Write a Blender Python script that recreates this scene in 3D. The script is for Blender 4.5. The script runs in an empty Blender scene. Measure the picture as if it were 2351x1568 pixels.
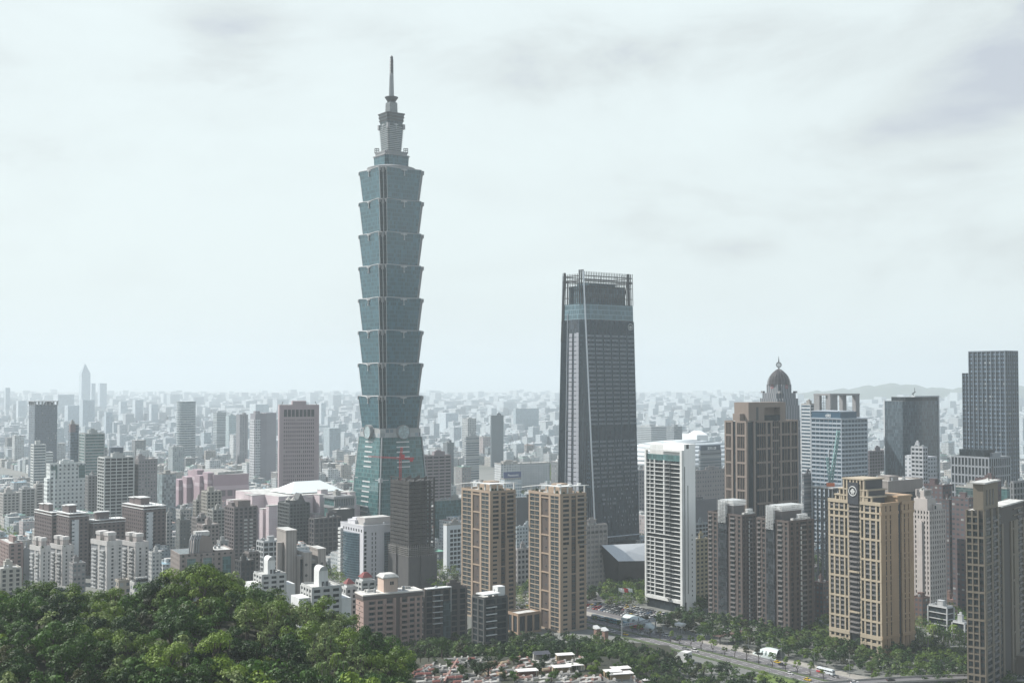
import bpy, math, random
import numpy as np
from mathutils import Vector
R = math.radians
S = bpy.context.scene
COL = S.collection
random.seed(7); rng = np.random.default_rng(7)

# ------------------------------------------------------------------ camera
F = 2755.0; CX = 1175.5; CY = 784.0; VH = 876.8; CAMZ = 170.0      # measured on a 2351 x 1568 view of the photo
PI_ = math.atan((VH - CY) / F); cP, sP = math.cos(PI_), math.sin(PI_)
cd = bpy.data.cameras.new('camera'); cam = bpy.data.objects.new('camera', cd); COL.objects.link(cam)
cd.sensor_width = 36; cd.lens = 36 * F / 2351; cd.clip_start = 1; cd.clip_end = 60000
cam.location = (0, 0, CAMZ); cam.rotation_euler = (R(90) + PI_, 0, 0)
S.camera = cam
# ------------------------------------------------------------------ light, sky, exposure
SUN_AZ, SUN_EL = -74.0, 47.0            # degrees: left of the view direction, above the horizon
sd = Vector((math.sin(R(SUN_AZ)) * math.cos(R(SUN_EL)), math.cos(R(SUN_AZ)) * math.cos(R(SUN_EL)), math.sin(R(SUN_EL))))
sl = bpy.data.lights.new('sun', 'SUN'); sl.energy = 5.0; sl.angle = R(0.5); sl.color = (1.0, 0.965, 0.91)
so = bpy.data.objects.new('sun', sl); COL.objects.link(so)
so.rotation_euler = sd.to_track_quat('Z', 'Y').to_euler(); so.location = (0, 0, 900)
CLOUDS = [(540, 150, 230, 170, .26), (1280, 140, 460, 160, .21), (2420, 50, 300, 240, .17), (1700, 565, 160, 50, .10), (340, 610, 260, 60, .09), (30, 585, 60, 40, .09), (1750, 110, 320, 130, .12), (860, 60, 200, 90, .08), (2050, 300, 500, 60, .06), (2300, 380, 200, 60, .08)]
W = bpy.data.worlds.new('World'); S.world = W; W.use_nodes = True
nt = W.node_tree; N = nt.nodes; Lk = nt.links
bg = N['Background']; bg.inputs['Strength'].default_value = 0.1
sky = N.new('ShaderNodeTexSky'); sky.sky_type = 'NISHITA'; sky.sun_disc = False
sky.sun_elevation = R(SUN_EL); sky.sun_rotation = R(SUN_AZ); sky.dust_density = 4; sky.air_density = 1.2
tc = N.new('ShaderNodeTexCoord')
mp = N.new('ShaderNodeMapping'); mp.inputs['Scale'].default_value = (1.0, 1.0, 2.6); mp.inputs['Location'].default_value = (3.1, 0.35, 0.2)
nz = N.new('ShaderNodeTexNoise'); nz.inputs['Scale'].default_value = 3.6; nz.inputs['Detail'].default_value = 9; nz.inputs['Roughness'].default_value = 0.58
nz.inputs['Distortion'].default_value = 0.25
rp = N.new('ShaderNodeValToRGB')
E = rp.color_ramp.elements
E[0].position = 0.36; E[0].color = (0.865, 0.965, 0.97, 1)
E[1].position = 0.50; E[1].color = (0.83, 0.92, 0.925, 1)
e = E.new(0.62); e.color = (0.74, 0.81, 0.815, 1)
e = E.new(0.76); e.color = (0.58, 0.63, 0.70, 1)
mul = N.new('ShaderNodeVectorMath'); mul.operation = 'SCALE'; mul.inputs['Scale'].default_value = 6.75
mx = N.new('ShaderNodeMix'); mx.data_type = 'RGBA'; mx.inputs[0].default_value = 0.93
spz = N.new('ShaderNodeSeparateXYZ'); Lk.new(tc.outputs['Generated'], spz.inputs[0])
mrz = N.new('ShaderNodeMapRange'); mrz.inputs[1].default_value = 0.36; mrz.inputs[2].default_value = 0.75; mrz.inputs[3].default_value = 1.0; mrz.inputs[4].default_value = 0.55
Lk.new(spz.outputs[2], mrz.inputs[0])
scl = N.new('ShaderNodeVectorMath'); scl.operation = 'SCALE'
Lk.new(tc.outputs['Generated'], mp.inputs[0]); Lk.new(mp.outputs[0], nz.inputs['Vector']); 
cloudv = nz.outputs['Fac']
def _m(op, *a_):
    n = N.new('ShaderNodeMath'); n.operation = op
    for i, q in enumerate(a_):
        if isinstance(q, (int, float)): n.inputs[i].default_value = q
        else: Lk.new(q, n.inputs[i])
    return n.outputs[0]
for (u_, v_, ru, rv, amt_) in CLOUDS:
    d_ = Vector(((u_-CX)/F, 1, (VH-v_)/F)).normalized()
    sb = N.new('ShaderNodeVectorMath'); sb.operation = 'SUBTRACT'; sb.inputs[1].default_value = d_; Lk.new(tc.outputs['Generated'], sb.inputs[0])
    sc2 = N.new('ShaderNodeVectorMath'); sc2.operation = 'MULTIPLY'; sc2.inputs[1].default_value = (F/ru, 1.0, F/rv); Lk.new(sb.outputs[0], sc2.inputs[0])
    ln_ = N.new('ShaderNodeVectorMath'); ln_.operation = 'LENGTH'; Lk.new(sc2.outputs[0], ln_.inputs[0])
    q_ = N.new('ShaderNodeMapRange'); q_.interpolation_type = 'SMOOTHERSTEP'; q_.inputs[1].default_value = 0.0; q_.inputs[2].default_value = 1.25; q_.inputs[3].default_value = amt_; q_.inputs[4].default_value = 0.0
    Lk.new(ln_.outputs['Value'], q_.inputs[0]); cloudv = _m('ADD', cloudv, _m('MULTIPLY', q_.outputs[0], _m('MULTIPLY', nz.outputs['Fac'], 2.0)))
Lk.new(_m('SUBTRACT', cloudv, 0.045), rp.inputs[0])
Lk.new(rp.outputs[0], mul.inputs[0]); Lk.new(sky.outputs[0], mx.inputs[6]); tint = N.new('ShaderNodeMix'); tint.data_type = 'RGBA'; tint.blend_type = 'MULTIPLY'; tint.inputs[7].default_value = (0.74, 0.86, 1.12, 1)
mrt = N.new('ShaderNodeMapRange'); mrt.inputs[1].default_value = 0.34; mrt.inputs[2].default_value = 0.6; Lk.new(spz.outputs[2], mrt.inputs[0]); Lk.new(mrt.outputs[0], tint.inputs[0])
Lk.new(mul.outputs[0], tint.inputs[6]); Lk.new(tint.outputs[2], scl.inputs[0]); Lk.new(mrz.outputs[0], scl.inputs['Scale']); Lk.new(scl.outputs[0], mx.inputs[7]); Lk.new(mx.outputs[2], bg.inputs[0])
S.view_settings.view_transform = 'Standard'; S.view_settings.look = 'None'
S.view_settings.exposure = 0.6; S.view_settings.gamma = 1.0
S.render.film_transparent = False
C_ = S.cycles
C_.volume_bounces = 4; C_.max_bounces = 6; C_.diffuse_bounces = 2; C_.glossy_bounces = 2; C_.transmission_bounces = 2; C_.transparent_max_bounces = 6
C_.use_denoising = True
C_.volume_max_steps = 64

# ------------------------------------------------------------------ photo geometry helpers
def zz(v, D):
    k = (CY - v) / F
    return CAMZ + D * (k * cP + sP) / (cP - k * sP)
def dep(v, z=0.0):
    k = (CY - v) / F
    return (z - CAMZ) * (cP - k * sP) / (k * cP + sP)
def xx(u, D, z=60.0):
    return (u - CX) / F * (D * cP + (z - CAMZ) * sP)
def uu(x, y, z):
    d = y * cP + (z - CAMZ) * sP
    return CX + F * x / d, CY - F * (-y * sP + (z - CAMZ) * cP) / d
def ext(p, d, u, z=60.0):
    """how far from p along direction d the photo column u is"""
    t = (u - CX) / F
    return (t * (p[1] * cP + (z - CAMZ) * sP) - p[0]) / (d[0] - t * d[1] * cP)

# ------------------------------------------------------------------ materials
MATS = {}
def nodes_of(name):
    m = bpy.data.materials.new(name); m.use_nodes = True
    t = m.node_tree; b = t.nodes['Principled BSDF']
    return m, t, t.nodes, t.links, b
def math_(N, L, op, a, b=None, c=None):
    n = N.new('ShaderNodeMath'); n.operation = op
    for i, x in enumerate((a, b, c)):
        if x is None: continue
        if isinstance(x, (int, float)): n.inputs[i].default_value = x
        else: L.new(x, n.inputs[i])
    return n.outputs[0]
def mixc(N, L, f, a, b, bt='MIX'):
    n = N.new('ShaderNodeMix'); n.data_type = 'RGBA'; n.blend_type = bt
    for i, x in ((0, f), (6, a), (7, b)):
        if isinstance(x, (int, float)): n.inputs[i].default_value = x
        elif isinstance(x, tuple): n.inputs[i].default_value = (x[0], x[1], x[2], 1)
        else: L.new(x, n.inputs[i])
    return n.outputs[2]
def grime(N, L, base, amt, sc=0.12, streak=True):
    tc = N.new('ShaderNodeTexCoord')
    n1 = N.new('ShaderNodeTexNoise'); n1.inputs['Scale'].default_value = sc; n1.inputs['Detail'].default_value = 6
    L.new(tc.outputs['Object'], n1.inputs['Vector'])
    f = n1.outputs['Fac']
    if streak:
        mp = N.new('ShaderNodeMapping'); mp.inputs['Scale'].default_value = (1, 1, 0.06)
        n2 = N.new('ShaderNodeTexNoise'); n2.inputs['Scale'].default_value = 0.9; n2.inputs['Detail'].default_value = 4
        L.new(tc.outputs['Object'], mp.inputs[0]); L.new(mp.outputs[0], n2.inputs['Vector'])
        f = math_(N, L, 'ADD', math_(N, L, 'MULTIPLY', f, 0.5), math_(N, L, 'MULTIPLY', n2.outputs['Fac'], 0.5))
    mr = N.new('ShaderNodeMapRange'); mr.inputs[1].default_value = 0.38; mr.inputs[2].default_value = 0.66
    mr.inputs[3].default_value = 0.0; mr.inputs[4].default_value = amt
    L.new(f, mr.inputs[0])
    return mixc(N, L, mr.outputs[0], base, (0.10, 0.095, 0.085))
def mat(name, c, rough=0.8, metal=0.0, amt=0.35, sc=0.12, streak=True, spec=0.5):
    if name in MATS: return MATS[name]
    m, t, N, L, b = nodes_of(name)
    L.new(grime(N, L, c, amt, sc, streak), b.inputs['Base Color']) if amt else b.inputs['Base Color'].__setattr__('default_value', (*c, 1))
    b.inputs['Roughness'].default_value = rough; b.inputs['Metallic'].default_value = metal
    b.inputs['Specular IOR Level'].default_value = spec
    MATS[name] = m; return m
def gridmat(name, wall, glass=(0.035, 0.05, 0.06), pw=3.2, ph=3.3, fw=0.55, fh=0.5, rough=0.75, vary=0.6, light=0.12, amt=0.3, ox=0.0, oz=0.0, line=0.0, linec=(0.5, 0.5, 0.5), grough=0.2, wmetal=0.0):
    """wall with a regular grid of openings laid out in metres on each face"""
    if name in MATS: return MATS[name]
    m, t, N, L, b = nodes_of(name)
    uv = N.new('ShaderNodeUVMap'); sp = N.new('ShaderNodeSeparateXYZ'); L.new(uv.outputs[0], sp.inputs[0])
    u = math_(N, L, 'ADD', math_(N, L, 'DIVIDE', sp.outputs[0], pw), 500 + ox); v = math_(N, L, 'ADD', math_(N, L, 'DIVIDE', sp.outputs[1], ph), 500 + oz)
    fu = math_(N, L, 'FRACT', u); fv = math_(N, L, 'FRACT', v)
    mu = math_(N, L, 'LESS_THAN', math_(N, L, 'ABSOLUTE', math_(N, L, 'SUBTRACT', fu, 0.5)), fw / 2)
    mv = math_(N, L, 'LESS_THAN', math_(N, L, 'ABSOLUTE', math_(N, L, 'SUBTRACT', fv, 0.5)), fh / 2)
    geo = N.new('ShaderNodeNewGeometry'); spn = N.new('ShaderNodeSeparateXYZ'); L.new(geo.outputs['Normal'], spn.inputs[0])
    side = math_(N, L, 'LESS_THAN', math_(N, L, 'ABSOLUTE', spn.outputs[2]), 0.5)
    msk = math_(N, L, 'MULTIPLY', math_(N, L, 'MULTIPLY', mu, mv), side)
    cmb = N.new('ShaderNodeCombineXYZ'); L.new(math_(N, L, 'FLOOR', u), cmb.inputs[0]); L.new(math_(N, L, 'FLOOR', v), cmb.inputs[1])
    oi = N.new('ShaderNodeObjectInfo'); L.new(math_(N, L, 'MULTIPLY', oi.outputs['Random'], 50.0), cmb.inputs[2])
    wn = N.new('ShaderNodeTexWhiteNoise'); wn.noise_dimensions = '3D'; L.new(cmb.outputs[0], wn.inputs['Vector'])
    g2 = mixc(N, L, math_(N, L, 'MULTIPLY', wn.outputs['Value'], vary), glass, tuple(min(1, x * 3.2 + 0.03) for x in glass))
    pale_tone = math_(N, L, 'GREATER_THAN', math_(N, L, 'FRACT', math_(N, L, 'MULTIPLY', wn.outputs['Value'], 17.3)), 1 - light)  # random share of openings gets a pale curtain colour
    g2 = mixc(N, L, math_(N, L, 'MULTIPLY', pale_tone, 0.55), g2, (0.45, 0.46, 0.44))
    wc = grime(N, L, wall, amt)
    if line:
        ln = math_(N, L, 'MULTIPLY', math_(N, L, 'LESS_THAN', fv, line), side)
        wc = mixc(N, L, ln, wc, linec)
    L.new(mixc(N, L, msk, wc, g2), b.inputs['Base Color'])
    L.new(math_(N, L, 'SUBTRACT', rough, math_(N, L, 'MULTIPLY', msk, rough - grough)), b.inputs['Roughness'])
    b.inputs['Metallic'].default_value = wmetal
    MATS[name] = m; return m
def glassmat(name, c, pw=1.5, ph=4.2, vary=0.7, rough=0.14, spec=0.6, line=0.12, linec=None, metal=0.0, mull=0.08):
    if name in MATS: return MATS[name]
    m, t, N, L, b = nodes_of(name)
    uv = N.new('ShaderNodeUVMap'); sp = N.new('ShaderNodeSeparateXYZ'); L.new(uv.outputs[0], sp.inputs[0])
    u = math_(N, L, 'ADD', math_(N, L, 'DIVIDE', sp.outputs[0], pw), 500); v = math_(N, L, 'ADD', math_(N, L, 'DIVIDE', sp.outputs[1], ph), 500)
    cmb = N.new('ShaderNodeCombineXYZ'); L.new(math_(N, L, 'FLOOR', u), cmb.inputs[0]); L.new(math_(N, L, 'FLOOR', v), cmb.inputs[1])
    oi = N.new('ShaderNodeObjectInfo'); L.new(math_(N, L, 'MULTIPLY', oi.outputs['Random'], 50.0), cmb.inputs[2])
    wn = N.new('ShaderNodeTexWhiteNoise'); wn.noise_dimensions = '3D'; L.new(cmb.outputs[0], wn.inputs['Vector'])
    ns = N.new('ShaderNodeTexNoise'); ns.inputs['Scale'].default_value = 0.35; ns.inputs['Detail'].default_value = 3; L.new(cmb.outputs[0], ns.inputs['Vector'])
    f = math_(N, L, 'MULTIPLY', math_(N, L, 'POWER', wn.outputs['Value'], 1.6), math_(N, L, 'MULTIPLY', ns.outputs['Fac'], 1.7 * vary))
    hi = tuple(min(1, x * 2.6 + 0.02) for x in c)
    col = mixc(N, L, f, c, hi)
    if line:
        fu = math_(N, L, 'LESS_THAN', math_(N, L, 'FRACT', u), mull); fv = math_(N, L, 'LESS_THAN', math_(N, L, 'FRACT', v), line)
        col = mixc(N, L, math_(N, L, 'MAXIMUM', fu, fv), col, linec or tuple(min(1, x * 2 + .03) for x in c))
    L.new(col, b.inputs['Base Color']); b.inputs['Roughness'].default_value = rough; b.inputs['Specular IOR Level'].default_value = spec
    b.inputs['Metallic'].default_value = metal
    MATS[name] = m; return m

# ------------------------------------------------------------------ mesh helpers
class MB:
    def __init__(s): s.v = []; s.f = []; s.m = []
    def quad(s, a, b, c, d, m=0):
        n = len(s.v); s.v += [a, b, c, d]; s.f.append((n, n+1, n+2, n+3)); s.m.append(m)
    def box(s, x0, y0, z0, x1, y1, z1, m=0, mt=None):
        if x0 > x1: x0, x1 = x1, x0
        if y0 > y1: y0, y1 = y1, y0
        n = len(s.v)
        s.v += [(x0,y0,z0),(x1,y0,z0),(x1,y1,z0),(x0,y1,z0),(x0,y0,z1),(x1,y0,z1),(x1,y1,z1),(x0,y1,z1)]
        s.f += [(n,n+3,n+2,n+1),(n+4,n+5,n+6,n+7),(n,n+1,n+5,n+4),(n+1,n+2,n+6,n+5),(n+2,n+3,n+7,n+6),(n+3,n,n+4,n+7)]
        s.m += [m, m if mt is None else mt, m, m, m, m]
        return s
    def prism(s, p, z0, z1, m=0, q=None, mt=None, cap=True):
        q = q or p; k = len(p); n = len(s.v)
        s.v += [(*a[:2], z0) for a in p] + [(*a[:2], z1) for a in q]
        for i in range(k):
            j = (i+1) % k; s.f.append((n+i, n+j, n+k+j, n+k+i)); s.m.append(m if isinstance(m, int) else m[i % len(m)])
        if not isinstance(m, int): m = m[-1]
        if cap:
            s.f.append(tuple(range(n+k, n+2*k))); s.m.append(m if mt is None else mt)
            s.f.append(tuple(range(n+k-1, n-1, -1))); s.m.append(m)
        return s
    def cyl(s, cx, cy, z0, z1, r0, r1=None, n=16, m=0, mt=None):
        r1 = r0 if r1 is None else r1
        p = [(cx + r0*math.cos(2*math.pi*i/n), cy + r0*math.sin(2*math.pi*i/n)) for i in range(n)]
        q = [(cx + r1*math.cos(2*math.pi*i/n), cy + r1*math.sin(2*math.pi*i/n)) for i in range(n)]
        return s.prism(p, z0, z1, m, q, mt)
    def bar(s, a, b, w, m=0, n=4):
        a = Vector(a); b = Vector(b); d = (b-a)
        if d.length < 1e-6: return s
        d.normalize(); e = d.orthogonal().normalized() if abs(d.z) < .99 else Vector((1,0,0)); g = d.cross(e)
        k = len(s.v)
        for c in (a, b):
            for i in range(n):
                t = 2*math.pi*(i+.5)/n; s.v.append(tuple(c + e*(math.cos(t)*w*.71) + g*(math.sin(t)*w*.71)))
        for i in range(n):
            j = (i+1) % n; s.f.append((k+i, k+j, k+n+j, k+n+i)); s.m.append(m)
        s.f.append(tuple(range(k+n-1, k-1, -1))); s.m.append(m); s.f.append(tuple(range(k+n, k+2*n))); s.m.append(m)
        return s
    def mesh(s, name, mats, smooth=False):
        me = bpy.data.meshes.new(name); me.from_pydata([tuple(x) for x in s.v], [], s.f)
        if not isinstance(mats, (list, tuple)): mats = [mats]
        for m in mats: me.materials.append(m)
        if len(mats) > 1: me.polygons.foreach_set('material_index', s.m)
        uvs(me)
        if smooth: me.polygons.foreach_set('use_smooth', [True]*len(me.polygons))
        return me
    def build(s, name, mats, parent=None, loc=(0,0,0), rz=0, smooth=False):
        me = s.mesh(name, mats, smooth)
        o = bpy.data.objects.new(name, me); COL.objects.link(o); o.location = loc; o.rotation_euler = (0,0,rz)
        if parent: o.parent = parent
        return o
def uvs(me):
    nl = len(me.loops)
    if not nl: return
    co = np.empty(len(me.vertices)*3); me.vertices.foreach_get('co', co); co = co.reshape(-1,3)
    vi = np.empty(nl, dtype=np.int32); me.loops.foreach_get('vertex_index', vi)
    npol = len(me.polygons)
    nr = np.empty(npol*3); me.polygons.foreach_get('normal', nr); nr = nr.reshape(-1,3)
    lt = np.empty(npol, dtype=np.int32); me.polygons.foreach_get('loop_total', lt)
    pl = np.repeat(np.arange(npol), lt); n = nr[pl]; c = co[vi]
    flat = np.abs(n[:,2]) > .8
    h = np.hypot(n[:,0], n[:,1]) + 1e-9
    tx, ty = -n[:,1]/h, n[:,0]/h
    uv = np.empty((nl,2)); uv[:,0] = np.where(flat, c[:,0], c[:,0]*tx + c[:,1]*ty); uv[:,1] = np.where(flat, c[:,1], c[:,2])
    l = me.uv_layers.new(name='UVMap'); l.data.foreach_set('uv', uv.ravel())
def tag(o, label=None, cat=None, group=None, kind=None):
    if label: o['label'] = label
    if cat: o['category'] = cat
    if group: o['group'] = group
    if kind: o['kind'] = kind
    return o
def empty(name, loc=(0,0,0), rz=0.0, parent=None):
    o = bpy.data.objects.new(name, None); COL.objects.link(o); o.location = loc; o.rotation_euler = (0,0,rz)
    o.empty_display_size = .5
    if parent: o.parent = parent
    return o
ROT = {'R': 0.0, 'L': -math.pi/2, 'B': math.pi, 'K': math.pi/2}
BOXES = []
FOOT = []                                                  # footprints already taken (x, y, radius)
class B:
    """a building: local x runs along its right-hand visible face, local y along its left-hand one, origin at the near corner"""
    def __init__(s, name, label, cat, uc, D, ul, ur, vtop=None, a=54.0, zr=60.0, group=None, H=None):
        s.a = R(a); s.D = D; s.dR = (math.sin(s.a), math.cos(s.a)); s.dL = (-math.cos(s.a), math.sin(s.a))
        c = (xx(uc, D, zr), D)
        s.W = abs(ext(c, s.dR, ur, zr)); s.L = abs(ext(c, s.dL, ul, zr)); s.c = c
        s.H = H if H is not None else zz(vtop, D)
        s.root = empty(name, (c[0], c[1], 0), R(90) - s.a)
        tag(s.root, label, cat, group); s.pool = {}
        m = s.world(s.W/2, s.L/2); FOOT.append((m[0], m[1], math.hypot(s.W, s.L)/2 + 4)); BOXES.append((s.c, s.dR, s.dL, s.W, s.L))
    def world(s, x, y): return (s.c[0] + x*s.dR[0] + y*s.dL[0], s.c[1] + x*s.dR[1] + y*s.dL[1])
    def z(s, v, x=0, y=0): return zz(v, s.world(x, y)[1])
    def part(s, name, mb, mats, parent=None, label=None, smooth=False):
        o = mb.build(name, mats, parent or s.root, smooth=smooth)
        if label: o['label'] = label
        return o
    def fb(s, mb, f, s0, s1, z0, z1, o0, o1, m=0):
        if f == 'R': mb.box(s0, -o1, z0, s1, -o0, z1, m)
        elif f == 'L': mb.box(-o1, s0, z0, -o0, s1, z1, m)
        elif f == 'B': mb.box(s0, s.L+o0, z0, s1, s.L+o1, z1, m)
        else: mb.box(s.W+o0, s0, z0, s.W+o1, s1, z1, m)
    def len(s, f): return s.W if f in 'RB' else s.L
    def put(s, name, f, sc, z, mesh_key, maker, o=0.0):
        """queue one countable piece (window, balcony) on face f, centred at sc, base height z, o metres proud"""
        s.pool.setdefault(name, []).append((f, sc, z, mesh_key, maker, o))
    def finish(s, cap=100):
        for name, L in s.pool.items():
            L.sort(key=lambda t: (t[0] in 'BK', -t[2]))
            cache = {}
            rest = MB(); rm = None
            for i, (f, sc, z, key, maker, o) in enumerate(L):
                if key not in cache: cache[key] = maker()
                mb, mats = cache[key][:2]
                p = {'R': (sc, -o, z), 'L': (-o, sc, z), 'B': (sc, s.L+o, z), 'K': (s.W+o, sc, z)}[f]
                if i < cap:
                    if len(cache[key]) < 3: cache[key] = (mb, mats, mb.mesh(name, mats))
                    me = cache[key][2]
                    ob = bpy.data.objects.new(name, me); COL.objects.link(ob)
                    ob.parent = s.root; ob.location = p; ob.rotation_euler = (0,0,ROT[f])
                else:
                    c, sn = math.cos(ROT[f]), math.sin(ROT[f]); n = len(rest.v)
                    rest.v += [(p[0]+x*c-y*sn, p[1]+x*sn+y*c, p[2]+q) for x, y, q in mb.v]
                    rest.f += [tuple(n+k for k in fc) for fc in mb.f]; rest.m += mb.m; rm = mats
            if rest.v:
                r = s.part(name, rest, rm); r['kind'] = 'stuff'
def winmaker(w, h, glass, frame, mull=1, d=.1, trans=0, fr=.08):
    def mk():
        m = MB(); m.box(-w/2, -d*.5, 0, w/2, .0, h, 0)
        for x0, x1, z0, z1 in ((-w/2, -w/2+fr, 0, h), (w/2-fr, w/2, 0, h), (-w/2+fr, w/2-fr, 0, fr), (-w/2+fr, w/2-fr, h-fr, h)):
            m.box(x0, -d, z0, x1, -d*.5, z1, 1)
        for i in range(mull): x = -w/2 + w*(i+1)/(mull+1); m.box(x-fr/2, -d*.9, fr, x+fr/2, -d*.5, h-fr, 1)
        if trans: m.box(-w/2+fr, -d*.85, h*trans, w/2-fr, -d*.5, h*trans+fr, 1)
        return m, [glass, frame]
    return mk
# ------------------------------------------------------------------ common materials
conc = mat('concrete', (0.34, 0.33, 0.31)); concd = mat('dark_concrete', (0.16, 0.155, 0.15)); white = mat('white_paint', (0.62, 0.63, 0.62), amt=.25)
roofg = mat('roof_grey', (0.27, 0.27, 0.26), amt=.5, streak=False, sc=.2); roofl = mat('roof_light', (0.50, 0.50, 0.48), amt=.5, streak=False, sc=.2)
metalg = mat('grey_metal', (0.35, 0.37, 0.38), .45, .6, amt=.15); steel = mat('dark_steel', (0.07, 0.075, 0.08), .5, .4, amt=.2)
darkgl = glassmat('dark_glass', (0.014, 0.02, 0.024), 1.4, 3.4, line=0, spec=.2)
bluegl = glassmat('blue_glass', (0.03, 0.055, 0.075), 1.5, 3.8, line=.1)
greengl = glassmat('green_glass', (0.035, 0.08, 0.08), 1.4, 3.6, line=.12)
ROOFM = [roofg, roofl, mat('roof_green', (0.12, 0.30, 0.22), amt=.3, streak=False), mat('roof_red', (0.30, 0.09, 0.07), amt=.3, streak=False), mat('roof_blue', (0.20, 0.33, 0.40), amt=.3, streak=False)]

# ------------------------------------------------------------------ haze
hz = MB(); hz.box(-30000, -400, -3, 30000, 40000, 540)
hm = bpy.data.materials.new('haze'); hm.use_nodes = True; t = hm.node_tree
for n in list(t.nodes):
    if n.type != 'OUTPUT_MATERIAL': t.nodes.remove(n)
pv = t.nodes.new('ShaderNodeVolumePrincipled'); pv.inputs['Color'].default_value = (0.675, 0.735, 0.765, 1); pv.inputs['Density'].default_value = 1.15e-4
pv.inputs['Anisotropy'].default_value = 0.1
t.links.new(pv.outputs[0], [n for n in t.nodes if n.type == 'OUTPUT_MATERIAL'][0].inputs['Volume'])
haze = hz.build('haze', hm); tag(haze, 'pale bluish haze hanging over the whole city', 'haze', kind='stuff')

# ------------------------------------------------------------------ tall pagoda tower
T = B('pagoda_skyscraper', 'tallest tower, teal glass stacked like a pagoda with a tall spire', 'skyscraper', 874, 1238, 822, 970.5, vtop=986, zr=300)
CXT, CYT = T.W/2, T.L/2
T.W = T.L = 49.0
tc_ = T.world(24.5, 24.5)
# re-centre: everything is built about the tower axis
ax = (xx(897.5, 1262, 300), 1262)
T.root.location = (ax[0], ax[1], 0)
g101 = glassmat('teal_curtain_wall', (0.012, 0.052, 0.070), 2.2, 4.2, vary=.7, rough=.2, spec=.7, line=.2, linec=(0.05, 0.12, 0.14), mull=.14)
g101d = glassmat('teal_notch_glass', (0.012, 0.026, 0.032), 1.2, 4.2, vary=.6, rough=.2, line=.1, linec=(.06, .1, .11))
g101t = glassmat('upper_tower_glass', (0.025, 0.04, 0.047), 1.5, 3.0, vary=.8, rough=.3, line=.28, linec=(.10, .12, .125))
silver = mat('silver_trim', (0.36, 0.38, 0.39), .45, .3, amt=.25); stone = mat('pale_stone', (0.24, 0.25, 0.26), amt=.3)
def z1(y, base=180, sc=2.903): return zz((base + y/sc)/1.63329, 1262)
def notch(w, n):
    """square of width w with a double-stepped notch at each corner"""
    h = w/2; k = n*.5; P = []
    base = [(h, -h+n), (h-k, -h+n), (h-k, -h+k), (h-n, -h+k), (h-n, -h)]
    base = base[::-1]
    for i in range(4):
        c, s_ = [(1,0),(0,1),(-1,0),(0,-1)][i]
        P += [(x*c - y*s_, x*s_ + y*c) for x, y in base]
    return P
def emblem(w, s=1.0):
    """round ruyi emblem with a stem and side plates, standing on the face y = -w/2"""
    mb = MB(); yo = -w/2; k = 12
    A = [(1.9*s*math.cos(t*math.pi/6), yo-.8, 1.3*s*math.sin(t*math.pi/6)) for t in range(k)]; Q = [(x, yo+.9, z) for x, y, z in A]
    mb.v += A + Q; mb.f.append(tuple(range(k))); mb.m.append(0)
    for t in range(k): u = (t+1) % k; mb.f.append((t, k+t, k+u, u)); mb.m.append(0)
    for x0, x1, za, zb, d in ((-.35*s, .35*s, -5*s, -1*s, .6), (-3.6*s, -1.8*s, -.6*s, .5*s, .4), (1.8*s, 3.6*s, -.6*s, .5*s, .4), (-.7*s, .7*s, -6.2*s, -5*s, .8)):
        mb.box(x0, yo-d, za, x1, yo+1, zb)
    return mb
def four(name, me, z, parent, rots=(0, 90, 180, 270)):
    for r in rots:
        o = bpy.data.objects.new(name, me); COL.objects.link(o); o.parent = parent; o.location = (0, 0, z); o.rotation_euler = (0, 0, R(r))
MT = [387, 459.5, 535, 609.5, 684.5, 759.5, 835, 910.5, 985.5]
zs = [zz(v-1.5, 1238) for v in MT]
hC = zs[0]-.5 - (zs[1]+.6)
em_me = emblem(53.2).mesh('ornament', [silver])
cm = MB(); cm.box(25.1, 20.7, -3.4, 27.2, 21.9, -.1); cm.box(20.7, 25.1, -3.4, 21.9, 27.2, -.1); cm.box(22.4, 22.4, -5, 24.4, 24.4, .2); cm.box(22, 22, -.6, 25.4, 25.4, .0)
cr_me = cm.mesh('corner_ornament', [stone])
cm = MB(); prev = None
for j in range(13):
    x = -26.7 + 5.8 + (53.4 - 11.6)*j/12; q = abs(j-6)/6; z = -.5 + .9*math.sin(q*math.pi*.6)**1.3
    if prev: cm.bar((prev[0], -26.7, prev[1]), (x, -26.7, z), .55)
    prev = (x, z)
co_me = cm.mesh('cornice', [silver])
for k in range(8):
    zt, zb = zs[k]-.5, zs[k+1]+.6
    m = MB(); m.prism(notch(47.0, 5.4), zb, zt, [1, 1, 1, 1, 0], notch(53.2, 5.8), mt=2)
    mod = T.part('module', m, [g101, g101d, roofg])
    m = MB(); m.bar((23.5-5.3, -23.4, zb), (26.6-5.7, -26.5, zt), .5); m.bar((23.4, -23.5+5.3, zb), (26.5, -26.6+5.7, zt), .5); m.bar((23.5-2.6, -23.5+2.6, zb), (26.6-2.9, -26.6+2.9, zt), .6)
    four('corner_mullion', m.mesh('corner_mullion', [silver]), 0, mod)
    four('cornice', co_me, zt, mod); four('ornament', em_me, zt-1.2, mod); four('corner_ornament', cr_me, zt, mod)
    m = MB(); m.prism(notch(48.1, 5.4), zb-.9, zb-.02, 0); T.part('ledge', m, [stone], parent=mod)
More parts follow.
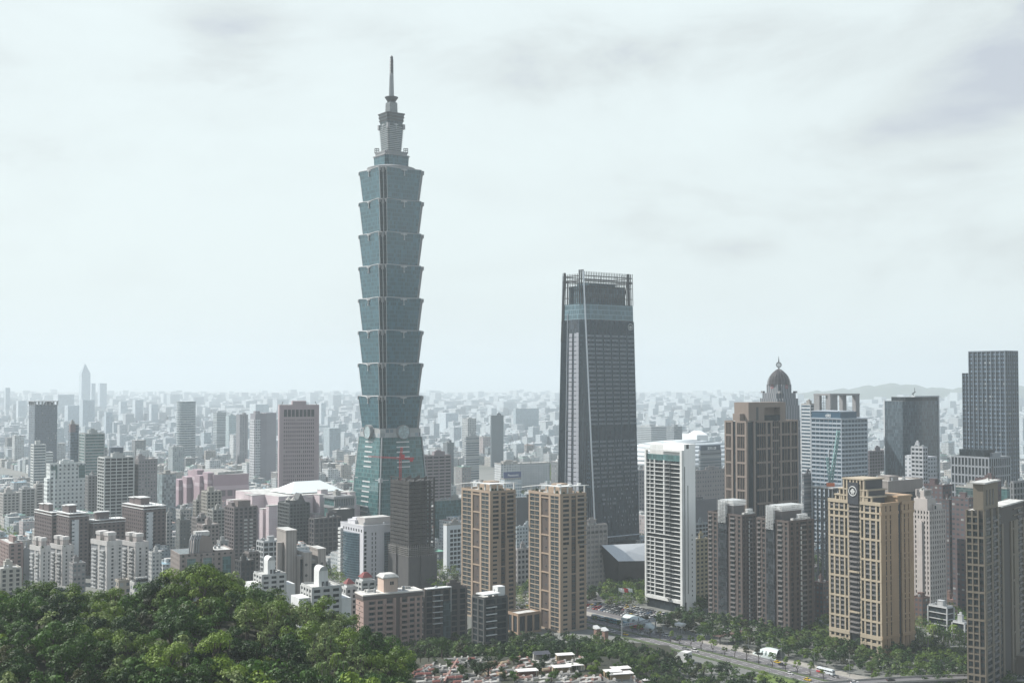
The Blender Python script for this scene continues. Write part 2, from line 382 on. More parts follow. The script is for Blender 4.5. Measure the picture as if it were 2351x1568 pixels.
# base pyramid, belt with the big discs
zbelt1, zbelt0 = zs[8]-.4, zz(1004, 1238)
gbase = glassmat('pyramid_glass', (0.016, 0.064, 0.068), 2.2, 4.2, vary=.8, rough=.16, spec=.6, line=.2, linec=(0.09, 0.16, 0.16), mull=.12)
m = MB(); m.prism(notch(67.5, 3.5), 0, zbelt0, 0, notch(49.6, 3), mt=2); T.part('pyramid_base', m, [gbase, g101d, roofg])
m = MB(); m.prism(notch(48.4, 3.2), zbelt0, zbelt1, 0)
belt = T.part('belt', m, [gridmat('belt_panels', (0.32, 0.32, 0.33), (0.07, 0.09, 0.1), 5, 4.2, .8, .85, vary=.9, light=.45)])
for c, s_ in ((1,0),(0,1),(-1,0),(0,-1)):
    m = MB()
    def P(x, y, q): return (x*c - y*s_, x*s_ + y*c, q)
    for zq in [zbelt0 - 5.5 - 5.1*i for i in range(18)]:
        if zq < 6: break
        if abs(zq - (zbelt0-5.5-5.1*6.5)) < 3: continue
        w = 67.5 + (49.6-67.5)*zq/zbelt0; y = -w/2 - .35
        for xc, hw in ((0, 7.6),):
            a_ = [P(-hw, y, zq), P(hw, y, zq), P(hw, y+1.2, zq), P(-hw, y+1.2, zq)]; b_ = [(q[0], q[1], zq+1.25) for q in a_]
            n = len(m.v); m.v += a_ + b_
            m.f += [(n,n+3,n+2,n+1),(n+4,n+5,n+6,n+7),(n,n+1,n+5,n+4),(n+1,n+2,n+6,n+5),(n+2,n+3,n+7,n+6),(n+3,n,n+4,n+7)]; m.m += [0]*6
    T.part('louvre_band', m, [mat('bright_band', (0.55, 0.56, 0.56), amt=.1)])
m = MB()
for sx in (1, -1):
    for sy in (1, -1):
        m.bar((sx*32.6, sy*32.6, 0), (sx*23.8, sy*23.8, zbelt0), 1.1, 0)
        for zq in (zbelt0*.62, zbelt0*.22):
            w = (67.5 + (49.6-67.5)*zq/zbelt0)/2 - 1
            m.box(sx*w-1.6, sy*w-1.6, zq-2.2, sx*w+1.6, sy*w+1.6, zq+2.2, 0)
            m.box(sx*w-9*sx, sy*(w+.9)-.4, zq-.5, sx*w, sy*(w+.9)+.4, zq+.5, 0); m.box(sx*(w+.9)-.4, sy*w-9*sy, zq-.5, sx*(w+.9)+.4, sy*w, zq+.5, 0)
T.part('corner_ribs', m, [silver])
for i, (c, s_) in enumerate(((1,0),(0,-1),(-1,0),(0,1))):               # the four great coins
    m = MB(); zc = (zbelt0+zbelt1)/2 + 1.2; r = 7.3
    for a0, a1, r0, r1, mi in ((-26.6, -22, r, r, 0),):
        ring = [[( (x_*c - y_*s_), (x_*s_ + y_*c), z_) for x_, y_, z_ in [(rr*math.cos(t*math.pi/14), yy, zc + rr*math.sin(t*math.pi/14)) for t in range(28)]] for rr, yy in ((r, -23), (r, -28.2), (r*.92, -28.2), (r*.92, -27.7))]
        n = len(m.v)
        for rg in ring: m.v += rg
        for q in range(3):
            for t in range(28):
                u = (t+1) % 28; m.f.append((n+q*28+t, n+q*28+28+t, n+q*28+28+u, n+q*28+u)); m.m.append(0)
        m.f.append(tuple(range(n+84, n+112))); m.m.append(1)
    T.part('coin_disc', m, [stone, glassmat('coin_face', (0.16, 0.22, 0.23), 1.4, 1.4, vary=.8, rough=.3, line=.16, linec=(.42, .45, .45), mull=.16)])
# upper pinnacle
zt8 = zs[0]
def sq(w): return [(-w/2,-w/2),(w/2,-w/2),(w/2,w/2),(-w/2,w/2)]
m = MB(); m.cyl(0, 0, zt8-1, zt8+2.6, 25.2, 25.6, 40, 0); m.cyl(0, 0, zt8+2.6, zt8+4.4, 25.6, 20, 40, 0); T.part('round_deck', m, [stone])
m = MB(); m.prism(notch(28.2, 3.2), zt8+1, z1(1192), 0, notch(29.4, 3.2)); T.part('lower_tier', m, [g101])
m = MB(); m.prism(notch(30.8, 3.2), z1(1196), z1(1186), 0); m.prism(notch(26.6, 3), z1(1186), z1(1158), 0); m.prism(notch(27.4, 3), z1(1158), z1(1146), 0); T.part('terrace', m, [stone])
m = MB(); m.prism(notch(15.8, 1.4), z1(1150), z1(842), 0, notch(19.6, 1.6)); T.part('upper_shaft', m, [g101t])
m = MB()
for i in range(13):
    q = i/13; w = 15.4 + 3.5*q; z = z1(1120) + (z1(860)-z1(1120))*q
    m.prism(sq(w+.9), z, z+.55, 0)
T.part('shaft_ribs', m, [silver])
four('ornament', emblem(18.9, .75).mesh('ornament', [silver]), z1(852), T.root)
m = MB(); m.box(8, 8, z1(895)-z1(852), 10.6, 10.6, z1(842)-z1(852)); four('corner_ornament', m.mesh('corner_ornament', [stone]), z1(852), T.root)
m = MB()
for i in range(3):
    za, zb = z1(842-i*36), z1(842-(i+1)*36+5); w = 18.0 + i*.8
    m.prism(notch(w, 1.6), za, zb, 0, notch(w+1.2, 1.6)); m.prism(notch(w+2.0, 1.6), zb, zb+.8, 1); m.prism(notch(w+2.6, 1.6), zb+.8, zb+1.4, 1)
T.part('flared_crown', m, [g101t, steel])
m = MB(); m.prism(sq(13), z1(735), z1(718), 1, sq(10)); m.prism(sq(9.3), z1(718), z1(600), 0, sq(8.6))
for i in range(11): z = z1(708) + (z1(603)-z1(708))*i/11; m.prism(sq(9.9-.05*i), z, z+.35, 1)
T.part('lantern', m, [glassmat('lantern_glass', (.05,.065,.07), 1, 2, line=0), metalg])
m = MB(); m.prism(sq(6.5), z1(600), z1(580), 0); m.cyl(0, 0, z1(588), z1(548), 4.3, 6.9, 20, 0); m.cyl(0, 0, z1(548), z1(540), 7.1, 7.1, 20, 0); T.part('flared_dish', m, [steel])
sp_ = MB(); n1 = 14
sp_.cyl(0, 0, z1(545), z1(285), 2.75, 2.0, 8, 0)
for i in range(22): q = i/22; z = z1(535)+(z1(290)-z1(535))*q; sp_.cyl(0, 0, z, z+.35, 2.9-.7*q, 2.9-.7*q, 8, 1)
sp_.cyl(0, 0, z1(285), z1(115), 1.75, 1.5, 10, 1)
for i in range(10): q = i/10; z = z1(282)+(z1(118)-z1(282))*q; sp_.cyl(0, 0, z, z+.7, 2.35-.2*q, 1.9-.2*q, 10, 1)
sp_.cyl(0, 0, z1(115), z1(103), 1.5, 1.7, 10, 1); sp_.cyl(0, 0, z1(103), z1(84), 1.7, .3, 10, 1)
T.part('spire', sp_, [metalg, steel])
for sx in (-1, 1):
    m = MB(); c, s_ = math.cos(R(-36)), math.sin(R(-36))
    for dx in (0, 2.2, 4.2):
        for dy in (0, 2.6):
            x, y = (13.2+dx)*sx, -1+dy; m.bar((x*c-y*s_, x*s_+y*c, z1(1150)), (x*c-y*s_, x*s_+y*c, z1(1096)), .35)
    for zq in (z1(1140), z1(1118), z1(1098)):
        for dy in (0, 2.6):
            x0, x1, y = 13.2*sx, 17.4*sx, -1+dy; m.bar((x0*c-y*s_, x0*s_+y*c, zq), (x1*c-y*s_, x1*s_+y*c, zq), .3)
    T.part('maintenance_gantry', m, [steel])

# ------------------------------------------------------------------ dark tapering tower with the open crown
def pt(u, D, z): return (xx(u, D, z), D)
A_ = R(54); dRv = (math.sin(A_), math.cos(A_)); dLv = (-math.cos(A_), math.sin(A_))
def add(p, d, k): return (p[0]+d[0]*k, p[1]+d[1]*k)
NH = 272.0; NZ = zz(1249, 1090); NS = zz(733, 1103); NG = zz(697, 1103); NC = zz(655, 1106)
P3, P2 = pt(1367, 1092, 20), pt(1330, 1099, 20)
P4 = add(P3, dRv, ext(P3, dRv, 1467, 20)); P1 = add(P2, dLv, ext(P2, dLv, 1279.5, 20))
t3, t2 = pt(1338.5, 1103, NH), pt(1330.0, 1106, NH)
t4 = add(t3, dRv, ext(t3, dRv, 1451, NH)); t1 = add(t2, dLv, ext(t2, dLv, 1292.5, NH))
def back(p1, p4): # far corners
    k = (p1[0]-p4[0], p1[1]-p4[1]); d = k[0]*dLv[0]+k[1]*dLv[1]; return add(p4, dLv, d*.96)
BP = [P1, P2, P3, P4, add(back(P1, P4), dRv, -4), None]; BP[5] = add(P1, dRv, ((P4[0]-P1[0])*dRv[0]+(P4[1]-P1[1])*dRv[1])*.35); BP[5] = add(BP[5], dLv, 6)
TP = [t1, t2, t3, t4, back(t1, t4), None]; TP[5] = add(add(t1, dRv, ((t4[0]-t1[0])*dRv[0]+(t4[1]-t1[1])*dRv[1])*.35), dLv, 4)
BP = [BP[0], BP[1], BP[2], BP[3], back(P1, P4)]; TP = [TP[0], TP[1], TP[2], TP[3], back(t1, t4)]
def at(z): q = (z-NZ)/(NH-NZ); return [(a[0]+(b[0]-a[0])*q, a[1]+(b[1]-a[1])*q) for a, b in zip(BP, TP)]
def shrink(P, k):
    cx, cy = sum(p[0] for p in P)/len(P), sum(p[1] for p in P)/len(P)
    return [(cx+(p[0]-cx)*k, cy+(p[1]-cy)*k) for p in P]
FOOT.append((P3[0]+10, P3[1]+30, 60))
ns = empty('office_skyscraper', (P3[0], P3[1], 0)); tag(ns, 'dark tapering glass skyscraper with open finned crown and a mountain emblem', 'skyscraper')
def nsb(name, mb, mats, parent=None):
    mb.v = [(x-P3[0], y-P3[1], z) for x, y, z in mb.v]; return mb.build(name, mats, parent or ns)
navy = glassmat('navy_curtain_wall', (0.009, 0.016, 0.025), 1.45, 4.3, vary=.9, rough=.12, spec=.7, line=0)
navyl = glassmat('pale_band_glass', (0.045, 0.088, 0.108), 1.45, 4.3, vary=.5, rough=.15, line=.1, linec=(.2, .27, .3))
fin = mat('blue_grey_fin', (0.07, 0.098, 0.12), .4, .5, amt=.1)
m = MB(); m.prism(at(NZ), NZ, NS, 0, at(NS)); nsb('curtain_wall', m, [navy])
m = MB(); m.prism(at(NS), NS, NG, 0, at(NG), mt=1); nsb('glass_band', m, [navyl, roofg])
m = MB(); m.prism(shrink(at(NZ), .93), 0, NZ, 0); nsb('lobby', m, [darkgl])
m = MB(); m.prism(shrink(at(NG), .8), NG, NC, 0, mt=1); m.prism(shrink(at(NG), .55), NC, NH-10, 0, mt=1)
nsb('plant_room', m, [glassmat('plant_glass', (.05,.085,.105), 2, 4.5, line=.1), roofg])
# light windows: rows of pale panels between fins on the right face
def face_pt(i, q, z, o=0.0):
    P = at(z); a, b = P[i], P[(i+1) % 5]; dx, dy = b[0]-a[0], b[1]-a[1]; l = math.hypot(dx, dy); nx, ny = dy/l, -dx/l
    return (a[0]+dx*q+nx*o, a[1]+dy*q+ny*o, z)
m = MB(); nf = 36
for i, cnt, q0, q1 in ((2, nf, 0, 1), (1, 7, 0, 1), (0, 5, 0, .3), (3, 18, 0, 1), (4, 24, 0, 1)):
    for j in range(cnt+1):
        q = q0 + (q1-q0)*j/cnt; m.bar(face_pt(i, q, NZ, .25), face_pt(i, q, NS-1, .25), .55 if j % 6 else .8, 0)
nsb('facade_fins', m, [fin])
m = MB(); rows = 44; fh = (NS-14-NZ-12)/rows
for r in range(rows):
    if 20 <= r <= 22: continue
    z = NZ + 14 + r*fh
    for j in range(nf):
        if j % 6 in (0,): continue
        if r < 9 and (j < 6 or random.random() < .62): continue
        if r < 20 and random.random() < .12: continue
        a = (j+.22)/nf; b = (j+.78)/nf
        m.quad(face_pt(2, a, z, .12), face_pt(2, b, z, .12), face_pt(2, b, z+1.9, .12), face_pt(2, a, z+1.9, .12), 0)
    for j in range(1, 6):
        if r > 8: m.quad(face_pt(1, (j+.2)/7, z, .12), face_pt(1, (j+.8)/7, z, .12), face_pt(1, (j+.8)/7, z+1.8, .12), face_pt(1, (j+.2)/7, z+1.8, .12), 1)
blindm = mat('drawn_blinds', (0.30, 0.33, 0.37), .5, amt=.3, sc=.5, streak=False); blindd = mat('dim_blinds', (0.10, 0.14, 0.18), .4, amt=.2)
o = nsb('window_blinds', m, [blindm, blindd]); o['kind'] = 'stuff'
m = MB(); m.bar(face_pt(2, 0, NZ, .4), face_pt(2, 0, NH, .4), 1.3, 0); m.bar(face_pt(0, .0, NZ, .3), face_pt(0, 0, NH-2, .3), .6, 0)
m.bar(face_pt(0, .34, NZ, .4), face_pt(0, .34, NS+6, .4), .6, 0)
for i in range(5): m.bar(face_pt(i, 0, NZ+5, .5), face_pt(i, 1, NZ+5, .5), .8, 0)
nsb('edge_trim', m, [mat('bright_trim', (.55,.58,.62), .35, .4, amt=.1)])
# grey service core strips on the left face with dark slots
m = MB(); zc = NS - 12
for q0, q1 in ((.46, .62), (.74, .985)):
    nz_ = 46
    for r in range(nz_):
        z0 = NZ+2 + (zc-NZ-2)*r/nz_; z1_ = NZ+2 + (zc-NZ-2)*(r+.82)/nz_
        for qa, qb in ((q0, q1),):
            a, b, c, d = face_pt(0, qa, z0, .5), face_pt(0, qb, z0, .5), face_pt(0, qb, z1_, .5), face_pt(0, qa, z1_, .5)
            a2, b2, c2, d2 = face_pt(0, qa, z0, -.5), face_pt(0, qb, z0, -.5), face_pt(0, qb, z1_, -.5), face_pt(0, qa, z1_, -.5)
            n = len(m.v); m.v += [a,b,c,d,a2,b2,c2,d2]; m.f += [(n,n+1,n+2,n+3),(n+4,n+7,n+6,n+5),(n,n+4,n+5,n+1),(n+3,n+2,n+6,n+7),(n,n+3,n+7,n+4),(n+1,n+5,n+6,n+2)]; m.m += [0]*6
            if r % 1 == 0 and q0 > .7: m.quad(face_pt(0, q0+.12, z1_-.02, .52), face_pt(0, q1, z1_-.02, .52), face_pt(0, q1, z1_+.6, .52), face_pt(0, q0+.12, z1_+.6, .52), 0)
nsb('service_core', m, [mat('core_grey', (.27, .285, .32), .7, amt=.15)])
# open crown of vertical fins
m = MB()
for i, cnt in ((2, 30), (0, 10), (3, 9), (4, 8)):
    for j in range(cnt+1):
        q = j/cnt; zt = NH + (0 if i != 0 else -2)
        m.bar(face_pt(i, q, NG, .2), face_pt(i, q, zt, .2), .62 if i in (0, 2) else .3, 0)
    for z in (NG+6, NG+16, NG+26, NH-9, NH-7.8): m.bar(face_pt(i, 0, z, .1), face_pt(i, 1, z, .1), .3 if z < NH-10 else .6, 0)
for j in (0, 1, 2): m.bar(face_pt(1, j/2, NG, 0), face_pt(1, j/2, NH+1.5, 0), 1.3, 0)
m.bar(face_pt(2, .93, NG, -1), face_pt(2, .93, NH, -1), 2.6, 0); m.bar(face_pt(0, .03, NS-20, .2), face_pt(0, .12, NH, .2), 2.2, 0)
m.bar(face_pt(0, .2, NG-10, -2), face_pt(0, .2, NH-8, -2), 1.2); m.bar(face_pt(2, .84, NG, -3), face_pt(2, .93, NH-9, -3), .7)
nsb('crown_screen', m, [steel])
m = MB()                                                    # round mountain emblem
ce = Vector(face_pt(2, .93, zz(752, 1140), .5)); ux = Vector((*dRv, 0)); uz = Vector((0,0,1))
for t in range(20):
    a0, a1 = t*math.pi/10, (t+.7)*math.pi/10
    if .25 < (t % 20)/20 < .25: continue
    m.bar(ce+ux*2.9*math.cos(a0)+uz*2.9*math.sin(a0), ce+ux*2.9*math.cos(a1)+uz*2.9*math.sin(a1), .5)
mt_ = [(-2.1,-.6),(-.9,1.0),(-.3,.4),(.4,1.7),(2.1,-.6)]
n = len(m.v); m.v += [tuple(ce+ux*x+uz*y) for x, y in mt_]; m.f.append(tuple(range(n, n+5))); m.m.append(0)
n = len(m.v); m.v += [tuple(ce+ux*x+uz*y) for x, y in [(-1.9,-1.0),(1.9,-1.0),(0,-2.2)]]; m.f.append((n,n+1,n+2)[::-1]); m.m.append(0)
nsb('emblem', m, [white])
# ------------------------------------------------------------------ generic building pieces
def roofbits(b, H, x0=0, y0=0, x1=None, y1=None, seed=0, pent=1, par=1.0, wall=None, roof=None, n=5, ph=3.5):
    """parapet, penthouse and roof plant as separate parts"""
    r = random.Random(seed); x1 = b.W if x1 is None else x1; y1 = b.L if y1 is None else y1
    wall = wall or conc; roof = roof or roofl; w, l = x1-x0, y1-y0; t = .35
    if par:
        m = MB(); m.box(x0-.12, y0-.12, H-.2, x0+t, y1+.12, H+par); m.box(x1-t, y0-.12, H-.2, x1+.12, y1+.12, H+par)
        m.box(x0+t, y0-.12, H-.2, x1-t, y0+t, H+par); m.box(x0+t, y1-t, H-.2, x1-t, y1+.12, H+par); b.part('parapet', m, [wall])
    m = MB(); m.box(x0+t, y0+t, H, x1-t, y1-t, H+.12); b.part('roof', m, [roof])
    for i in range(pent):
        a = w*r.uniform(.25, .42); c = l*r.uniform(.25, .42); px = x0+1.5+r.random()*max(.1, w-a-3); py = y0+1.5+r.random()*max(.1, l-c-3)
        h = ph*r.uniform(.9, 1.4); m = MB(); m.box(px, py, H+.12, px+a, py+c, H+h); m.box(px-.2, py-.2, H+h, px+a+.2, py+c+.2, H+h+.3)
        if r.random() < .6: m.box(px+a*.2, py+c*.2, H+h+.3, px+a*.7, py+c*.7, H+h+2)
        b.part('penthouse', m, [wall])
    for i in range(n):
        px = x0+1.5+r.random()*(w-4); py = y0+1.5+r.random()*(l-4); k = r.random()
        if k < .45: m = MB(); m.cyl(px, py, H+.12, H+2.2, .9, .9, 10); m.cyl(px, py, H+2.2, H+2.6, .9, .2, 10); b.part('water_tank', m, [metalg])
        elif k < .8: m = MB(); m.box(px, py, H+.12, px+2.2, py+1.4, H+1.5); b.part('cooling_unit', m, [roofl])
        else: m = MB(); m.bar((px, py, H), (px, py, H+5), .18); m.bar((px-.8, py, H+4), (px+.8, py, H+4), .12); b.part('antenna', m, [steel])
def framed(b, z0, z1, glass, frame, ps=4.0, pw=.8, fh=3.5, bh=1.1, o=.35, faces='RLBK', inset=0.0, x0=0, y0=0, x1=None, y1=None, name='facade_frame', core='glazing', bo=None):
    """glass core with real piers and floor bands standing proud of it"""
    x1 = b.W if x1 is None else x1; y1 = b.L if y1 is None else y1
    m = MB(); m.box(x0, y0, z0, x1, y1, z1); b.part(core, m, [glass])
    m = MB(); bo = o-.12 if bo is None else bo
    nf = max(1, round((z1-z0)/fh)); fh = (z1-z0)/nf
    for f in faces:
        s0, s1 = (x0, x1) if f in 'RB' else (y0, y1); n = max(1, round((s1-s0)/ps)); d = (s1-s0)/n
        def bx(a, c, za, zb, oo):
            if f == 'R': m.box(a, y0-oo, za, c, y0, zb)
            elif f == 'L': m.box(x0-oo, a, za, x0, c, zb)
            elif f == 'B': m.box(a, y1, za, c, y1+oo, zb)
            else: m.box(x1, a, za, x1+oo, c, zb)
        if pw:
            for i in range(n+1):
                s = s0 + d*i; a, c = s-pw/2, s+pw/2
                if i == 0: a = s0-o*.99
                if i == n: c = s1+o*.99
                bx(a, c, z0, z1, o)
        if bh:
            for j in range(nf+1):
                za = z0 + fh*j - bh*.4; bx(s0-bo*.98, s1+bo*.98, max(z0, za), min(z1+.02, za+bh), bo)
    b.part(name, m, [frame])
def plain(b, z1, m_, roof=None, x0=0, y0=0, x1=None, y1=None, z0=0, name='wall'):
    x1 = b.W if x1 is None else x1; y1 = b.L if y1 is None else y1
    m = MB(); m.box(x0, y0, z0, x1, y1, z1, 0, 1); return b.part(name, m, [m_, roof or roofg])
def sign(b, text, f, s, z, size, m_, o=.4, name='lettering'):
    c = bpy.data.curves.new(name, 'FONT'); c.body = text; c.size = size; c.extrude = .08; c.align_x = 'CENTER'; c.materials.append(m_)
    tmp = bpy.data.objects.new('t', c); COL.objects.link(tmp); dg_ = bpy.context.evaluated_depsgraph_get(); me = bpy.data.meshes.new_from_object(tmp.evaluated_get(dg_))
    bpy.data.objects.remove(tmp); me.materials.clear(); me.materials.append(m_)
    ob = bpy.data.objects.new(name, me); COL.objects.link(ob); ob.parent = b.root
    ob.location = {'R': (s, -o, z), 'L': (-o, s, z), 'K': (b.W+o, s, z)}[f]; ob.rotation_euler = (R(90), 0, {'R': 0, 'L': R(-90), 'K': R(90)}[f])
    return ob
pale_tone = mat('sign_white', (.85,.86,.86), .5, amt=0)

# ------------------------------------------------------------------ two orange-brown apartment towers with curved white canopies
tan = mat('tan_tile', (0.34, 0.255, 0.185), .7, amt=.25); tanl = mat('tan_light', (0.34, 0.27, 0.20), .7, amt=.25); brownp = mat('brown_panel', (.07,.052,.045), .7, amt=.2)
wfr = mat('window_frame', (.18,.19,.19), .5, amt=.1); wfd = mat('dark_window_frame', (.05,.05,.05), .5, amt=0)
gl1 = glassmat('apartment_glass', (.012,.018,.02), 1.1, 1.6, vary=1.5, line=0, rough=.2, spec=.18)
gl2 = glassmat('curtained_glass', (.012,.019,.022), .9, 1.5, vary=1.3, line=0, rough=.2, spec=.2)
hedge = mat('roof_planting', (.02,.045,.018), .9, amt=.3, sc=1.5, streak=False)
def tan_tower(label, uc, D, ul, ur, vtop, seed):
    b = B('apartment_tower', label, 'apartment tower', uc, D, ul, ur, vtop, group='orange-brown apartment towers')
    H = b.H; nfl = 29; fh = H/nfl; W_, L_ = b.W, b.L
    m = MB(); m.box(.5, .5, 0, W_-.5, L_-.5, H-.5, 0, 1); b.part('core_wall', m, [brownp, roofl])
    m = MB()
    # right face: tan masonry bays at 0-.38, recessed dark strip .38-.6, tan .6-1
    for f, bays in (('R', ((0, .1), (.33, .42), (.6, .66), (.92, 1))), ('L', ((0, .05), (.3, .36), (.60, .66), (.96, 1))), ('B', ((0, .1), (.45, .55), (.9, 1))), ('K', ((0, .1), (.45, .55), (.9, 1)))):
        n = b.len(f)
        for a, c in bays: b.fb(m, f, a*n - (.0 if a else .02), c*n + (0 if c < 1 else .02), 0, H, -.5, .12)
    for j in range(nfl):
        z = j*fh
        b.fb(m, 'R', .1*W_, .33*W_, z, z+fh*.42, -.5, 0); b.fb(m, 'R', .66*W_, .92*W_, z, z+fh*.42, -.5, 0)
        if j < nfl*.62:                                        # smaller windows low down: more wall
            b.fb(m, 'R', .27*W_, .33*W_, z+fh*.42, z+fh, -.5, .0); b.fb(m, 'R', .66*W_, .73*W_, z+fh*.42, z+fh, -.5, 0)
            b.fb(m, 'R', .1*W_, .33*W_, z+fh*.86, z+fh, -.5, -.02)
        b.fb(m, 'B', .1*W_, .9*W_, z, z+fh*.45, -.5, 0); b.fb(m, 'K', .1*L_, .9*L_, z, z+fh*.45, -.5, 0)
        if j % 4 == 0:
            b.fb(m, 'R', .42*W_, .6*W_, z, z+.7, -.5, .05); b.fb(m, 'L', .36*L_, .60*L_, z, z+.9, -.5, .05)
    b.fb(m, 'R', 0, W_, H-.9, H+.9, -.5, .2); b.fb(m, 'L', 0, L_, H-.9, H+.9, -.5, .2); b.fb(m, 'B', 0, W_, H-.9, H+.9, -.5, .2); b.fb(m, 'K', 0, L_, H-.9, H+.9, -.5, .2)
    b.part('wall', m, [tan])
    m = MB()
    for j in range(nfl):
        z = j*fh
        for s0, s1 in ((.05, .3), (.66, .96)):
            b.fb(m, 'L', s0*L_, s1*L_, z-.05, z+(.55 if j % 2 else .35), -.5, .16)
        b.fb(m, 'L', .175*L_-.12, .175*L_+.12, z, z+fh, -.5, .05); b.fb(m, 'L', .80*L_-.2, .80*L_+.2, z, z+fh, -.5, .05)
    b.part('floor_band', m, [tanl])
    for j in range(nfl):
        z = j*fh
        w = W_*.17 if j < nfl*.62 else W_*.23; xo = (.1*W_ + w/2); hh = fh*.44 if j < nfl*.62 else fh*.58
        b.put('window', 'R', xo, z+fh*.42, ('a', w), winmaker(w-.02, hh, gl1, wfd), -.15)
        w2 = W_*.19 if j < nfl*.62 else W_*.26; b.put('window', 'R', .92*W_-w2/2, z+fh*.42, ('b', w2), winmaker(w2-.02, hh, gl1, wfd), -.15)
        b.put('window', 'R', .51*W_, z+fh*.35, ('c',), winmaker(W_*.12, fh*.5, gl2, wfr, 1, trans=.6), -.3)
        for s in (.112, .238, .73, .88): b.put('window', 'L', s*L_, z+fh*.18, ('d', s > .5), winmaker(L_*(.11 if s < .5 else .13), fh*.78, gl2, wfr if j % 3 else wfd, 2, trans=.5), -.18)
        if j % 2: b.put('window', 'L', .46*L_, z+fh*.3, ('e',), winmaker(L_*.035, fh*.35, gl2, wfr, 0), -.35)
        if j > nfl*.62:
            def bal():
                q = MB(); q.box(-W_*.15, -1.1, 0, W_*.15, .5, .18); q.box(-W_*.15, -1.12, .85, W_*.15, -1.04, .95); q.box(-W_*.15, -1.08, .18, W_*.15, -1.05, .85, 1); return q, [tanl, wfr]
            b.put('balcony', 'R', .86*W_, z+.1, ('bal',), bal, 0)
    b.finish()
    # roof garden, corner posts, penthouse and the curved canopy
    m = MB(); m.box(W_*.35, L_*.3, H, W_*.85, L_*.75, H+3.6); m.box(W_*.42, L_*.38, H+3.6, W_*.8, L_*.62, H+6.2); b.part('penthouse', m, [tan])
    for i in range(7):
        f = random.Random(seed*9+i); x = f.uniform(1, W_-2); y = f.uniform(1, L_-2)
        if f.random() < .5: x = 1.6
        else: y = 1.6
        m = MB(); m.cyl(x, y, H, H+f.uniform(1.4, 2.6), 1.3, .7, 7); b.part('roof_shrub', m, [hedge])
    posts = [(.7, .7)] + [(.7, L_*q) for q in (.2, .42, .66, .95)] + [(W_*q, .7) for q in (.3, .6, .96)]
    for x, y in posts:
        q = y/L_; zc = H + 5.6 - 4.2*max(0, q-.35)**1.7
        m = MB(); m.box(x-.4, y-.4, H, x+.4, y+.4, zc+.05); b.part('canopy_post', m, [white])
    m = MB(); pr = None
    for i in range(19):
        q = i/18; y = -1.5 + (L_+8)*q; z = H + 5.6 - 6.0*max(0, q-.3)**1.8
        x1_ = W_+1.5 if q < .02 else (2.2 if q > .25 else W_+1.5 - (W_-.7)*q/.25)
        if pr:
            ya, za, xa = pr; P = [(-1.2, ya, za), (xa, ya, za), (x1_, y, z), (-1.2, y, z)]; Q = [(x, yy, q_+.45) for x, yy, q_ in P]
            n = len(m.v); m.v += P+Q; m.f += [(n,n+3,n+2,n+1),(n+4,n+5,n+6,n+7),(n,n+1,n+5,n+4),(n+1,n+2,n+6,n+5),(n+2,n+3,n+7,n+6),(n+3,n,n+4,n+7)]; m.m += [0]*6
        pr = (y, z, x1_)
    b.part('canopy', m, [white])
    m = MB(); m.box(-.4, -.4, 0, W_+.4, -.05, 1.2); m.box(-.4, -.4, 0, -.05, L_, 1.2); b.part('plinth', m, [tanl])
    return b
tA = tan_tower('orange-brown apartment tower nearest the scaffolded tower, white curved roof canopy', 1125.5, 857, 1059.5, 1183.7, 1130, 1)
tB = tan_tower('orange-brown apartment tower in front of the dark tapering skyscraper, white curved roof canopy', 1286.6, 820, 1214, 1346, 1137, 2)
m = MB(); H = 2.6
for (x, y) in ((2, 4), (10, 2), (18, 2)): m.cyl(x, y, tB.H+6, tB.H+7.2, 1.4, 1.6, 12)
tB.part('roof_dish', m, [white])

# ------------------------------------------------------------------ white slab tower
b = B('apartment_tower', 'slender white high-rise with open frame at the top and stacked balconies', 'apartment tower', 1567.5, 887, 1482, 1597, 1034)
W_, L_, H = b.W, b.L, b.H; cream = mat('white_cladding', (.80,.80,.785), .55, amt=.1, sc=.06)
m = MB(); m.box(.6, .6, 0, W_, L_-1, H-9, 0, 1); b.part('glazed_core', m, [darkgl, roofl])
m = MB(); m.box(1.8, -.02, 8, W_+.02, L_*.55, H+4.5); m.box(4, -.02, 0, W_+.02, L_*.4, 8); b.part('blank_wall', m, [cream])
m = MB(); m.box(5.1, -.1, 14, 5.7, -.0, H-26, 0); m.box(1.9, -.1, 8, 2.5, 0, H-12); b.part('slot_window', m, [steel])
m = MB(); m.box(-.9, -.3, 0, 1.5, 1.9, H); m.box(-.9, L_-1.7, 4, 1.5, L_, H); m.box(-.9, 1.9, H-1.4, 1.5, L_-1.7, H); m.box(-.85, 1.9, 7, .5, L_-1.7, 9.2)
b.part('outer_frame', m, [white])
nfl = 33; fh = (H-17)/nfl
for j in range(nfl):
    z = 9 + j*fh
    m = MB(); m.box(-.75, 1.9, z+.2, .7, L_-1.7, z+.62)
    if j != 14: m.box(-.5, L_*.47, z+.62, .5, L_*.5, z+fh); m.box(-.5, L_*.73, z+.62, .5, L_*.75, z+fh); m.box(-.4, L_*.86, z+.62, .5, L_*.87, z+fh)
    b.part('floor_slab', m, [white])
    if j not in (14, 15): b.put('balcony', 'L', L_*.34, z+.5, ('bl',), lambda: (MB().box(-2.4, -1.5, 0, 2.4, 0, .12).box(-2.4, -1.5, .5, 2.4, -1.42, .56).box(-2.4, -1.5, 1.0, 2.4, -1.42, 1.1).box(-2.4, -1.5, 0, -2.3, -1.42, 2.6).box(2.3, -1.5, 0, 2.4, -1.42, 2.6), [metalg]), .8)
    for q in (.12, .25, .55, .66, .8, .92): b.put('window', 'L', L_*q, z+.64, ('w',), winmaker(L_*.095, fh-.7, gl1, wfd, 1), -.55)
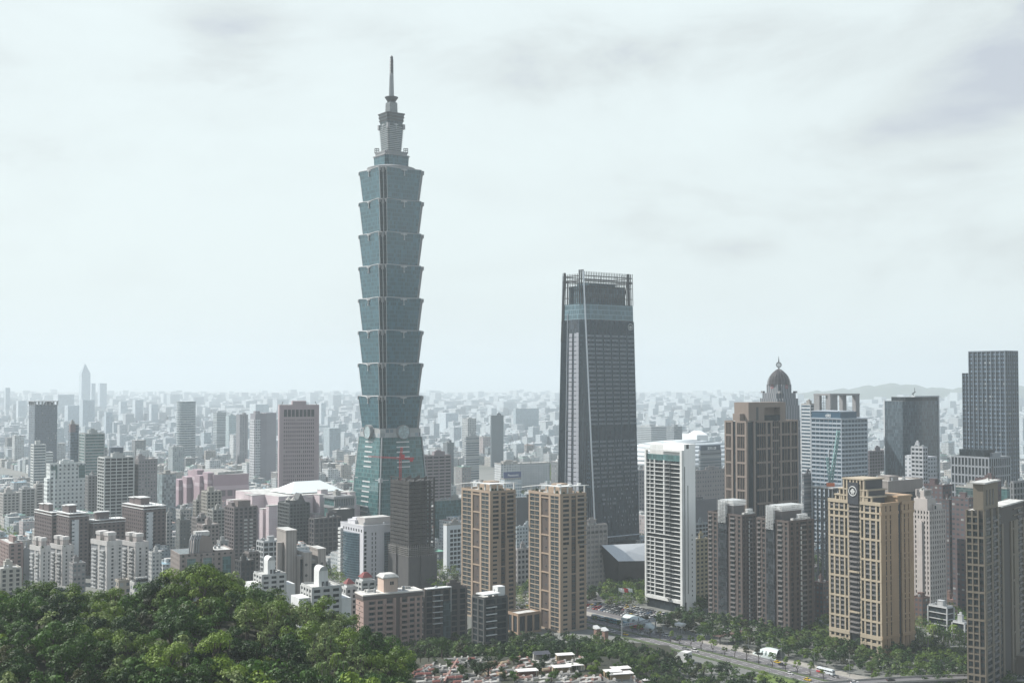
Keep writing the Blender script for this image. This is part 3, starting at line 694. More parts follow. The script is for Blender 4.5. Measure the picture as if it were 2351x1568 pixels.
for j in range(14): b.put('window', 'R', W_*.72, 12+j*3.4, ('s',), winmaker(.8, 1.2, gl1, wfd, 0), .06)
b.finish()
m = MB(); m.box(0.2, 2, H-8.5, 1, L_-1.8, H-4, 0); b.part('top_glazing', m, [greengl])
m = MB(); m.box(4, L_*.55, H-9, W_, L_-1, H+3); b.part('penthouse', m, [white])
m = MB(); m.box(3.9, .3, H+1, 6.5, -.06, H+4); b.part('roof_opening', m, [steel])
for x, y in ((1.5, 2), (1.5, L_*.25), (1.5, L_*.5), (1.5, L_*.75)): m = MB(); m.box(x-.6, y-.6, 0, x+.6, y+.6, 7.5); b.part('column', m, [white])

# ------------------------------------------------------------------ dark brown twin towers with white lattice crowns
brn = mat('brown_tile', (.085,.066,.06), .75, amt=.25); brnd = mat('dark_brown_tile', (.03,.024,.024), .7, amt=.2); lav = mat('sill_grey', (.16,.15,.148), .7, amt=.2)
lat = mat('white_lattice', (.72,.74,.74), .5, amt=.1)
def brown_tower(label, uc, D, ul, ur, vtop):
    b = B('apartment_tower', label, 'apartment tower', uc, D, ul, ur, vtop, group='dark brown apartment towers with lattice crowns')
    W_, L_, H = b.W, b.L, b.H; nfl = 23; fh = H/nfl
    m = MB(); m.box(.7, .7, 0, W_-.7, L_-.7, H-.3, 0, 1); b.part('core_wall', m, [brnd, roofg])
    m = MB()
    for f, P in (('R', ((0, .07), (.17, .29), (.38, .44), (.70, .78), (.9, 1))), ('L', ((0, .05), (.12, .20), (.34, .42), (.68, .74), (.82, .88), (.97, 1))), ('B', ((0, .1), (.3, .4), (.6, .7), (.9, 1))), ('K', ((0, .1), (.3, .4), (.6, .7), (.9, 1)))):
        n = b.len(f)
        for a, c in P: b.fb(m, f, a*n, c*n, 0, H, -.7, .1)
    for j in range(nfl):
        z = j*fh
        for f, P in (('R', ((.0, .4), (.75, 1))), ('L', ((0, .38), (.7, 1))), ('B', ((0, 1),)), ('K', ((0, 1),))):
            n = b.len(f)
            for a, c in P: b.fb(m, f, a*n, c*n, z, z+fh*.34, -.7, .0)
    for f in 'RLBK': b.fb(m, f, 0, b.len(f), H-.8, H+.6, -.7, .25)
    b.part('wall', m, [brn])
    m = MB()                                                       # dark recessed bay on the left face
    b.fb(m, 'L', .42*L_, .68*L_, 0, H-2, -.6, .9, 0); b.part('dark_bay', m, [glassmat('bay_glass', (.016,.02,.025), 2.2, 3.4, vary=1.2, line=.2, linec=(.05,.055,.06))])
    b.part('service_shaft', MB().box(W_*.47, -.3, 2, W_*.50, .5, H-4), [lat])
    for j in range(nfl):
        z = j*fh
        sl = lambda w, d=1.0: (lambda: (MB().box(-w/2, -d, 0, w/2, .6, fh*.3), [lav]))
        b.put('balcony', 'R', .57*W_, z+.1, ('r',), sl(W_*.24, .5), .1)
        for q, w in ((.27, .13), ): b.put('balcony', 'L', q*L_, z+.1, ('l',), sl(L_*w, .6), .1)
        b.put('balcony', 'L', .925*L_, z+.1, ('l2',), sl(L_*.09, .6), .1)
        for q, w in ((.12, .09), (.335, .085), (.84, .11)): b.put('window', 'R', q*W_, z+fh*.34, ('w', w), winmaker(W_*w, fh*.62, gl1, wfd, 1 if w > .1 else 0), -.3)
        b.put('window', 'R', .6*W_, z+fh*.36, ('wb',), winmaker(W_*.2, fh*.56, gl1, wfd, 2), -.55)
        for q, w in ((.085, .06), (.27, .12), (.78, .07), (.925, .08)): b.put('window', 'L', q*L_, z+fh*.36, ('v', w), winmaker(L_*w, fh*.6, gl1, wfd, 1 if w > .1 else 0), -.35)
        b.put('window', 'L', .55*L_, z+fh*.3, ('vb',), winmaker(L_*.12, fh*.5, gl2, wfd, 3), .95)
    b.finish()
    m = MB(); m.box(W_*.12, L_*.3, H, W_*.9, L_*.62, H+6.2); m.box(-.4, L_*.5, H-7, W_*.2, L_*.66, H+2); b.part('penthouse', m, [mat('dark_penthouse', (.13,.12,.12), amt=.2)])
    m = MB()                                                       # lattice screens: a real grid of slats round the penthouse top
    def lattice(x0, y0, x1, y1, z0, z1, st=.95):
        nx, ny, nz = max(1, int((x1-x0)/st)), max(1, int((y1-y0)/st)), max(1, int((z1-z0)/st))
        for i in range(nx+1):
            x = x0+(x1-x0)*i/nx
            for y in (y0, y1): m.box(x-.1, y-.1, z0, x+.1, y+.1, z1)
            m.box(x-.1, y0, z1-.1, x+.1, y1, z1+.08)
        for i in range(ny+1):
            y = y0+(y1-y0)*i/ny
            for x in (x0, x1): m.box(x-.1, y-.1, z0, x+.1, y+.1, z1)
            m.box(x0, y-.1, z1-.1, x1, y+.1, z1+.1)
        for k in range(nz+1):
            z = z0+(z1-z0)*k/nz
            m.box(x0, y0-.12, z-.1, x1, y0+.12, z+.1); m.box(x0, y1-.12, z-.1, x1, y1+.12, z+.1); m.box(x0-.12, y0, z-.1, x0+.12, y1, z+.1); m.box(x1-.12, y0, z-.1, x1+.12, y1, z+.1)
    lattice(W_*.08, L_*.26, W_*.94, L_*.66, H+6.4, H+9.8)
    for q in (.44, .52, .60): lattice(-1.6, L_*q, 0.4, L_*q+1.7, H-6, H+9.4)
    lattice(W_*.45, .2, W_*.75, 3.2, H+1, H+4.2)
    b.part('lattice_crown', m, [lat])
    for q in range(4):
        m = MB(); x = W_*(.2+.2*q); m.box(x, 1, H+.6, x+2.5, 3, H+1.8); b.part('roof_unit', m, [roofl])
    return b
w1 = brown_tower('left tower of the dark brown pair topped with white lattice boxes', 1704, 850, 1625.5, 1737, 1184)
w2 = brown_tower('right tower of the dark brown pair topped with white lattice boxes, nearer the road', 1811.6, 800, 1737.5, 1869, 1198)

# ------------------------------------------------------------------ big cream stone tower with the round emblem
crm = mat('cream_stone', (.38,.32,.235), .7, amt=.2); crmw = mat('warm_lit_stone', (.39,.265,.16), .7, amt=.25); nav = mat('navy_panel', (.03,.035,.045), .5, amt=.1)  # right-face stone: colour brightened and warmed to look lit by warm light
b = B('apartment_tower', 'large cream stone tower with stepped top and round white crest', 'apartment tower', 2024, 741, 1903, 2098, 1159)
W_, L_, H = b.W, b.L, b.H; nfl = 26; zb_ = 13.0; fh = (H-zb_)/nfl
m = MB(); m.box(.8, .8, 0, W_-.8, L_-.8, H-.2, 0, 1); b.part('core_wall', m, [nav, roofl])
m = MB(); cols = [(0, .03), (.075, .105), (.185, .215), (.295, .325), (.37, .40), (.60, .63), (.675, .70), (.775, .80), (.87, .90), (.965, 1)]
for a, c in cols: b.fb(m, 'L', a*L_, c*L_, 0, H, -.8, .25)
for j in range(nfl+1):
    if j % 4 == 3 or j in (nfl, 0):
        z = zb_+j*fh
        for a, c in ((0, .40), (.60, 1)): b.fb(m, 'L', a*L_, c*L_, z-.7, z+.5, -.8, .35)
b.fb(m, 'L', 0, .4*L_, 0, 2, -.8, .3); b.fb(m, 'L', .6*L_, L_, 0, 2, -.8, .3)
for a, c in ((0, .40), (.60, 1)):
    b.fb(m, 'L', a*L_, c*L_, zb_-5.6, zb_-3.9, -.8, .2); b.fb(m, 'L', a*L_, c*L_, zb_-1.6, zb_+.9, -.8, .6); b.fb(m, 'L', a*L_, c*L_, H-.9, H+1.2, -.8, .6); b.fb(m, 'L', a*L_, c*L_, H-6, H-5, -.8, .5)
b.part('stone_grid', m, [crm])
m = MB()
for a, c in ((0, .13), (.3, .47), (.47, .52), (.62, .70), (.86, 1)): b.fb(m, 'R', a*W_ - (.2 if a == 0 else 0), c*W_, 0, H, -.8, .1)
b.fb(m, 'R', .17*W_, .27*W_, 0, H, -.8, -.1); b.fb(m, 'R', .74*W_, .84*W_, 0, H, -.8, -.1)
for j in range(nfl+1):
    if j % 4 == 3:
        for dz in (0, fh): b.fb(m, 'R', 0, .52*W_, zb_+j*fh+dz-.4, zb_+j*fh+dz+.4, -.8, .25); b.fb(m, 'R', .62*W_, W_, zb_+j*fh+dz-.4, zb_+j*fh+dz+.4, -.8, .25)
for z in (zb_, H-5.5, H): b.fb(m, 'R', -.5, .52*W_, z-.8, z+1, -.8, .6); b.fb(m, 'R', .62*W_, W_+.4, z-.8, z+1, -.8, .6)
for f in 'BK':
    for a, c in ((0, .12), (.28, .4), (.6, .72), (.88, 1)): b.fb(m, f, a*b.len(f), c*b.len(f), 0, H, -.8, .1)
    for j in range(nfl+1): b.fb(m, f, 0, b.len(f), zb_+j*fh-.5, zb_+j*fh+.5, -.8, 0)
b.part('warm_lit_masonry', m, [crmw])
for j in range(nfl):
    z = zb_ + j*fh
    for a, c in zip(cols[:-1], cols[1:]):
        if a[1] == .40: continue
        s = (a[1]+c[0])/2; w = (c[0]-a[1])
        b.put('window', 'L', s*L_, z+fh*.34, ('w', round(w, 3)), winmaker(w*L_, fh*.6, gl1, wfd, 1 if w > .06 else 0), -.45)
        if w > .06 and j % 4 != 3: b.put('balcony', 'L', s*L_, z-.1, ('b', round(w, 3)), (lambda w=w: (MB().box(-w*L_/2, -.1, 0, w*L_/2, .7, fh*.32), [lav])), -.05)
    b.put('bay_balcony', 'L', .5*L_, z, ('c', j % 8 == 4), (lambda k=(j % 8 == 4): (MB().box(-.095*L_, -1.2, 0, .095*L_, .8, fh*.33).box(-.07*L_, -1.5, .1, .07*L_, -1.2, fh*.3), [crm if k else lav])), -.2)
    for q in (.15, .285, .72, .85): b.put('window', 'R', q*W_, z+.5, ('r',), winmaker(.035*W_, fh*.75, gl1, wfd, 0), -.4)
for q in (.05, .255, .34, .645, .74, .93): b.put('window', 'L', q*L_, 3, ('q',), winmaker(.045*L_, 4, gl1, wfd, 1), -.35)
b.finish()
# stepped crown
m = MB()
for x0, y0, x1, y1, h in ((-.2, .16*L_, W_*.45, .88*L_, 4.5), (-.2, .24*L_, W_*.6, .80*L_, 8.5), (-.4, .30*L_, W_*.62, .72*L_, 15)):
    m.box(x0+1, y0+1, H, x1-1, y1-1, H+h-.8, 1); m.box(x0-.3, y0, H+h-.8, x1, y1, H+h)
    for q in range(7): y = y0+.6+(y1-y0-1.6)*q/6; m.box(x0, y-.5, H, x0+1.2, y+.5, H+h-.8)
m.box(W_*.55, 1, H, W_*.98, L_*.45, H+3.5, 2); m.box(W_*.53, .5, H+3.5, W_, L_*.47, H+4.6, 2)
b.part('stepped_crown', m, [crm, nav, crmw])
m = MB(); m.box(-1.2, .40*L_, H-1, .4, .60*L_, H+12.5); pnl = b.part('crest_panel', m, [nav])
m = MB(); cy_, cz_ = .5*L_, H+7
for t in range(24):
    a0, a1 = t*math.pi/12, (t+1)*math.pi/12
    m.bar((-1.4, cy_+2.9*math.cos(a0), cz_+2.9*math.sin(a0)), (-1.4, cy_+2.9*math.cos(a1), cz_+2.9*math.sin(a1)), .45)
for dy, dz, r in ((0, .9, .9), (-.9, 0, .8), (.9, 0, .8), (0, -.6, .8), (-.5, -1.2, .6), (.5, -1.2, .6)):
    n = len(m.v); m.v += [(-1.5, cy_+dy+r*math.cos(k*math.pi/4), cz_+dz+r*math.sin(k*math.pi/4)) for k in range(8)]; m.f.append(tuple(range(n+7, n-1, -1))); m.m.append(0)
b.part('crest', m, [white], parent=pnl)

# ------------------------------------------------------------------ far right brown tower
tpe = mat('taupe_stone', (.16,.135,.10), .75, amt=.3); tpo = mat('orange_stone', (.40,.27,.18), .75, amt=.2)
b = B('apartment_tower', 'dark taupe stone tower at the right edge with arched top windows', 'apartment tower', 2262, 640, 2219, 2356, 1172, a=38)
W_, L_, H = b.W, b.L, b.H; nfl = 28; fh = H/nfl
m = MB(); m.box(.6, .6, 0, W_-.6, L_-.6, H-.3, 0, 1); b.part('core_wall', m, [mat('shadow_brown', (.06,.055,.05), amt=.2), roofl])
m = MB()
for f, P in (('R', ((0, .035), (.155, .19), (.30, .335), (.40, .44), (.62, .66), (.70, .8), (.93, 1))), ('L', ((0, .06), (.30, .37), (.62, .69), (.94, 1))), ('B', ((0, .1), (.45, .55), (.9, 1))), ('K', ((0, .1), (.45, .55), (.9, 1)))):
    for a, c in P: b.fb(m, f, a*b.len(f), c*b.len(f), 0, H-10 if (f == 'R' and a > .38) else H, -.6, .15)
for j in range(nfl):
    z = j*fh
    if j % 4 == 0:
        for f in 'RLBK': b.fb(m, f, 0, b.len(f) if f != 'R' else .34*W_, z-.5, z+.5, -.6, .22)
        b.fb(m, 'R', .66*W_, W_, z-.5, z+.5, -.6, .22)
    else:
        b.fb(m, 'R', .70*W_, .95*W_, z-.3, z+.3, -.6, .05); b.fb(m, 'L', .3*L_, L_, z-.3, z+.4, -.6, .05)
b.part('stone_grid', m, [tpe])
for j in range(nfl-1):
    z = j*fh
    b.put('window', 'R', .095*W_, z+.7, ('a',), winmaker(W_*.115, fh*.62, gl1, wfd, 3), -.35)
    b.put('window', 'R', .245*W_, z+.8, ('b',), winmaker(W_*.10, fh*.6, gl1, wfd, 1), -.35)
    b.put('window', 'R', .37*W_, z+.8, ('d',), winmaker(W_*.055, fh*.6, gl1, wfd, 0), -.35)
    if j % 4: b.put('balcony', 'R', .095*W_, z-.2, ('e',), (lambda: (MB().box(-W_*.045, -.1, 0, W_*.045, .6, 1.1), [lav])), -.1)
    b.put('balcony', 'R', .245*W_, z-.1, ('g',), (lambda: (MB().box(-W_*.05, -.5, 0, W_*.05, .6, .9), [lav])), 0)
    b.put('balcony', 'R', .86*W_, z-.1, ('h',), (lambda: (MB().box(-W_*.04, -.4, 0, W_*.04, .6, 1.3), [lav])), 0)
    b.put('window', 'R', .86*W_, z+1.1, ('i',), winmaker(W_*.10, fh*.5, gl1, wfd, 1), -.4)
    for q in (.18, .5, .82): b.put('window', 'L', q*L_, z+.9, ('f',), winmaker(L_*.2, fh*.6, gl1, wfd, 1), -.35)
b.finish()
m = MB(); m.box(.5, .5, H, W_*.34, L_*.6, H+14, 0, 0); m.box(-.9, -.9, H+14, W_*.34+1.4, L_*.6+1, H+14.8, 1, 1)
m.box(W_*.42, 1, H-10, W_*.95, L_*.7, H-1, 0, 0); m.box(W_*.40, 0, H-1, W_*.97, L_*.72, H-.2, 1, 1); b.part('attic_block', m, [tpe, roofl])
for i in range(3):
    x = W_*(.085 + .07*i); m = MB(); P = [(x-1.0, .35, H+2), (x+1.0, .35, H+2)] + [(x+1.0*math.cos(t*math.pi/6), .35, H+9.4+1.2*math.sin(t*math.pi/6)) for t in range(7)]
    m.v += P; m.f.append(tuple(range(9))); m.m.append(0); b.part('arched_window', m, [darkgl])
m = MB(); m.bar((W_*.33, L_*.3, H+14), (W_*.33, L_*.3, H+22), .7); m.bar((W_*.2, L_*.2, H+14.8), (W_*.2, L_*.2, H+18), .4); b.part('roof_mast', m, [steel])
m = MB(); m.box(W_*.72, -6, 0, W_*1.3, -.2, 15); m.box(W_*.7, -6.5, 15, W_*1.3, -.2, 16); b.part('portico', m, [tpe])

# ------------------------------------------------------------------ brown bank headquarters behind, with a crown opening
bkm = mat('bank_stone', (.205,.165,.14), .75, amt=.2); bkg = glassmat('bank_glass', (.006,.012,.017), 1.2, 3.9, vary=.8, line=.1, linec=(.02,.03,.035), spec=.2)
b = B('office_tower', 'tall brown stone office tower with a hollow crown, in front of the domed tower', 'office tower', 1715.6, 1000, 1665, 1833.6, 967)
W_, L_, H = b.W, b.L, b.H
m = MB(); m.box(.5, .5, 0, W_-.5, L_-.5, H-.5, 0, 1); b.part('glazing', m, [bkg, roofl])
m = MB(); G = 11.4
for f, P in (('R', ((0, .02), (.125, .165), (.36, .395), (.455, .49), (.64, .675), (.835, .865), (.98, 1))), ('L', ((0, .08), (.42, .5), (.62, .70), (.93, 1))), ('B', ((0, .1), (.45, .55), (.9, 1))), ('K', ((0, .1), (.45, .55), (.9, 1)))):
    n = b.len(f)
    for a, c in P: b.fb(m, f, a*n, c*n, 0, H, -.5, .3)
    for x in ((.245, .285, .325, .535, .57, .605, .73, .76, .79, .90, .935) if f == 'R' else (.12, .2, .28, .35, .76, .82, .88)): b.fb(m, f, x*n-.19, x*n+.19, 0, H, -.5, .1)
    for k in range(13):
        z = H - k*G
        if z < 0: break
        for a, c in (((.19, .50), (.62, .83), (.86, 1)) if f == 'R' else ((0, .45), (.66, 1))): b.fb(m, f, a*n, c*n, z-1.5, z+.1, -.5, .38)
        if f == 'R': b.fb(m, f, .50*n, .62*n, z-G*.5-.6, z-G*.5+.6, -.5, .2); b.fb(m, f, .83*n, .87*n, z-G*.5-.6, z-G*.5+.6, -.5, .2)
b.part('stone_frame', m, [bkm])
m = MB(); x0, x1, y0, y1, z0, z1_ = W_*.08, W_*.80, L_*.1, L_*.75, H, H+15.5
for bx in ((x0, y0, z0, x0+(x1-x0)*.42, y1, z1_), (x0+(x1-x0)*.85, y0, z0, x1, y1, z1_), (x0+(x1-x0)*.42, y0, z1_-4.4, x0+(x1-x0)*.85, y1, z1_-.02), (x0+(x1-x0)*.56, y0+6, z0, x0+(x1-x0)*.85, y1, z1_-4.4)): m.box(*bx)
m.box(x0+(x1-x0)*.42, y0+.4, z0, x0+(x1-x0)*.85, y0+1, z0+4.6, 1); m.box(-.2, L_*.3, H, x0, L_*.62, H+6, 0)
b.part('hollow_crown', m, [bkm, bkg])
m = MB(); m.box(x0+(x1-x0)*.2, y0-.1, H+.5, x0+(x1-x0)*.26, y0-.0, z1_-4); b.part('crown_slot', m, [steel])

# ------------------------------------------------------------------ tall navy tower at the right
b = B('office_skyscraper', 'tall dark navy glass tower with pale vertical fins, at the right', 'skyscraper', 2308.5, 1300, 2226, 2337.6, 805, zr=150)
W_, L_, H = b.W, b.L, b.H
m = MB(); m.box(0, 0, 0, W_, L_, H, 0, 1); b.part('curtain_wall', m, [gridmat('navy_grid', (.013,.022,.033), (.06,.085,.11), 2.8, 4.6, .62, .42, rough=.3, vary=.8, light=.05, amt=.1, grough=.3), roofg])
m = MB()
for i in range(9): y = L_*i/8; m.box(-.9, y-.45, 0, 0, y+.45, H)
for i in range(7): x = W_*i/6; m.box(x-.3, -.6, 0, x+.3, 0, H)
m.box(-.8, -.6, H-1, W_, L_, H+.2); b.part('vertical_fins', m, [mat('pale_fin', (.17,.205,.24), .4, .3, amt=.1)])
m = MB(); m.box(1.5, L_, 0, W_, L_+9.5, H-24); wing = b.part('side_wing', m, [MATS['navy_grid']])
m = MB(); m.box(.6, L_+9.0, 0, 1.5, L_+9.5, H-24); m.box(.6, L_+4.5, 0, 1.5, L_+5, H-24); b.part('wing_fin', m, [MATS['pale_fin']], parent=wing)

# ------------------------------------------------------------------ dark slab with a white edge frame
b = B('office_tower', 'broad dark glass slab framed by a thin white edge, cranes on its roof', 'office tower', 2073, 1350, 2031, 2155.5, 921, zr=100)
W_, L_, H = b.W, b.L, b.H
m = MB(); P = [(0, 0), (W_*.5, -2.2), (W_, 0), (W_, L_), (0, L_)]; m.prism(P, 14, H, 0, mt=1)
b.part('curtain_wall', m, [glassmat('slab_glass', (.026,.042,.052), 1.5, 4.0, vary=1.1, line=.14, linec=(.07,.09,.11), mull=.25), roofg])
m = MB(); m.box(1, 1, 0, W_-1, L_-1, 14); b.part('podium', m, [darkgl])
m = MB(); m.box(-.2, L_-.6, 16, .9, L_+.8, H+1); m.box(-.3, 0, 15, .5, L_, 16.6); m.box(W_-.8, -.9, 8, W_+.8, .4, H+6); m.prism([(W_*.3, -2), (W_*.5, -2.9), (W_+.8, -.7), (W_, 3), (W_*.3, 3)], H+4.6, H+6, 0); b.part('edge_frame', m, [mat('slab_white', (.52,.55,.57), amt=.1)])
m = MB(); m.prism([(W_*.1, 1), (W_*.5, -1.7), (W_-.9, .3), (W_-1, L_*.8), (W_*.1, L_*.8)], H, H+4.6, 0); b.part('plant_floor', m, [darkgl])
m = MB(); m.bar((W_*.36, 3, H+4.6), (W_*.36, 3, H+8), .6); m.bar((W_*.33, 3, H+8), (W_*.42, 3, H+10.5), .9); m.bar((W_*.40, 3, H+9), (W_*.40, 3, H+15), .4); b.part('roof_crane', m, [steel])

# ------------------------------------------------------------------ banded office block with the bank sign, and the frame-topped tower behind it
b = B('office_tower', 'blue and white striped office block with letters citi on its blue top band', 'office tower', 1932, 1200, 1864, 1991, 963, zr=100)
W_, L_, H = b.W, b.L, b.H
framed(b, 0, H, glassmat('citi_glass', (.022,.045,.065), 1.5, 4.2, vary=.6, line=0), mat('citi_band', (.33,.375,.42), amt=.1), 5.2, .35, 4.3, 1.7, .5, bo=.42)
m = MB(); m.box(-.1, W_*.02, H, W_*.62, L_*1.0, H+7.6, 0, 1); top = b.part('blue_parapet', m, [mat('deep_blue', (.03,.075,.12), .3, amt=.1), roofl])
m = MB(); m.box(-.9, -.9, H+.2, W_*.7, L_+.5, H+1.2); m.box(-.5, L_*.1, H+7.6, W_*.62, L_, H+8.3); m.box(W_*.62, -2, H+.4, W_+6, L_*.5, H+1.1); b.part('roof_visor', m, [MATS['citi_band']])
sign(b, 'citi', 'L', L_*.43, H+2.2, 5.4, pale_tone)
m = MB(); m.box(-.9, L_*.40, 0, -.2, L_*.44, H-30); b.part('vertical_rib', m, [MATS['citi_band']])
m = MB(); m.bar((W_*.9, .5, H), (W_*.9, .5, H+.5), .5); b.part('visor_post', m, [white])
b = B('office_tower', 'grey stone tower with a large open square frame on top, behind the striped block', 'office tower', 1907, 1370, 1869, 1974, 904, zr=120)
W_, L_, H = b.W, b.L, b.H; gs = mat('grey_stone', (.235,.235,.24), amt=.2)
plain(b, H-27, gridmat('frame_tower_grid', (.235,.235,.24), pw=3, ph=4, fw=.5, fh=.6))
m = MB(); m.box(0, 0, H-27, W_, L_, H-22, 0); m.box(0, 0, H-22, 4, 4, H-2); m.box(W_-7, 0, H-22, W_, 5, H-2); m.box(0, L_-8, H-22, 4, L_, H-2); m.box(W_-7, L_-5, H-22, W_, L_, H-2)
m.box(-.2, -.2, H-2, W_+.2, 6, H); m.box(-.2, 6, H-2, 6, L_+.2, H); m.box(W_-7, 6, H-2, W_+.2, L_, H); m.box(6, L_-5, H-2, W_-7, L_, H); m.box(2, 2, H-22, 15, 8, H-2); b.part('open_frame', m, [gs])
m = MB()
for k in range(6): m.box(16, L_*.5, H-20+3*k, 26, L_*.5+.5, H-19.5+3*k); m.box(3, 9, H-20+3*k, 3.4, 18, H-19.5+3*k)
for x in (16, 19, 22, 26): m.box(x, L_*.5, H-22, x+.4, L_*.5+.4, H-2)
for y in (9, 12, 15, 18): m.box(3, y, H-22, 3.3, y+.4, H-2)
b.part('inner_lattice', m, [metalg])
b = B('office_tower', 'slim pale banded slab left of the striped block', 'office tower', 1861, 1400, 1840.5, 1880, 929, zr=100)
framed(b, 0, b.H, bluegl, mat('pale_band', (.50,.53,.55), amt=.15), 9, .4, 4.0, 1.7, .4); roofbits(b, b.H, seed=3)

# ------------------------------------------------------------------ domed tower
b = B('domed_tower', 'stepped grey tower with dark ribbed dome and needle finial', 'skyscraper', 1811, 1290, 1747, 1836.7, 1030, zr=150)
ax_ = (xx(1788.6, 1310, 150), 1310); b.root.location = (*ax_, 0); b.root.rotation_euler = (0, 0, R(36))
dg = gridmat('dome_tower_grid', (.27,.27,.285), (.06,.075,.09), 2.6, 60, .55, .96, vary=.3, light=0)
zD = lambda y: zz((1300+y/2.376)/1.6333, 1310)
def rot4(w, n): return notch(w, n)
m = MB()
for w, n, ya, yb in ((35.5, 4, 2600, 655), (34.5, 4, 655, 520), (32.4, 4, 520, 460), (29.8, 5, 460, 412), (21.6, 3, 412, 338)):
    m.prism(notch(w, n), 0 if ya > 2000 else zD(ya), zD(yb), 0, mt=1)
b.part('stepped_shaft', m, [dg, roofg])
m = MB()
for sx in (1,-1):
    for sy in (1,-1): m.box(sx*12.2-1.6, sy*12.2-1.6, zD(412), sx*12.2+1.6, sy*12.2+1.6, zD(395))
b.part('corner_turrets', m, [gs])
prof = [(338, 12.6), (300, 11.8), (270, 10.2), (245, 8.0), (225, 5.5), (208, 3.0), (198, .8)]
m = MB()
for (ya, ra), (yb, rb) in zip(prof[:-1], prof[1:]):
    m.cyl(0, 0, zD(ya), zD(yb), ra*.92, rb*.92, 20, 0)
    for t in range(20): a = 2*math.pi*t/20; m.bar((ra*math.cos(a), ra*math.sin(a), zD(ya)), (rb*math.cos(a), rb*math.sin(a), zD(yb)), .38, 1)
for i in range(12):
    y = 338 - 11.5*i
    for (ya, ra), (yb, rb) in zip(prof[:-1], prof[1:]):
        if yb <= y <= ya: r = ra + (rb-ra)*(ya-y)/(ya-yb); m.cyl(0, 0, zD(y), zD(y)+.45, r+.1, r+.1, 20, 1); break
b.part('dome', m, [mat('dome_red_brown', (.07,.066,.075), .5, .2, amt=.2), mat('dome_rib', (.20,.19,.20), .5, .3, amt=.1)])
m = MB(); m.cyl(0, 0, zD(205), zD(182), .9, .5, 8); k = 10
for t in range(8):
    a = math.pi*t/8
    for q in range(16):
        p0, p1 = 2*math.pi*q/16, 2*math.pi*(q+1)/16; zc = zD(162); r = 3.0
        m.bar((r*math.cos(p0)*math.cos(a), r*math.cos(p0)*math.sin(a), zc+r*math.sin(p0)), (r*math.cos(p1)*math.cos(a), r*math.cos(p1)*math.sin(a), zc+r*math.sin(p1)), .28)
m.cyl(0, 0, zD(182), zD(140), .35, .35, 8); m.cyl(0, 0, zD(142), zD(84), .8, .12, 8); b.part('finial', m, [steel])
for c, s_ in ((0, -1), (-1, 0)):
    m = MB(); m.v += []; zc = zD(356); yv = 10.95
    def Pq(a, r, o=0): x = r*math.cos(a); z = zc + r*math.sin(a); return (x, -yv-o, z) if s_ else (-yv-o, -x, z)
    n = 0; m.v += [Pq(2*math.pi*t/16, 2.2) for t in range(16)] + [Pq(2*math.pi*t/16, 1.3, .1) for t in range(16)]
    m.f += [tuple(range(16)), tuple(range(16, 32))]; m.m += [0, 1]; b.part('round_logo', m, [mat('logo_red', (.25,.05,.07), amt=0), gs])

# ------------------------------------------------------------------ scaffolded tower under construction and its red crane
blk = mat('dark_net', (.012,.012,.014), .9, amt=.5, sc=.5); netg = mat('grey_net', (.06,.06,.063), .9, amt=.5, sc=.3); deck = mat('rough_deck', (.04,.04,.04), amt=.4)
b = B('construction_tower', 'unfinished dark steel tower wrapped in black and grey netting', 'construction site', 940, 985, 898, 996.5, 1106)
W_, L_, H = b.W, b.L, b.H; zn = zz(1262, 985); nfl = 17; fh = (H-zn)/nfl
m = MB()
for j in range(nfl+1): z = zn+j*fh; m.box(0, 0, z-.3, W_, L_, z+.3)
b.part('floor_decks', m, [deck])
m = MB()
for i in range(6):
    for k in range(6): m.box(W_*i/5-.45, L_*k/5-.45, zn, W_*i/5+.45, L_*k/5+.45, H+(3 if (i+k) % 2 else .8))
for f in 'RL': b.fb(m, f, 0, b.len(f), H+2.2, H+2.9, -.3, .2)
b.part('steel_frame', m, [blk])
m = MB(); 
for j in range(nfl):
    z = zn+j*fh
    m.box(-.7, -.9, z+.9, W_*.7, -.6, z+fh-.1); m.box(-.8, -.7, z+.7, -.5, L_, z+fh-.1)
    if j % 3 == 0: m.box(W_*.7, -.7, z+.3, W_, -.5, z+fh*.45)
m.box(W_*.3, L_*.3, zn, W_*.7, L_*.7, H-4); b.part('black_netting', m, [blk])
m = MB(); P = [(-2, -2), (W_*.3, -2), (W_*.3, -.9), (W_*.42, -.9), (W_*.42, -2.2), (W_+1.6, -2.2), (W_+1.6, L_+1.5), (-2, L_+1.5), (-2, L_*.6), (-.9, L_*.6), (-.9, L_*.45), (-2, L_*.45)]
m.prism(P, 0, zn-5, 0); b.part('grey_netting', m, [netg])
m = MB()
for k in range(5): m.prism([(x*1.01-.2, y*1.01-.2) for x, y in P], zn-5+1.5*k, zn-4.7+1.5*k, 0)
for i in range(14):
    x = -2+(W_+3.6)*i/13; m.bar((x, -2.3, zn-6), (x, -2.3, zn+4), .22); y = -2+(L_+3)*i/13; m.bar((-2.2, y, zn-6), (-2.2, y, zn+4), .22)
b.part('scaffold', m, [mat('scaffold_grey', (.22,.21,.2), amt=.2)])
red = mat('crane_red', (.42,.02,.03), .5, amt=.15)
mx_, my_ = b.world(W_*.35, L_*.45); czt = zz(1052, my_)
cr = empty('tower_crane', (mx_, my_, H)); tag(cr, 'red tower crane standing on top of the unfinished netted tower', 'crane')
cr.location = (xx(919, my_, H), my_, H)
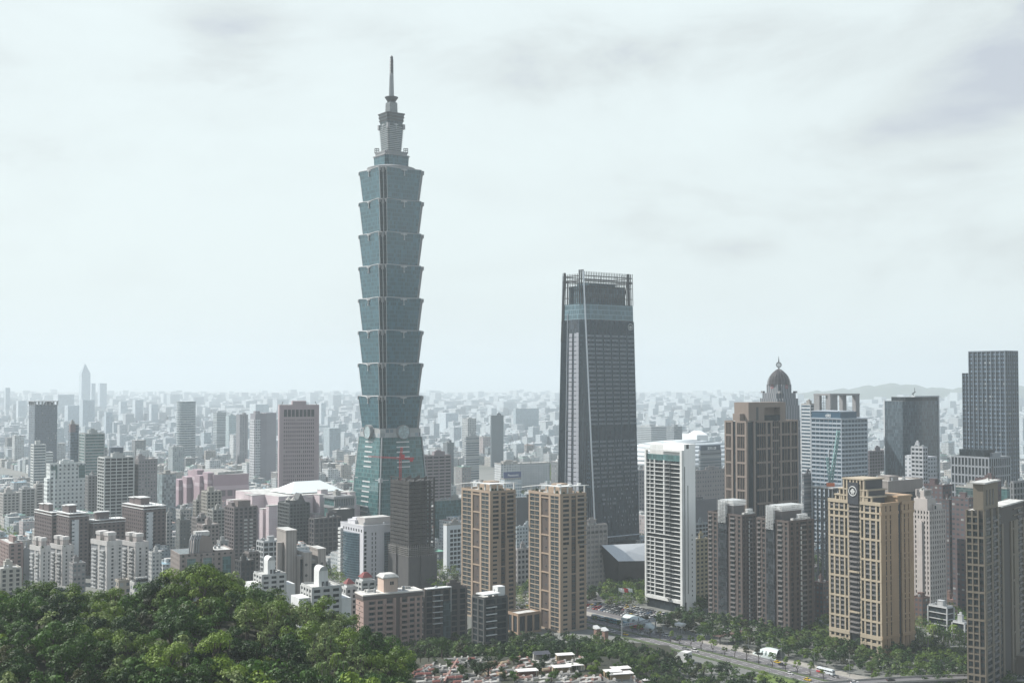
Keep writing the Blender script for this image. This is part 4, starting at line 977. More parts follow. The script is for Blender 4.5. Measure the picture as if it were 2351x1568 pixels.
def lattmast(m, a, b_, w, n, t=.22):
    a, b_ = Vector(a), Vector(b_); d = (b_-a).normalized(); e = Vector((0,1,0)) if abs(d.x) > .5 or abs(d.z) > .5 else Vector((1,0,0)); g = d.cross(e).normalized(); e = g.cross(d).normalized()
    L4 = [e*w/2+g*w/2, e*w/2-g*w/2, -e*w/2-g*w/2, -e*w/2+g*w/2]
    for q in L4: m.bar(a+q, b_+q, t)
    for i in range(n):
        p, r = a+(b_-a)*i/n, a+(b_-a)*(i+1)/n
        for k in range(4): m.bar(p+L4[k], r+L4[(k+1) % 4], t*.7)
hh = czt-H
m = MB(); lattmast(m, (0,0,0), (0,0,hh), 1.6, 12, .27); m.build('mast', [red], cr)
m = MB(); lattmast(m, (0,0,hh), (-27,1,hh+1.6), 1.0, 18, .13); m.build('jib', [red], cr)
m = MB(); lattmast(m, (0,0,hh), (11.5,-.4,hh-.2), 1.1, 6, .3); m.box(8, -1.4, hh-2.6, 10.5, .6, hh-.4); m.build('counter_jib', [red], cr)
m = MB(); lattmast(m, (0,0,hh), (1.2,0,hh+9), 1.4, 5, .4); m.build('apex', [red], cr)
m = MB(); m.box(.8, -1.8, hh-.6, 3.6, 0.6, hh+3.2); m.build('cab', [red], cr)
# ------------------------------------------------------------------ the other buildings one can tell apart
def auto(ul, ur, a, k):
    th = math.degrees(math.atan(((ul+ur)/2-CX)/F)); e = R(a-th); l, r = k*max(.02, math.cos(e)), max(.02, math.sin(e))
    return ul + (ur-ul)*l/(l+r)
GM = {}
def G_(wall, **k):
    n = 'wall_%d_%s' % (len(GM), '_'.join(str(int(x*100)) for x in wall)); GM[n] = 1
    return gridmat(n, wall, **k)
def mk(name, label, ul, ur, vt, D, style='grid', wall=(.4,.4,.38), uc=None, a=54, k=1.0, cat='office building', seed=None, pent=1, n=5, group=None, glass=None, roof=None, **kw):
    uc = uc or auto(ul, ur, a, k)
    b = B(name, label, cat, uc, D, ul, ur, vt, a=a, group=group); seed = seed or int(ul*7+vt)
    wall = tuple(x*.8 for x in wall); wm = mat('wall_%.2f_%.2f_%.2f' % wall, wall, amt=.3)
    if style == 'grid': plain(b, b.H, G_(wall, **kw), roof or roofl)
    elif style == 'framed': framed(b, 0, b.H, glass or darkgl, wm, **kw)
    elif style == 'glass': plain(b, b.H, glass, roof or roofg, name='curtain_wall')
    roofbits(b, b.H, seed=seed, wall=wm, roof=roof, pent=pent, n=n)
    return b
OB, AB = 'office building', 'apartment building'
# -- far left and left middle
b = mk('office_tower', 'dark blue-grey high-rise with a colonnaded top, at the far left', 65.3, 130.6, 931, 1900, 'grid', (.13,.17,.215), cat='skyscraper', pw=2.2, ph=3.6, fw=.4, fh=.6, vary=.9, light=.06, n=2)
m = MB()
for i in range(7):
    x = b.W*i/6; m.box(x-1, -.5, b.H+.5, x+1, 2, b.H+6)
for i in range(4): y = b.L*i/3; m.box(-.5, y-1, b.H+.5, 2, y+1, b.H+6)
m.box(-2, -2, b.H+6, b.W+2, b.L+2, b.H+7); b.part('colonnade', m, [mat('colonnade_grey', (.3,.32,.34), amt=.2)])
b = mk('office_building', 'grey-green office tower with pale window bands and a darker slab behind', 181, 239, 997, 1500, 'framed', (.34,.38,.38), glass=MATS['green_glass'], ps=30, pw=1.6, fh=3.7, bh=1.5, o=.4)
b = mk('office_building', 'narrow dark blue glass block with a rust top beside the grey-green office', 155.5, 180, 976, 1530, 'glass', glass=glassmat('slate_glass', (.05,.075,.10), 2, 3.6, vary=.8, line=.3, linec=(.14,.17,.2)), n=1)
m = MB(); m.box(-.3, -.3, b.H-9, b.W*.6, b.L*.5, b.H+1.3); b.part('rust_top', m, [mat('rust_panel', (.17,.14,.15), amt=.2)])
b = mk('office_building', 'white ribbon-windowed building stepping down to the right, before the blue-grey high-rise', 70.5, 104, 1022, 1450, 'framed', (.62,.65,.64), glass=bluegl, ps=60, pw=.4, fh=3.4, bh=1.9, o=.5)
m = MB(); m.box(b.W, 1, 0, b.W+9, b.L-1, b.H-9); b.part('lower_wing', m, [G_((.6,.63,.62), pw=30, ph=3.4, fw=1, fh=.35)])
ST = (.68,.72,.71)
b = mk('office_building', 'bright white stepped office block with four dark characters on its gable', 106, 196, 1067, 1350, 'grid', ST, uc=114, pw=4.6, ph=4.6, fw=.45, fh=.45, light=.15)
gw = G_(ST, pw=4.6, ph=4.6, fw=.5, fh=.48, light=.1)
b2H = b.H
for x0, x1, dz in ((-3, 3, -15), (.0, 6, -6)): m = MB(); m.box(x0+.03, -1.5, 0, x1, b.L-2, b.H+dz); b.part('stepped_wing', m, [gw])
for x0, x1, dz in ((b.W, b.W+6, -14), (b.W+6, b.W+11, -26)): m = MB(); m.box(x0, 1, 0, x1, b.L-2, b.H+dz); b.part('stepped_wing', m, [gw])
for s, ch in zip((.42, .54, .66, .78), '南山人壽'): sign(b, ch, 'R', b.W*s, b.H-3.6, 2.8, steel, .15)
for s in (.12, .9): m = MB(); m.box(b.W*s-3.4, -.35, b.H-16, b.W*s+3.4, 2, b.H-1.5); b.part('corner_glazing', m, [greengl])
b = mk('apartment_tower', 'tall white residential block with rows of balconies and a dark roof drum', 225.5, 306, 1052, 1280, 'framed', (.56,.58,.57), uc=240, ps=6.5, pw=.7, fh=3.5, bh=1.0, o=.9, cat='apartment tower')
m = MB(); m.cyl(b.W*.5, b.L*.5, b.H, b.H+11, 7.5, 7.5, 24); b.part('roof_drum', m, [mat('slate_drum', (.10,.13,.16), amt=.2)])
m = MB(); m.box(-1.2, -1.2, 0, b.W*.8, 0, b.H-62); b.part('green_glass_base', m, [greengl])
b = mk('office_building', 'mauve-grey tower with chamfered corner and small punched windows', 300, 361, 1056, 1300, 'grid', (.27,.26,.27), uc=318, pw=3.2, ph=3.7, fw=.42, fh=.42)
m = MB(); m.bar((b.W*.45, -.4, 0), (b.W*.45, -.4, b.H+4), .9); b.part('central_rib', m, [stone])
mk('office_building', 'grey mirrored glass block with pale frame, right of the mauve-grey tower', 361, 404, 1089, 1340, 'glass', glass=glassmat('mottled_glass', (.12,.15,.16), 2.2, 3.2, vary=1.3, rough=.3))
b = mk('round_tower', 'pale cylindrical office tower with fine horizontal lines', 405.5, 448, 921.6, 2300, 'grid', (.3,.35,.37), n=0, pent=0)
for o in list(b.root.children): bpy.data.objects.remove(o)
m = MB(); r_ = 17.8; m.cyl(b.W/2, b.L/2, 0, b.H, r_, r_, 36, 0, 1)
for k in range(28): m.cyl(b.W/2, b.L/2, 6+k*(b.H-8)/28, 7+k*(b.H-8)/28, r_+.4, r_+.4, 36, 1)
b.part('drum_wall', m, [G_((.26,.32,.35), pw=2.6, ph=4.6, fw=.7, fh=.5), mat('round_band', (.46,.50,.52), amt=.1)])
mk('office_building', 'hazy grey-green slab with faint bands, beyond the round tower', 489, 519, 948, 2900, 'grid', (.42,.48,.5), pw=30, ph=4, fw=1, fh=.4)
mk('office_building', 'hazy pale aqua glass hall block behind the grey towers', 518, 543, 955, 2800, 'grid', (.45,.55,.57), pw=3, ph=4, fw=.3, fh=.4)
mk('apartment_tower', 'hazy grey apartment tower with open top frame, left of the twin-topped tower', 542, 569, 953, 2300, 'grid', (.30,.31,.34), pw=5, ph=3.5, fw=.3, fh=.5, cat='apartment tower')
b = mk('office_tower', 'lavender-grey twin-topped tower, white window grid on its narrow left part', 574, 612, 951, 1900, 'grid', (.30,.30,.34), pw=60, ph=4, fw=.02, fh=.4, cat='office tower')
m = MB(); m.box(-1.2, b.L*.05, 0, 0, b.L*.95, b.H-8); m.box(0, -1.2, 0, b.W*.42, 0, b.H-8); b.part('window_bay', m, [G_((.52,.53,.55), pw=3, ph=4.2, fw=.6, fh=.55)])
m = MB(); m.box(b.W, 3, 0, b.W+18, b.L, b.H+2); b.part('rear_slab', m, [mat('rear_slab', (.27,.27,.30), amt=.15)])
b = B('office_tower', 'tall pink granite tower with a tight grid of square windows', 'office tower', 640.5, 1500, 638.8, 732, 929.4, a=76)
pk = (.335,.27,.285); H = b.H; W_, L_ = b.W, max(b.L, 30); b.L = L_
m = MB(); m.box(0, 0, 0, W_, L_, H, 0, 1); b.part('wall', m, [mat('pink_granite', pk, amt=.15), roofg])
m = MB(); m.box(W_*.11, -.25, 3, W_*.885, .3, H-18); b.part('window_grid', m, [gridmat('pink_grid', pk, (.02,.022,.03), W_*.775/16, (H-21)/24, .62, .56, vary=.15, light=.02, ox=0, oz=0)])
m = MB()
for i in range(17): x = W_*.11+W_*.775*i/16; m.box(x-.3, -.6, 3, x+.3, -.25, H-18)
b.part('piers', m, [MATS['pink_granite']])
for i in range(8): x = W_*(.155+.0975*i); m = MB(); m.box(x-1.9, -.12, H-15, x+1.9, .3, H-6); b.part('top_window', m, [darkgl])
m = MB(); m.box(W_*.33, 4, H, W_*.68, L_-6, H+4.7); b.part('penthouse', m, [MATS['pink_granite']])
m = MB(); m.bar((3, 2, H), (4.5, 2, H+4), .5); b.part('roof_davit', m, [steel]); m = MB(); m.bar((W_-3, 2, H), (W_-5, 2, H+4), .5); b.part('roof_davit', m, [steel])
mk('office_building', 'plum-grey banded block right of the teal tower base', 950, 1035, 1048, 1420, 'framed', (.30,.255,.27), uc=966, ps=9, pw=1.4, fh=3.9, bh=2.0, o=.4)
# -- malls
b = B('shopping_mall', 'mauve pink mall with stepped blank blocks and dark openings', 'shopping mall', 490, 1330, 431, 571, 1090, a=58)
pm = mat('mauve_panel', (.33,.255,.285), .7, amt=.12); pm2 = mat('mauve_band', (.45,.38,.41), .7, amt=.1)
W_, L_, H = b.W, b.L, b.H
m = MB(); m.box(0, 0, 0, W_, L_, H, 0, 1); b.part('wall', m, [pm, roofg])
m = MB(); m.box(-.3, -.3, H-17, W_+.3, L_+.1, H-12.5); b.part('pale_band', m, [pm2])
for i in range(3): m = MB(); m.box(W_*(.2+.2*i), -.2, H-24, W_*(.34+.2*i), .5, H-17.5); b.part('dark_opening', m, [mat('mauve_shadow', (.13,.12,.13), amt=0)])
for i, (y, h, d) in enumerate(((.05, 2, 5), (.22, -2, 9), (.42, 3, 6), (.62, -6, 12), (.8, -10, 16))): m = MB(); m.box(-d, L_*y, 0, 2, L_*(y+.19), H+h, 0); m.box(-d-.2, L_*y-.2, H+h-12, 2, L_*(y+.19)+.2, H+h-8, 1); b.part('stepped_block', m, [pm, pm2])
for i in range(5): m = MB(); m.box(W_*(.15+.15*i), 4+2*i, H, W_*(.15+.15*i)+8, 12+2*i, H+2.6); b.part('roof_unit', m, [roofl])
b = B('shopping_mall', 'pale pink striped mall of stacked cubes with a long translucent pitched roof', 'shopping mall', 640, 1190, 541, 812, 1140, a=50)
W_, L_, H = b.W, b.L, b.H
sp2 = gridmat('striped_cube', (.60,.53,.54), (.5,.40,.43), 60, 1.9, 1, .45, vary=.1, light=0, grough=.8)
m = MB(); m.box(0, 0, 0, W_, L_, H, 0, 1); b.part('wall', m, [sp2, roofl])
rr = random.Random(5)
for i in range(16):
    x = W_*i/15.5; w = rr.uniform(6, 9); d = rr.uniform(4, 14); h = H-rr.uniform(-4, 26)
    m = MB(); m.box(x, -d, 0, x+w, 2, h, 0, 1); m.box(x-.2, -d-.2, h, x+w+.2, 2, h+.8, 1, 1); b.part('cube_block', m, [sp2, roofl])
for i in range(10):
    y = L_*i/9.5; w = rr.uniform(6, 9); d = rr.uniform(4, 14); h = H-rr.uniform(0, 26)
    m = MB(); m.box(-d, y, 0, 2, y+w, h, 0, 1); m.box(-d-.2, y-.2, h, 2, y+w+.2, h+.8, 1, 1); b.part('cube_block', m, [sp2, roofl])
for i in range(7): m = MB(); m.box(W_*(.1+.12*i), -.2, H-5, W_*(.19+.12*i), .5, H-1.5); b.part('clerestory', m, [darkgl])
m = MB(); x0, x1, y0, y1 = W_*.22, W_*.93, 10, 52; zr_ = H+11
P = [(x0,y0,H+1),(x1,y0,H+1),(x1,y1,H+1),(x0,y1,H+1)]; ra, rb = (x0+16, 31, zr_), (x1-16, 31, zr_)
m.quad(P[0], P[1], rb, ra); m.quad(P[2], P[3], ra, rb); n = len(m.v); m.v += [P[0], ra, P[3], P[1], P[2], rb]; m.f += [(n,n+1,n+2),(n+3,n+4,n+5)]; m.m += [0,0]
b.part('pitched_roof', m, [gridmat('skylight_panels', (.70,.76,.76), (.56,.66,.67), 4, 60, .8, 1, vary=.2, light=0, amt=.05, grough=.3)])
# -- middle left towers
b = mk('apartment_tower', 'mauve-brown apartment tower with white balconies up its front and roof garden', 517.7, 590, 1166, 1080, 'framed', (.175,.15,.155), uc=538, cat='apartment tower', ps=4.6, pw=1.7, fh=3.3, bh=1.2, o=.6)
for j in range(12):
    for q in (.42, .66): m = MB(); m.box(b.W*q, -1.5, b.H-12-j*3.3, b.W*(q+.13), -.6, b.H-10.6-j*3.3); b.part('balcony', m, [roofl])
m = MB(); m.box(b.W*.2, 2, b.H, b.W*.75, b.L*.6, b.H+6); b.part('brick_attic', m, [mat('attic_brick', (.14,.115,.11), amt=.3)])
b = mk('apartment_tower', 'dark grey-green apartment tower with two glass roof turrets and a gable', 640, 710, 1157, 1100, 'framed', (.10,.115,.12), uc=665, cat='apartment tower', ps=3.4, pw=.8, fh=3.3, bh=1.1, o=.7, glass=gl2)
for x, y in ((1, b.L*.3), (b.W*.15, 1)): m = MB(); m.cyl(x+3, y+3, b.H, b.H+3, 3.2, 3.2, 8, 1); m.cyl(x+3, y+3, b.H+3, b.H+6, 3.6, .5, 8, 0); b.part('glass_turret', m, [conc, steel])
m = MB(); m.v += [(b.W*.4,3,b.H),(b.W*.9,3,b.H),(b.W*.65,3,b.H+9),(b.W*.4,14,b.H),(b.W*.9,14,b.H),(b.W*.65,14,b.H+9)]; m.f += [(0,1,2),(3,5,4),(0,2,5,3),(1,4,5,2),(0,3,4,1)]; m.m += [0]*5; b.part('gable', m, [steel])
mk('apartment_tower', 'beige stepped apartment tower with planted terraces, in front of the mauve mall', 463, 508, 1130, 1180, 'framed', (.40,.38,.34), cat='apartment tower', ps=4, pw=1.4, fh=3.2, bh=1.3, o=.5)
mk('apartment_tower', 'lower beige shoulder block left of the stepped terraces tower', 444.5, 466, 1150, 1200, 'framed', (.38,.37,.34), cat='apartment tower', ps=4, pw=1.4, fh=3.2, bh=1.3, o=.5)
mk('apartment_building', 'grey-beige slab between the stepped terraces tower and the mauve-brown tower', 478, 518, 1172, 1140, 'framed', (.33,.33,.31), cat=AB, ps=4, pw=1.2, fh=3.2, bh=1.3, o=.5)
mk('apartment_building', 'pinkish brown block with crenellated roof edge below the grey-beige slab', 453, 503, 1207, 1030, 'framed', (.27,.235,.225), cat=AB, ps=3.4, pw=1.5, fh=3.3, bh=1.5, o=.4)
mk('apartment_building', 'grey-brown block with square roof turret behind the crenellated one', 441, 482, 1190, 1060, 'framed', (.25,.235,.23), cat=AB, ps=3.4, pw=1.3, fh=3.3, bh=1.4, o=.4)
mk('apartment_building', 'dark netted block with stepped sloping top, beside the brown brick towers', 404, 437, 1196, 1040, 'grid', (.13,.145,.145), cat=AB, pw=3, ph=3.3, fw=.3, fh=.4)
mk('apartment_building', 'white low-rise with dark window pairs right of the brown brick towers', 378, 396, 1180, 1120, 'grid', (.5,.51,.5), cat=AB)
mk('apartment_building', 'pale grey terrace-topped block below the mauve mall', 404, 440, 1172, 1190, 'grid', (.44,.44,.43), cat=AB)
# -- dark offices near the teal tower
mk('office_building', 'charcoal mesh-faced office with a deep grid of square windows', 711, 784, 1192, 1085, 'framed', (.095,.09,.095), uc=722, ps=4.2, pw=1.2, fh=4.2, bh=1.2, o=.6)
mk('office_building', 'plain black box block rising behind the charcoal mesh office', 752, 814, 1172, 1130, 'grid', (.028,.035,.04), pw=60, ph=60, fw=.01, fh=.01, n=1, pent=0)
b = mk('mall_podium', 'teal glass podium with a stone colonnade under its roof, left of the pagoda tower', 745, 812, 1142, 1185, 'glass', glass=greengl, cat='podium building', n=2)
m = MB(); m.box(-.8, -.8, b.H-11, b.W, b.L, b.H-8.5); m.box(-1.4, -1.4, b.H-1.5, b.W+.5, b.L+.5, b.H+.6)
for i in range(12): x = b.W*i/11; m.box(x-.4, -.9, b.H-8.5, x+.4, .2, b.H-1.5)
b.part('colonnade', m, [stone])
b = B('office_building', 'white office with a curved dark glass bay and ribbed left edge', OB, 834.5, 1010, 782, 900.8, 1209.6)
W_, L_, H = b.W, b.L, b.H; wc_ = mat('white_panel', (.56,.56,.59), .6, amt=.12)
m = MB(); m.box(0, 0, 0, W_*.72, L_, H, 0, 1); m.box(W_*.72, .6, 0, W_*1.3, L_, H, 0, 1); b.part('wall', m, [wc_, roofl])
m = MB()
pr = None
for i in range(13):
    q = i/12; y = L_*(.16+.72*q); x = -.4 - 3.2*math.sin(math.pi*q)
    if pr: m.quad((pr[0], pr[1], 2), (x, y, 2), (x, y, H-6), (pr[0], pr[1], H-6)); m.quad((pr[0], pr[1], H-6), (x, y, H-6), (0, y, H-6), (0, pr[1], H-6))
    pr = (x, y)
cvx = b.part('curved_bay', m, [glassmat('bay_navy', (.018,.035,.048), 2, 2.1, vary=.6, line=.22, linec=(.10,.16,.19))])
for j in range(13): m = MB(); m.box(-2.2, L_*.9, 3+j*3.3, -.0, L_+.6, 4.9+j*3.3); b.part('edge_fin', m, [white])
for j in range(12): b.put('window', 'R', 1.8, 4+j*3.5, ('a',), winmaker(2.2, 2.3, gl1, wfd, 1), .05)
for j in range(11): [b.put('window', 'R', W_*q, 4+j*3.7, ('b',), winmaker(.8, 2.4, gl1, wfd, 0), .05) for q in (.3, .42)]
for i in range(8): b.put('window', 'L', L_*(.08+.11*i), H-4.6, ('c',), winmaker(1.5, 2.2, gl1, wfd, 0), .05)
b.finish()
m = MB(); m.box(W_*.72, -.4, 2, W_*1.3, .5, H-6); b.part('dark_curtain_wall', m, [MATS['bay_navy']])
roofbits(b, H, seed=9, wall=wc_, x1=W_*1.3)
m = MB(); m.box(W_*.25, L_*.25, H, W_*1.15, L_*.6, H+6, 0, 1); b.part('penthouse', m, [mat('beige_panel', (.42,.40,.39), amt=.2), roofl])
b = B('office_building', 'white office with square gridded bays, left of the first tan tower', OB, 1026, 1060, 1018, 1075, 1206)
m = MB(); m.box(0, 0, 0, b.W, b.L, b.H, 0, 1); b.part('wall', m, [mat('cool_white', (.62,.66,.68), amt=.12), roofl]); W_ = b.W
for j in range(9):
    for i in range(5): b.put('window', 'R', W_*(.22+.17*i), 6+j*3.9, ('a',), winmaker(W_*.13, 2.6, gl1, wfr, 1), .05)
for i in range(2): b.put('window', 'R', W_*.55+i*2.4, b.H-10, ('b',), winmaker(1.1, 2, gl1, wfd, 0), .05)
b.finish(); roofbits(b, b.H, seed=4)
mk('office_building', 'long teal glass pavilion with white roof, behind the netted tower', 996, 1060, 1150, 1250, 'glass', glass=greengl, roof=roofl, uc=1001, n=7)
mk('office_building', 'small dark-windowed white office seen between the two tan towers', 1184, 1222, 1262, 985, 'framed', (.44,.42,.41), uc=1188, ps=4, pw=1.3, fh=4, bh=1.9, o=.4)
mk('office_building', 'flat aqua-roofed block with rooftop letters between the two tan towers', 1180, 1225, 1212, 1080, 'grid', (.5,.56,.58), roof=mat('aqua_roof', (.50,.66,.68), amt=.2, streak=False), uc=1186)
b = mk('exhibition_hall', 'wide charcoal hall with a long white roof between the two tan towers', 1178, 1300, 1146, 1280, 'grid', (.10,.11,.12), pw=60, ph=60, fw=.01, fh=.01, roof=mat('pale_hall_roof', (.62,.67,.67), amt=.2, streak=False), uc=1186, cat='exhibition hall', n=3)
b = mk('office_building', 'weathered concrete panel office with slit windows, right of the second tan tower', 1340, 1393, 1208.6, 985, 'grid', (.40,.37,.36), uc=1346, pw=1.3, ph=4.1, fw=.45, fh=.5, light=0, vary=.2)
m = MB()
for i in range(6): x = b.W*i/5; m.box(x-.35, -.5, 0, x+.35, 0, b.H)
m.box(-.4, -.35, b.H-6.2, b.W+.3, 0, b.H-4.4, 1); b.part('piers', m, [mat('panel_concrete', (.42,.39,.38), amt=.3), steel])
b = B('exhibition_pavilion', 'low black angular pavilion with a faceted white roof below the dark skyscraper', 'pavilion', 1420, 985, 1392, 1520, 1287)
W_, L_, H = b.W, b.L, b.H
m = MB(); m.v += [(0,0,0),(W_,0,0),(W_,L_,0),(0,L_,0),(-2,-2,H),(W_+1,-1,H-4),(W_,L_,H+9),(-8,L_*.8,H+12)]; m.f += [(0,1,5,4),(1,2,6,5),(2,3,7,6),(3,0,4,7)]; m.m += [0]*4; b.part('black_wall', m, [glassmat('black_wall', (.012,.014,.016), 3, 3, vary=.2, line=0, rough=.3)])
m = MB(); m.v += [(-2,-2,H+.05),(W_+1,-1,H-3.95),(W_,L_,H+9.05),(-8,L_*.8,H+12.05),(W_*.3,6,H+6)]; m.f += [(0,1,4),(1,2,4),(2,3,4),(3,0,4)]; m.m += [0]*4; b.part('faceted_roof', m, [mat('brushed_roof', (.60,.62,.63), .5, 0, amt=.15)])
for i, c_ in enumerate(((.85,.85,.85), (.5,.03,.04), (.75,.78,.8))):
    fx, fy = xx(1420+9*i, 925, 0), 925; f = empty('flagpole', (fx, fy, 0)); tag(f, ['white flag on the leftmost pole before the black pavilion', 'red flag on the middle pole before the black pavilion', 'pale flag on the rightmost pole before the black pavilion'][i], 'flagpole', 'flagpoles before the black pavilion')
    m = MB(); m.bar((0,0,0), (0,0,13), .3); m.build('pole', [metalg], f)
    m = MB(); pr = None
    for k in range(7):
        p = (.2+.75*k, .35*math.sin(k*1.3), -.12*k)
        if pr: m.quad((pr[0], pr[1], 9.6+pr[2]), (p[0], p[1], 9.6+p[2]), (p[0], p[1], 12.6+p[2]), (pr[0], pr[1], 12.6+pr[2]))
        pr = p
    m.build('flag', [mat('flag_cloth_%d' % i, c_, amt=0)], f)
# -- middle distance, right of the teal tower
b = mk('office_building', 'white office block carrying a long blue rooftop billboard', 1149, 1197, 1105, 1480, 'grid', (.58,.62,.63), uc=1158, pw=3.3, ph=4, fw=.7, fh=.6, glass=(.1,.14,.17), n=1, pent=0) if False else None
b = B('office_building', 'white office block carrying a long blue rooftop billboard', OB, 1158, 1480, 1149, 1197, 1100)
plain(b, b.H, gridmat('billboard_block', (.58,.62,.63), (.1,.14,.17), 3.3, 4, .7, .6), roofl); roofbits(b, b.H, seed=3, n=2, pent=0)
m = MB(); m.box(-1, -.6, b.H+1.2, b.W*.98, .4, b.H+8.6); bb = b.part('billboard', m, [mat('billboard_blue', (.045,.075,.18), .5, amt=.05)])
sign(b, 'Panasonic', 'R', b.W*.5, b.H+3.2, 4.2, pale_tone, .8)
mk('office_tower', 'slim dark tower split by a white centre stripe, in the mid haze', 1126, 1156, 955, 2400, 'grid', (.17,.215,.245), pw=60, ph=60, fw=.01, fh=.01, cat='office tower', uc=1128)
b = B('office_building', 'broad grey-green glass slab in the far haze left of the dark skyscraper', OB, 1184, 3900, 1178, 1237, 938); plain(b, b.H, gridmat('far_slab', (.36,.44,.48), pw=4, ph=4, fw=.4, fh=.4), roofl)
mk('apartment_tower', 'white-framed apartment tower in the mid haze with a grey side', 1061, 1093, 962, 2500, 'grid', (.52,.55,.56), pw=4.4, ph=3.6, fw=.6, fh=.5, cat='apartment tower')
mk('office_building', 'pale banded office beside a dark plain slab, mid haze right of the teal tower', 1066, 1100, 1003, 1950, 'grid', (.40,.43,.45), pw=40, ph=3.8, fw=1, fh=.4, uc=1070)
mk('office_building', 'dark stub tower with square cap behind the plum-grey block', 1017, 1042, 1018, 1750, 'grid', (.20,.235,.26), pw=4, ph=4, fw=.2, fh=.3)
b = B('apartment_building', 'long row of white mid-rise flats with vertical fins, behind the park', AB, 1150, 1750, 1135, 1262, 1066, a=66); plain(b, b.H, gridmat('row_flats', (.50,.52,.53), pw=4.2, ph=3.4, fw=.5, fh=.5, vary=.9, light=.2), roofl); roofbits(b, b.H, n=9, pent=1, seed=8)
b = B('apartment_building', 'salmon-topped white mid-rise left of the blue billboard', AB, 1100, 1450, 1095, 1135, 1112, a=60); plain(b, b.H, gridmat('salmon_flats', (.46,.40,.40), pw=3.4, ph=3.4, fw=.45, fh=.5), roofl); roofbits(b, b.H, n=6, seed=8)
# -- right of the white tower
mk('apartment_building', 'narrow yellow tiled apartment block squeezed behind the white tower', 1590, 1625, 1240, 930, 'framed', (.42,.36,.23), uc=1597, cat=AB, ps=5, pw=1.8, fh=3.2, bh=1.5, o=.4)
mk('office_building', 'pale blue-white office block above the yellow apartment block', 1592, 1626, 1204, 1080, 'framed', (.48,.54,.58), uc=1597, ps=4, pw=.5, fh=3.4, bh=1.2, o=.3)
b = mk('office_building', 'grey office with a dark curved roof sign of four characters', 1604, 1656, 1036, 1600, 'grid', (.20,.225,.25), uc=1608, pw=40, ph=4, fw=1, fh=.4, pent=0, n=1)
m = MB(); m.box(1, .2, b.H+.5, b.W-1, 3, b.H+7.5); b.part('sign_board', m, [mat('sign_navy', (.05,.07,.10), amt=0)]); sign(b, '富邦人壽', 'R', b.W*.55, b.H+2, 4.2, pale_tone, .1)
mk('department_store', 'large pale beige store block with small square windows behind the white tower', 1590, 1668, 1082, 1350, 'grid', (.36,.34,.34), uc=1594, pw=4, ph=5, fw=.3, fh=.35, cat='department store')
mk('department_store', 'low slate-grey hall in front of the beige store block', 1590, 1645, 1150, 1230, 'grid', (.17,.175,.19), uc=1594, pw=60, ph=60, fw=.01, fh=.01, cat='department store')
mk('office_building', 'beige gridded block between the dark skyscraper and the white tower', 1455, 1500, 1082, 1330, 'grid', (.33,.32,.33), uc=1462, pw=3.6, ph=4, fw=.5, fh=.5)
d_ = empty('domed_stadium', (xx(1575, 1950, 20), 1950, 0)); tag(d_, 'huge white domed arena roof partly hidden by the white tower', 'stadium')
m = MB(); m.cyl(0, 0, 0, 42, 120, 124, 48, 0); m.build('drum_wall', [mat('arena_wall', (.34,.37,.39), amt=.2)], d_)
m = MB(); pr = (125, 40)
for k in range(1, 9): a = k*math.pi/16; q = (125*math.cos(a)+.5, 40+36*math.sin(a)); m.cyl(0, 0, pr[1], q[1], pr[0], q[0], 48, 0); pr = q
m.build('dome_roof', [mat('arena_roof', (.46,.50,.52), .5, amt=.1)], d_, smooth=True)
m = MB()
for t in range(48): a = 2*math.pi*t/48; b_ = 2*math.pi*(t+1.5)/48; m.bar((126*math.cos(a), 126*math.sin(a), 2), (127*math.cos(b_), 127*math.sin(b_), 43), .9); m.bar((126*math.cos(b_), 126*math.sin(b_), 2), (127*math.cos(a), 127*math.sin(a), 43), .9)
m.build('diagonal_truss', [mat('truss_grey', (.5,.53,.55), amt=0)], d_); FOOT.append((d_.location.x, 1950, 130))
# -- right side middle
mk('office_building', 'dark grey striped slab squeezed left of the striped block, lower', 1842, 1866, 1090, 1230, 'grid', (.15,.155,.175), uc=1846, pw=40, ph=3.6, fw=1, fh=.45)
mk('office_building', 'mauve gridded office right of the striped block', 1991, 2033, 1037, 1480, 'framed', (.19,.165,.19), uc=1996, ps=5, pw=1, fh=4, bh=1.2, o=.4)
b = mk('office_building', 'white office with dark window rows and satellite dishes, before the dark slab', 2093.5, 2130, 1028, 1150, 'framed', (.50,.52,.55), uc=2120, k=3, ps=4.5, pw=1.0, fh=3.9, bh=1.9, o=.35, n=9)
m = MB(); m.box(b.W*.2, 1, 0, b.W+17, 12, b.H-9); b.part('right_wing', m, [G_((.44,.46,.49), pw=4.4, ph=3.9, fw=.6, fh=.45)])
m = MB(); m.box(1, b.L, 0, 10, b.L+8, b.H-8); b.part('left_wing', m, [G_((.50,.52,.55), pw=4.4, ph=3.9, fw=.35, fh=.5)])
b = mk('office_building', 'large grey stone office with tall window slots, below the navy tower', 2185.5, 2320, 1052, 1100, 'framed', (.30,.325,.355), uc=2271.5, ps=3.4, pw=1.2, fh=8.4, bh=1.6, o=.5, n=4)
m = MB(); m.box(1, b.L*.15, b.H, b.W*.55, b.L*.8, b.H+7.2); b.part('dark_upper_floor', m, [darkgl])
mk('office_building', 'dark maroon brick block with white tanks on its roof, behind the pale stepped tower', 2121, 2186, 1116, 960, 'grid', (.095,.06,.065), uc=2165, k=2, pw=4, ph=3.8, fw=.5, fh=.4, n=12)
mk('office_building', 'maroon brick cube with a dark slot, centre of the brick cluster at right', 2240, 2300, 1103, 930, 'grid', (.115,.07,.075), uc=2283, k=2, pw=5, ph=4, fw=.3, fh=.3)
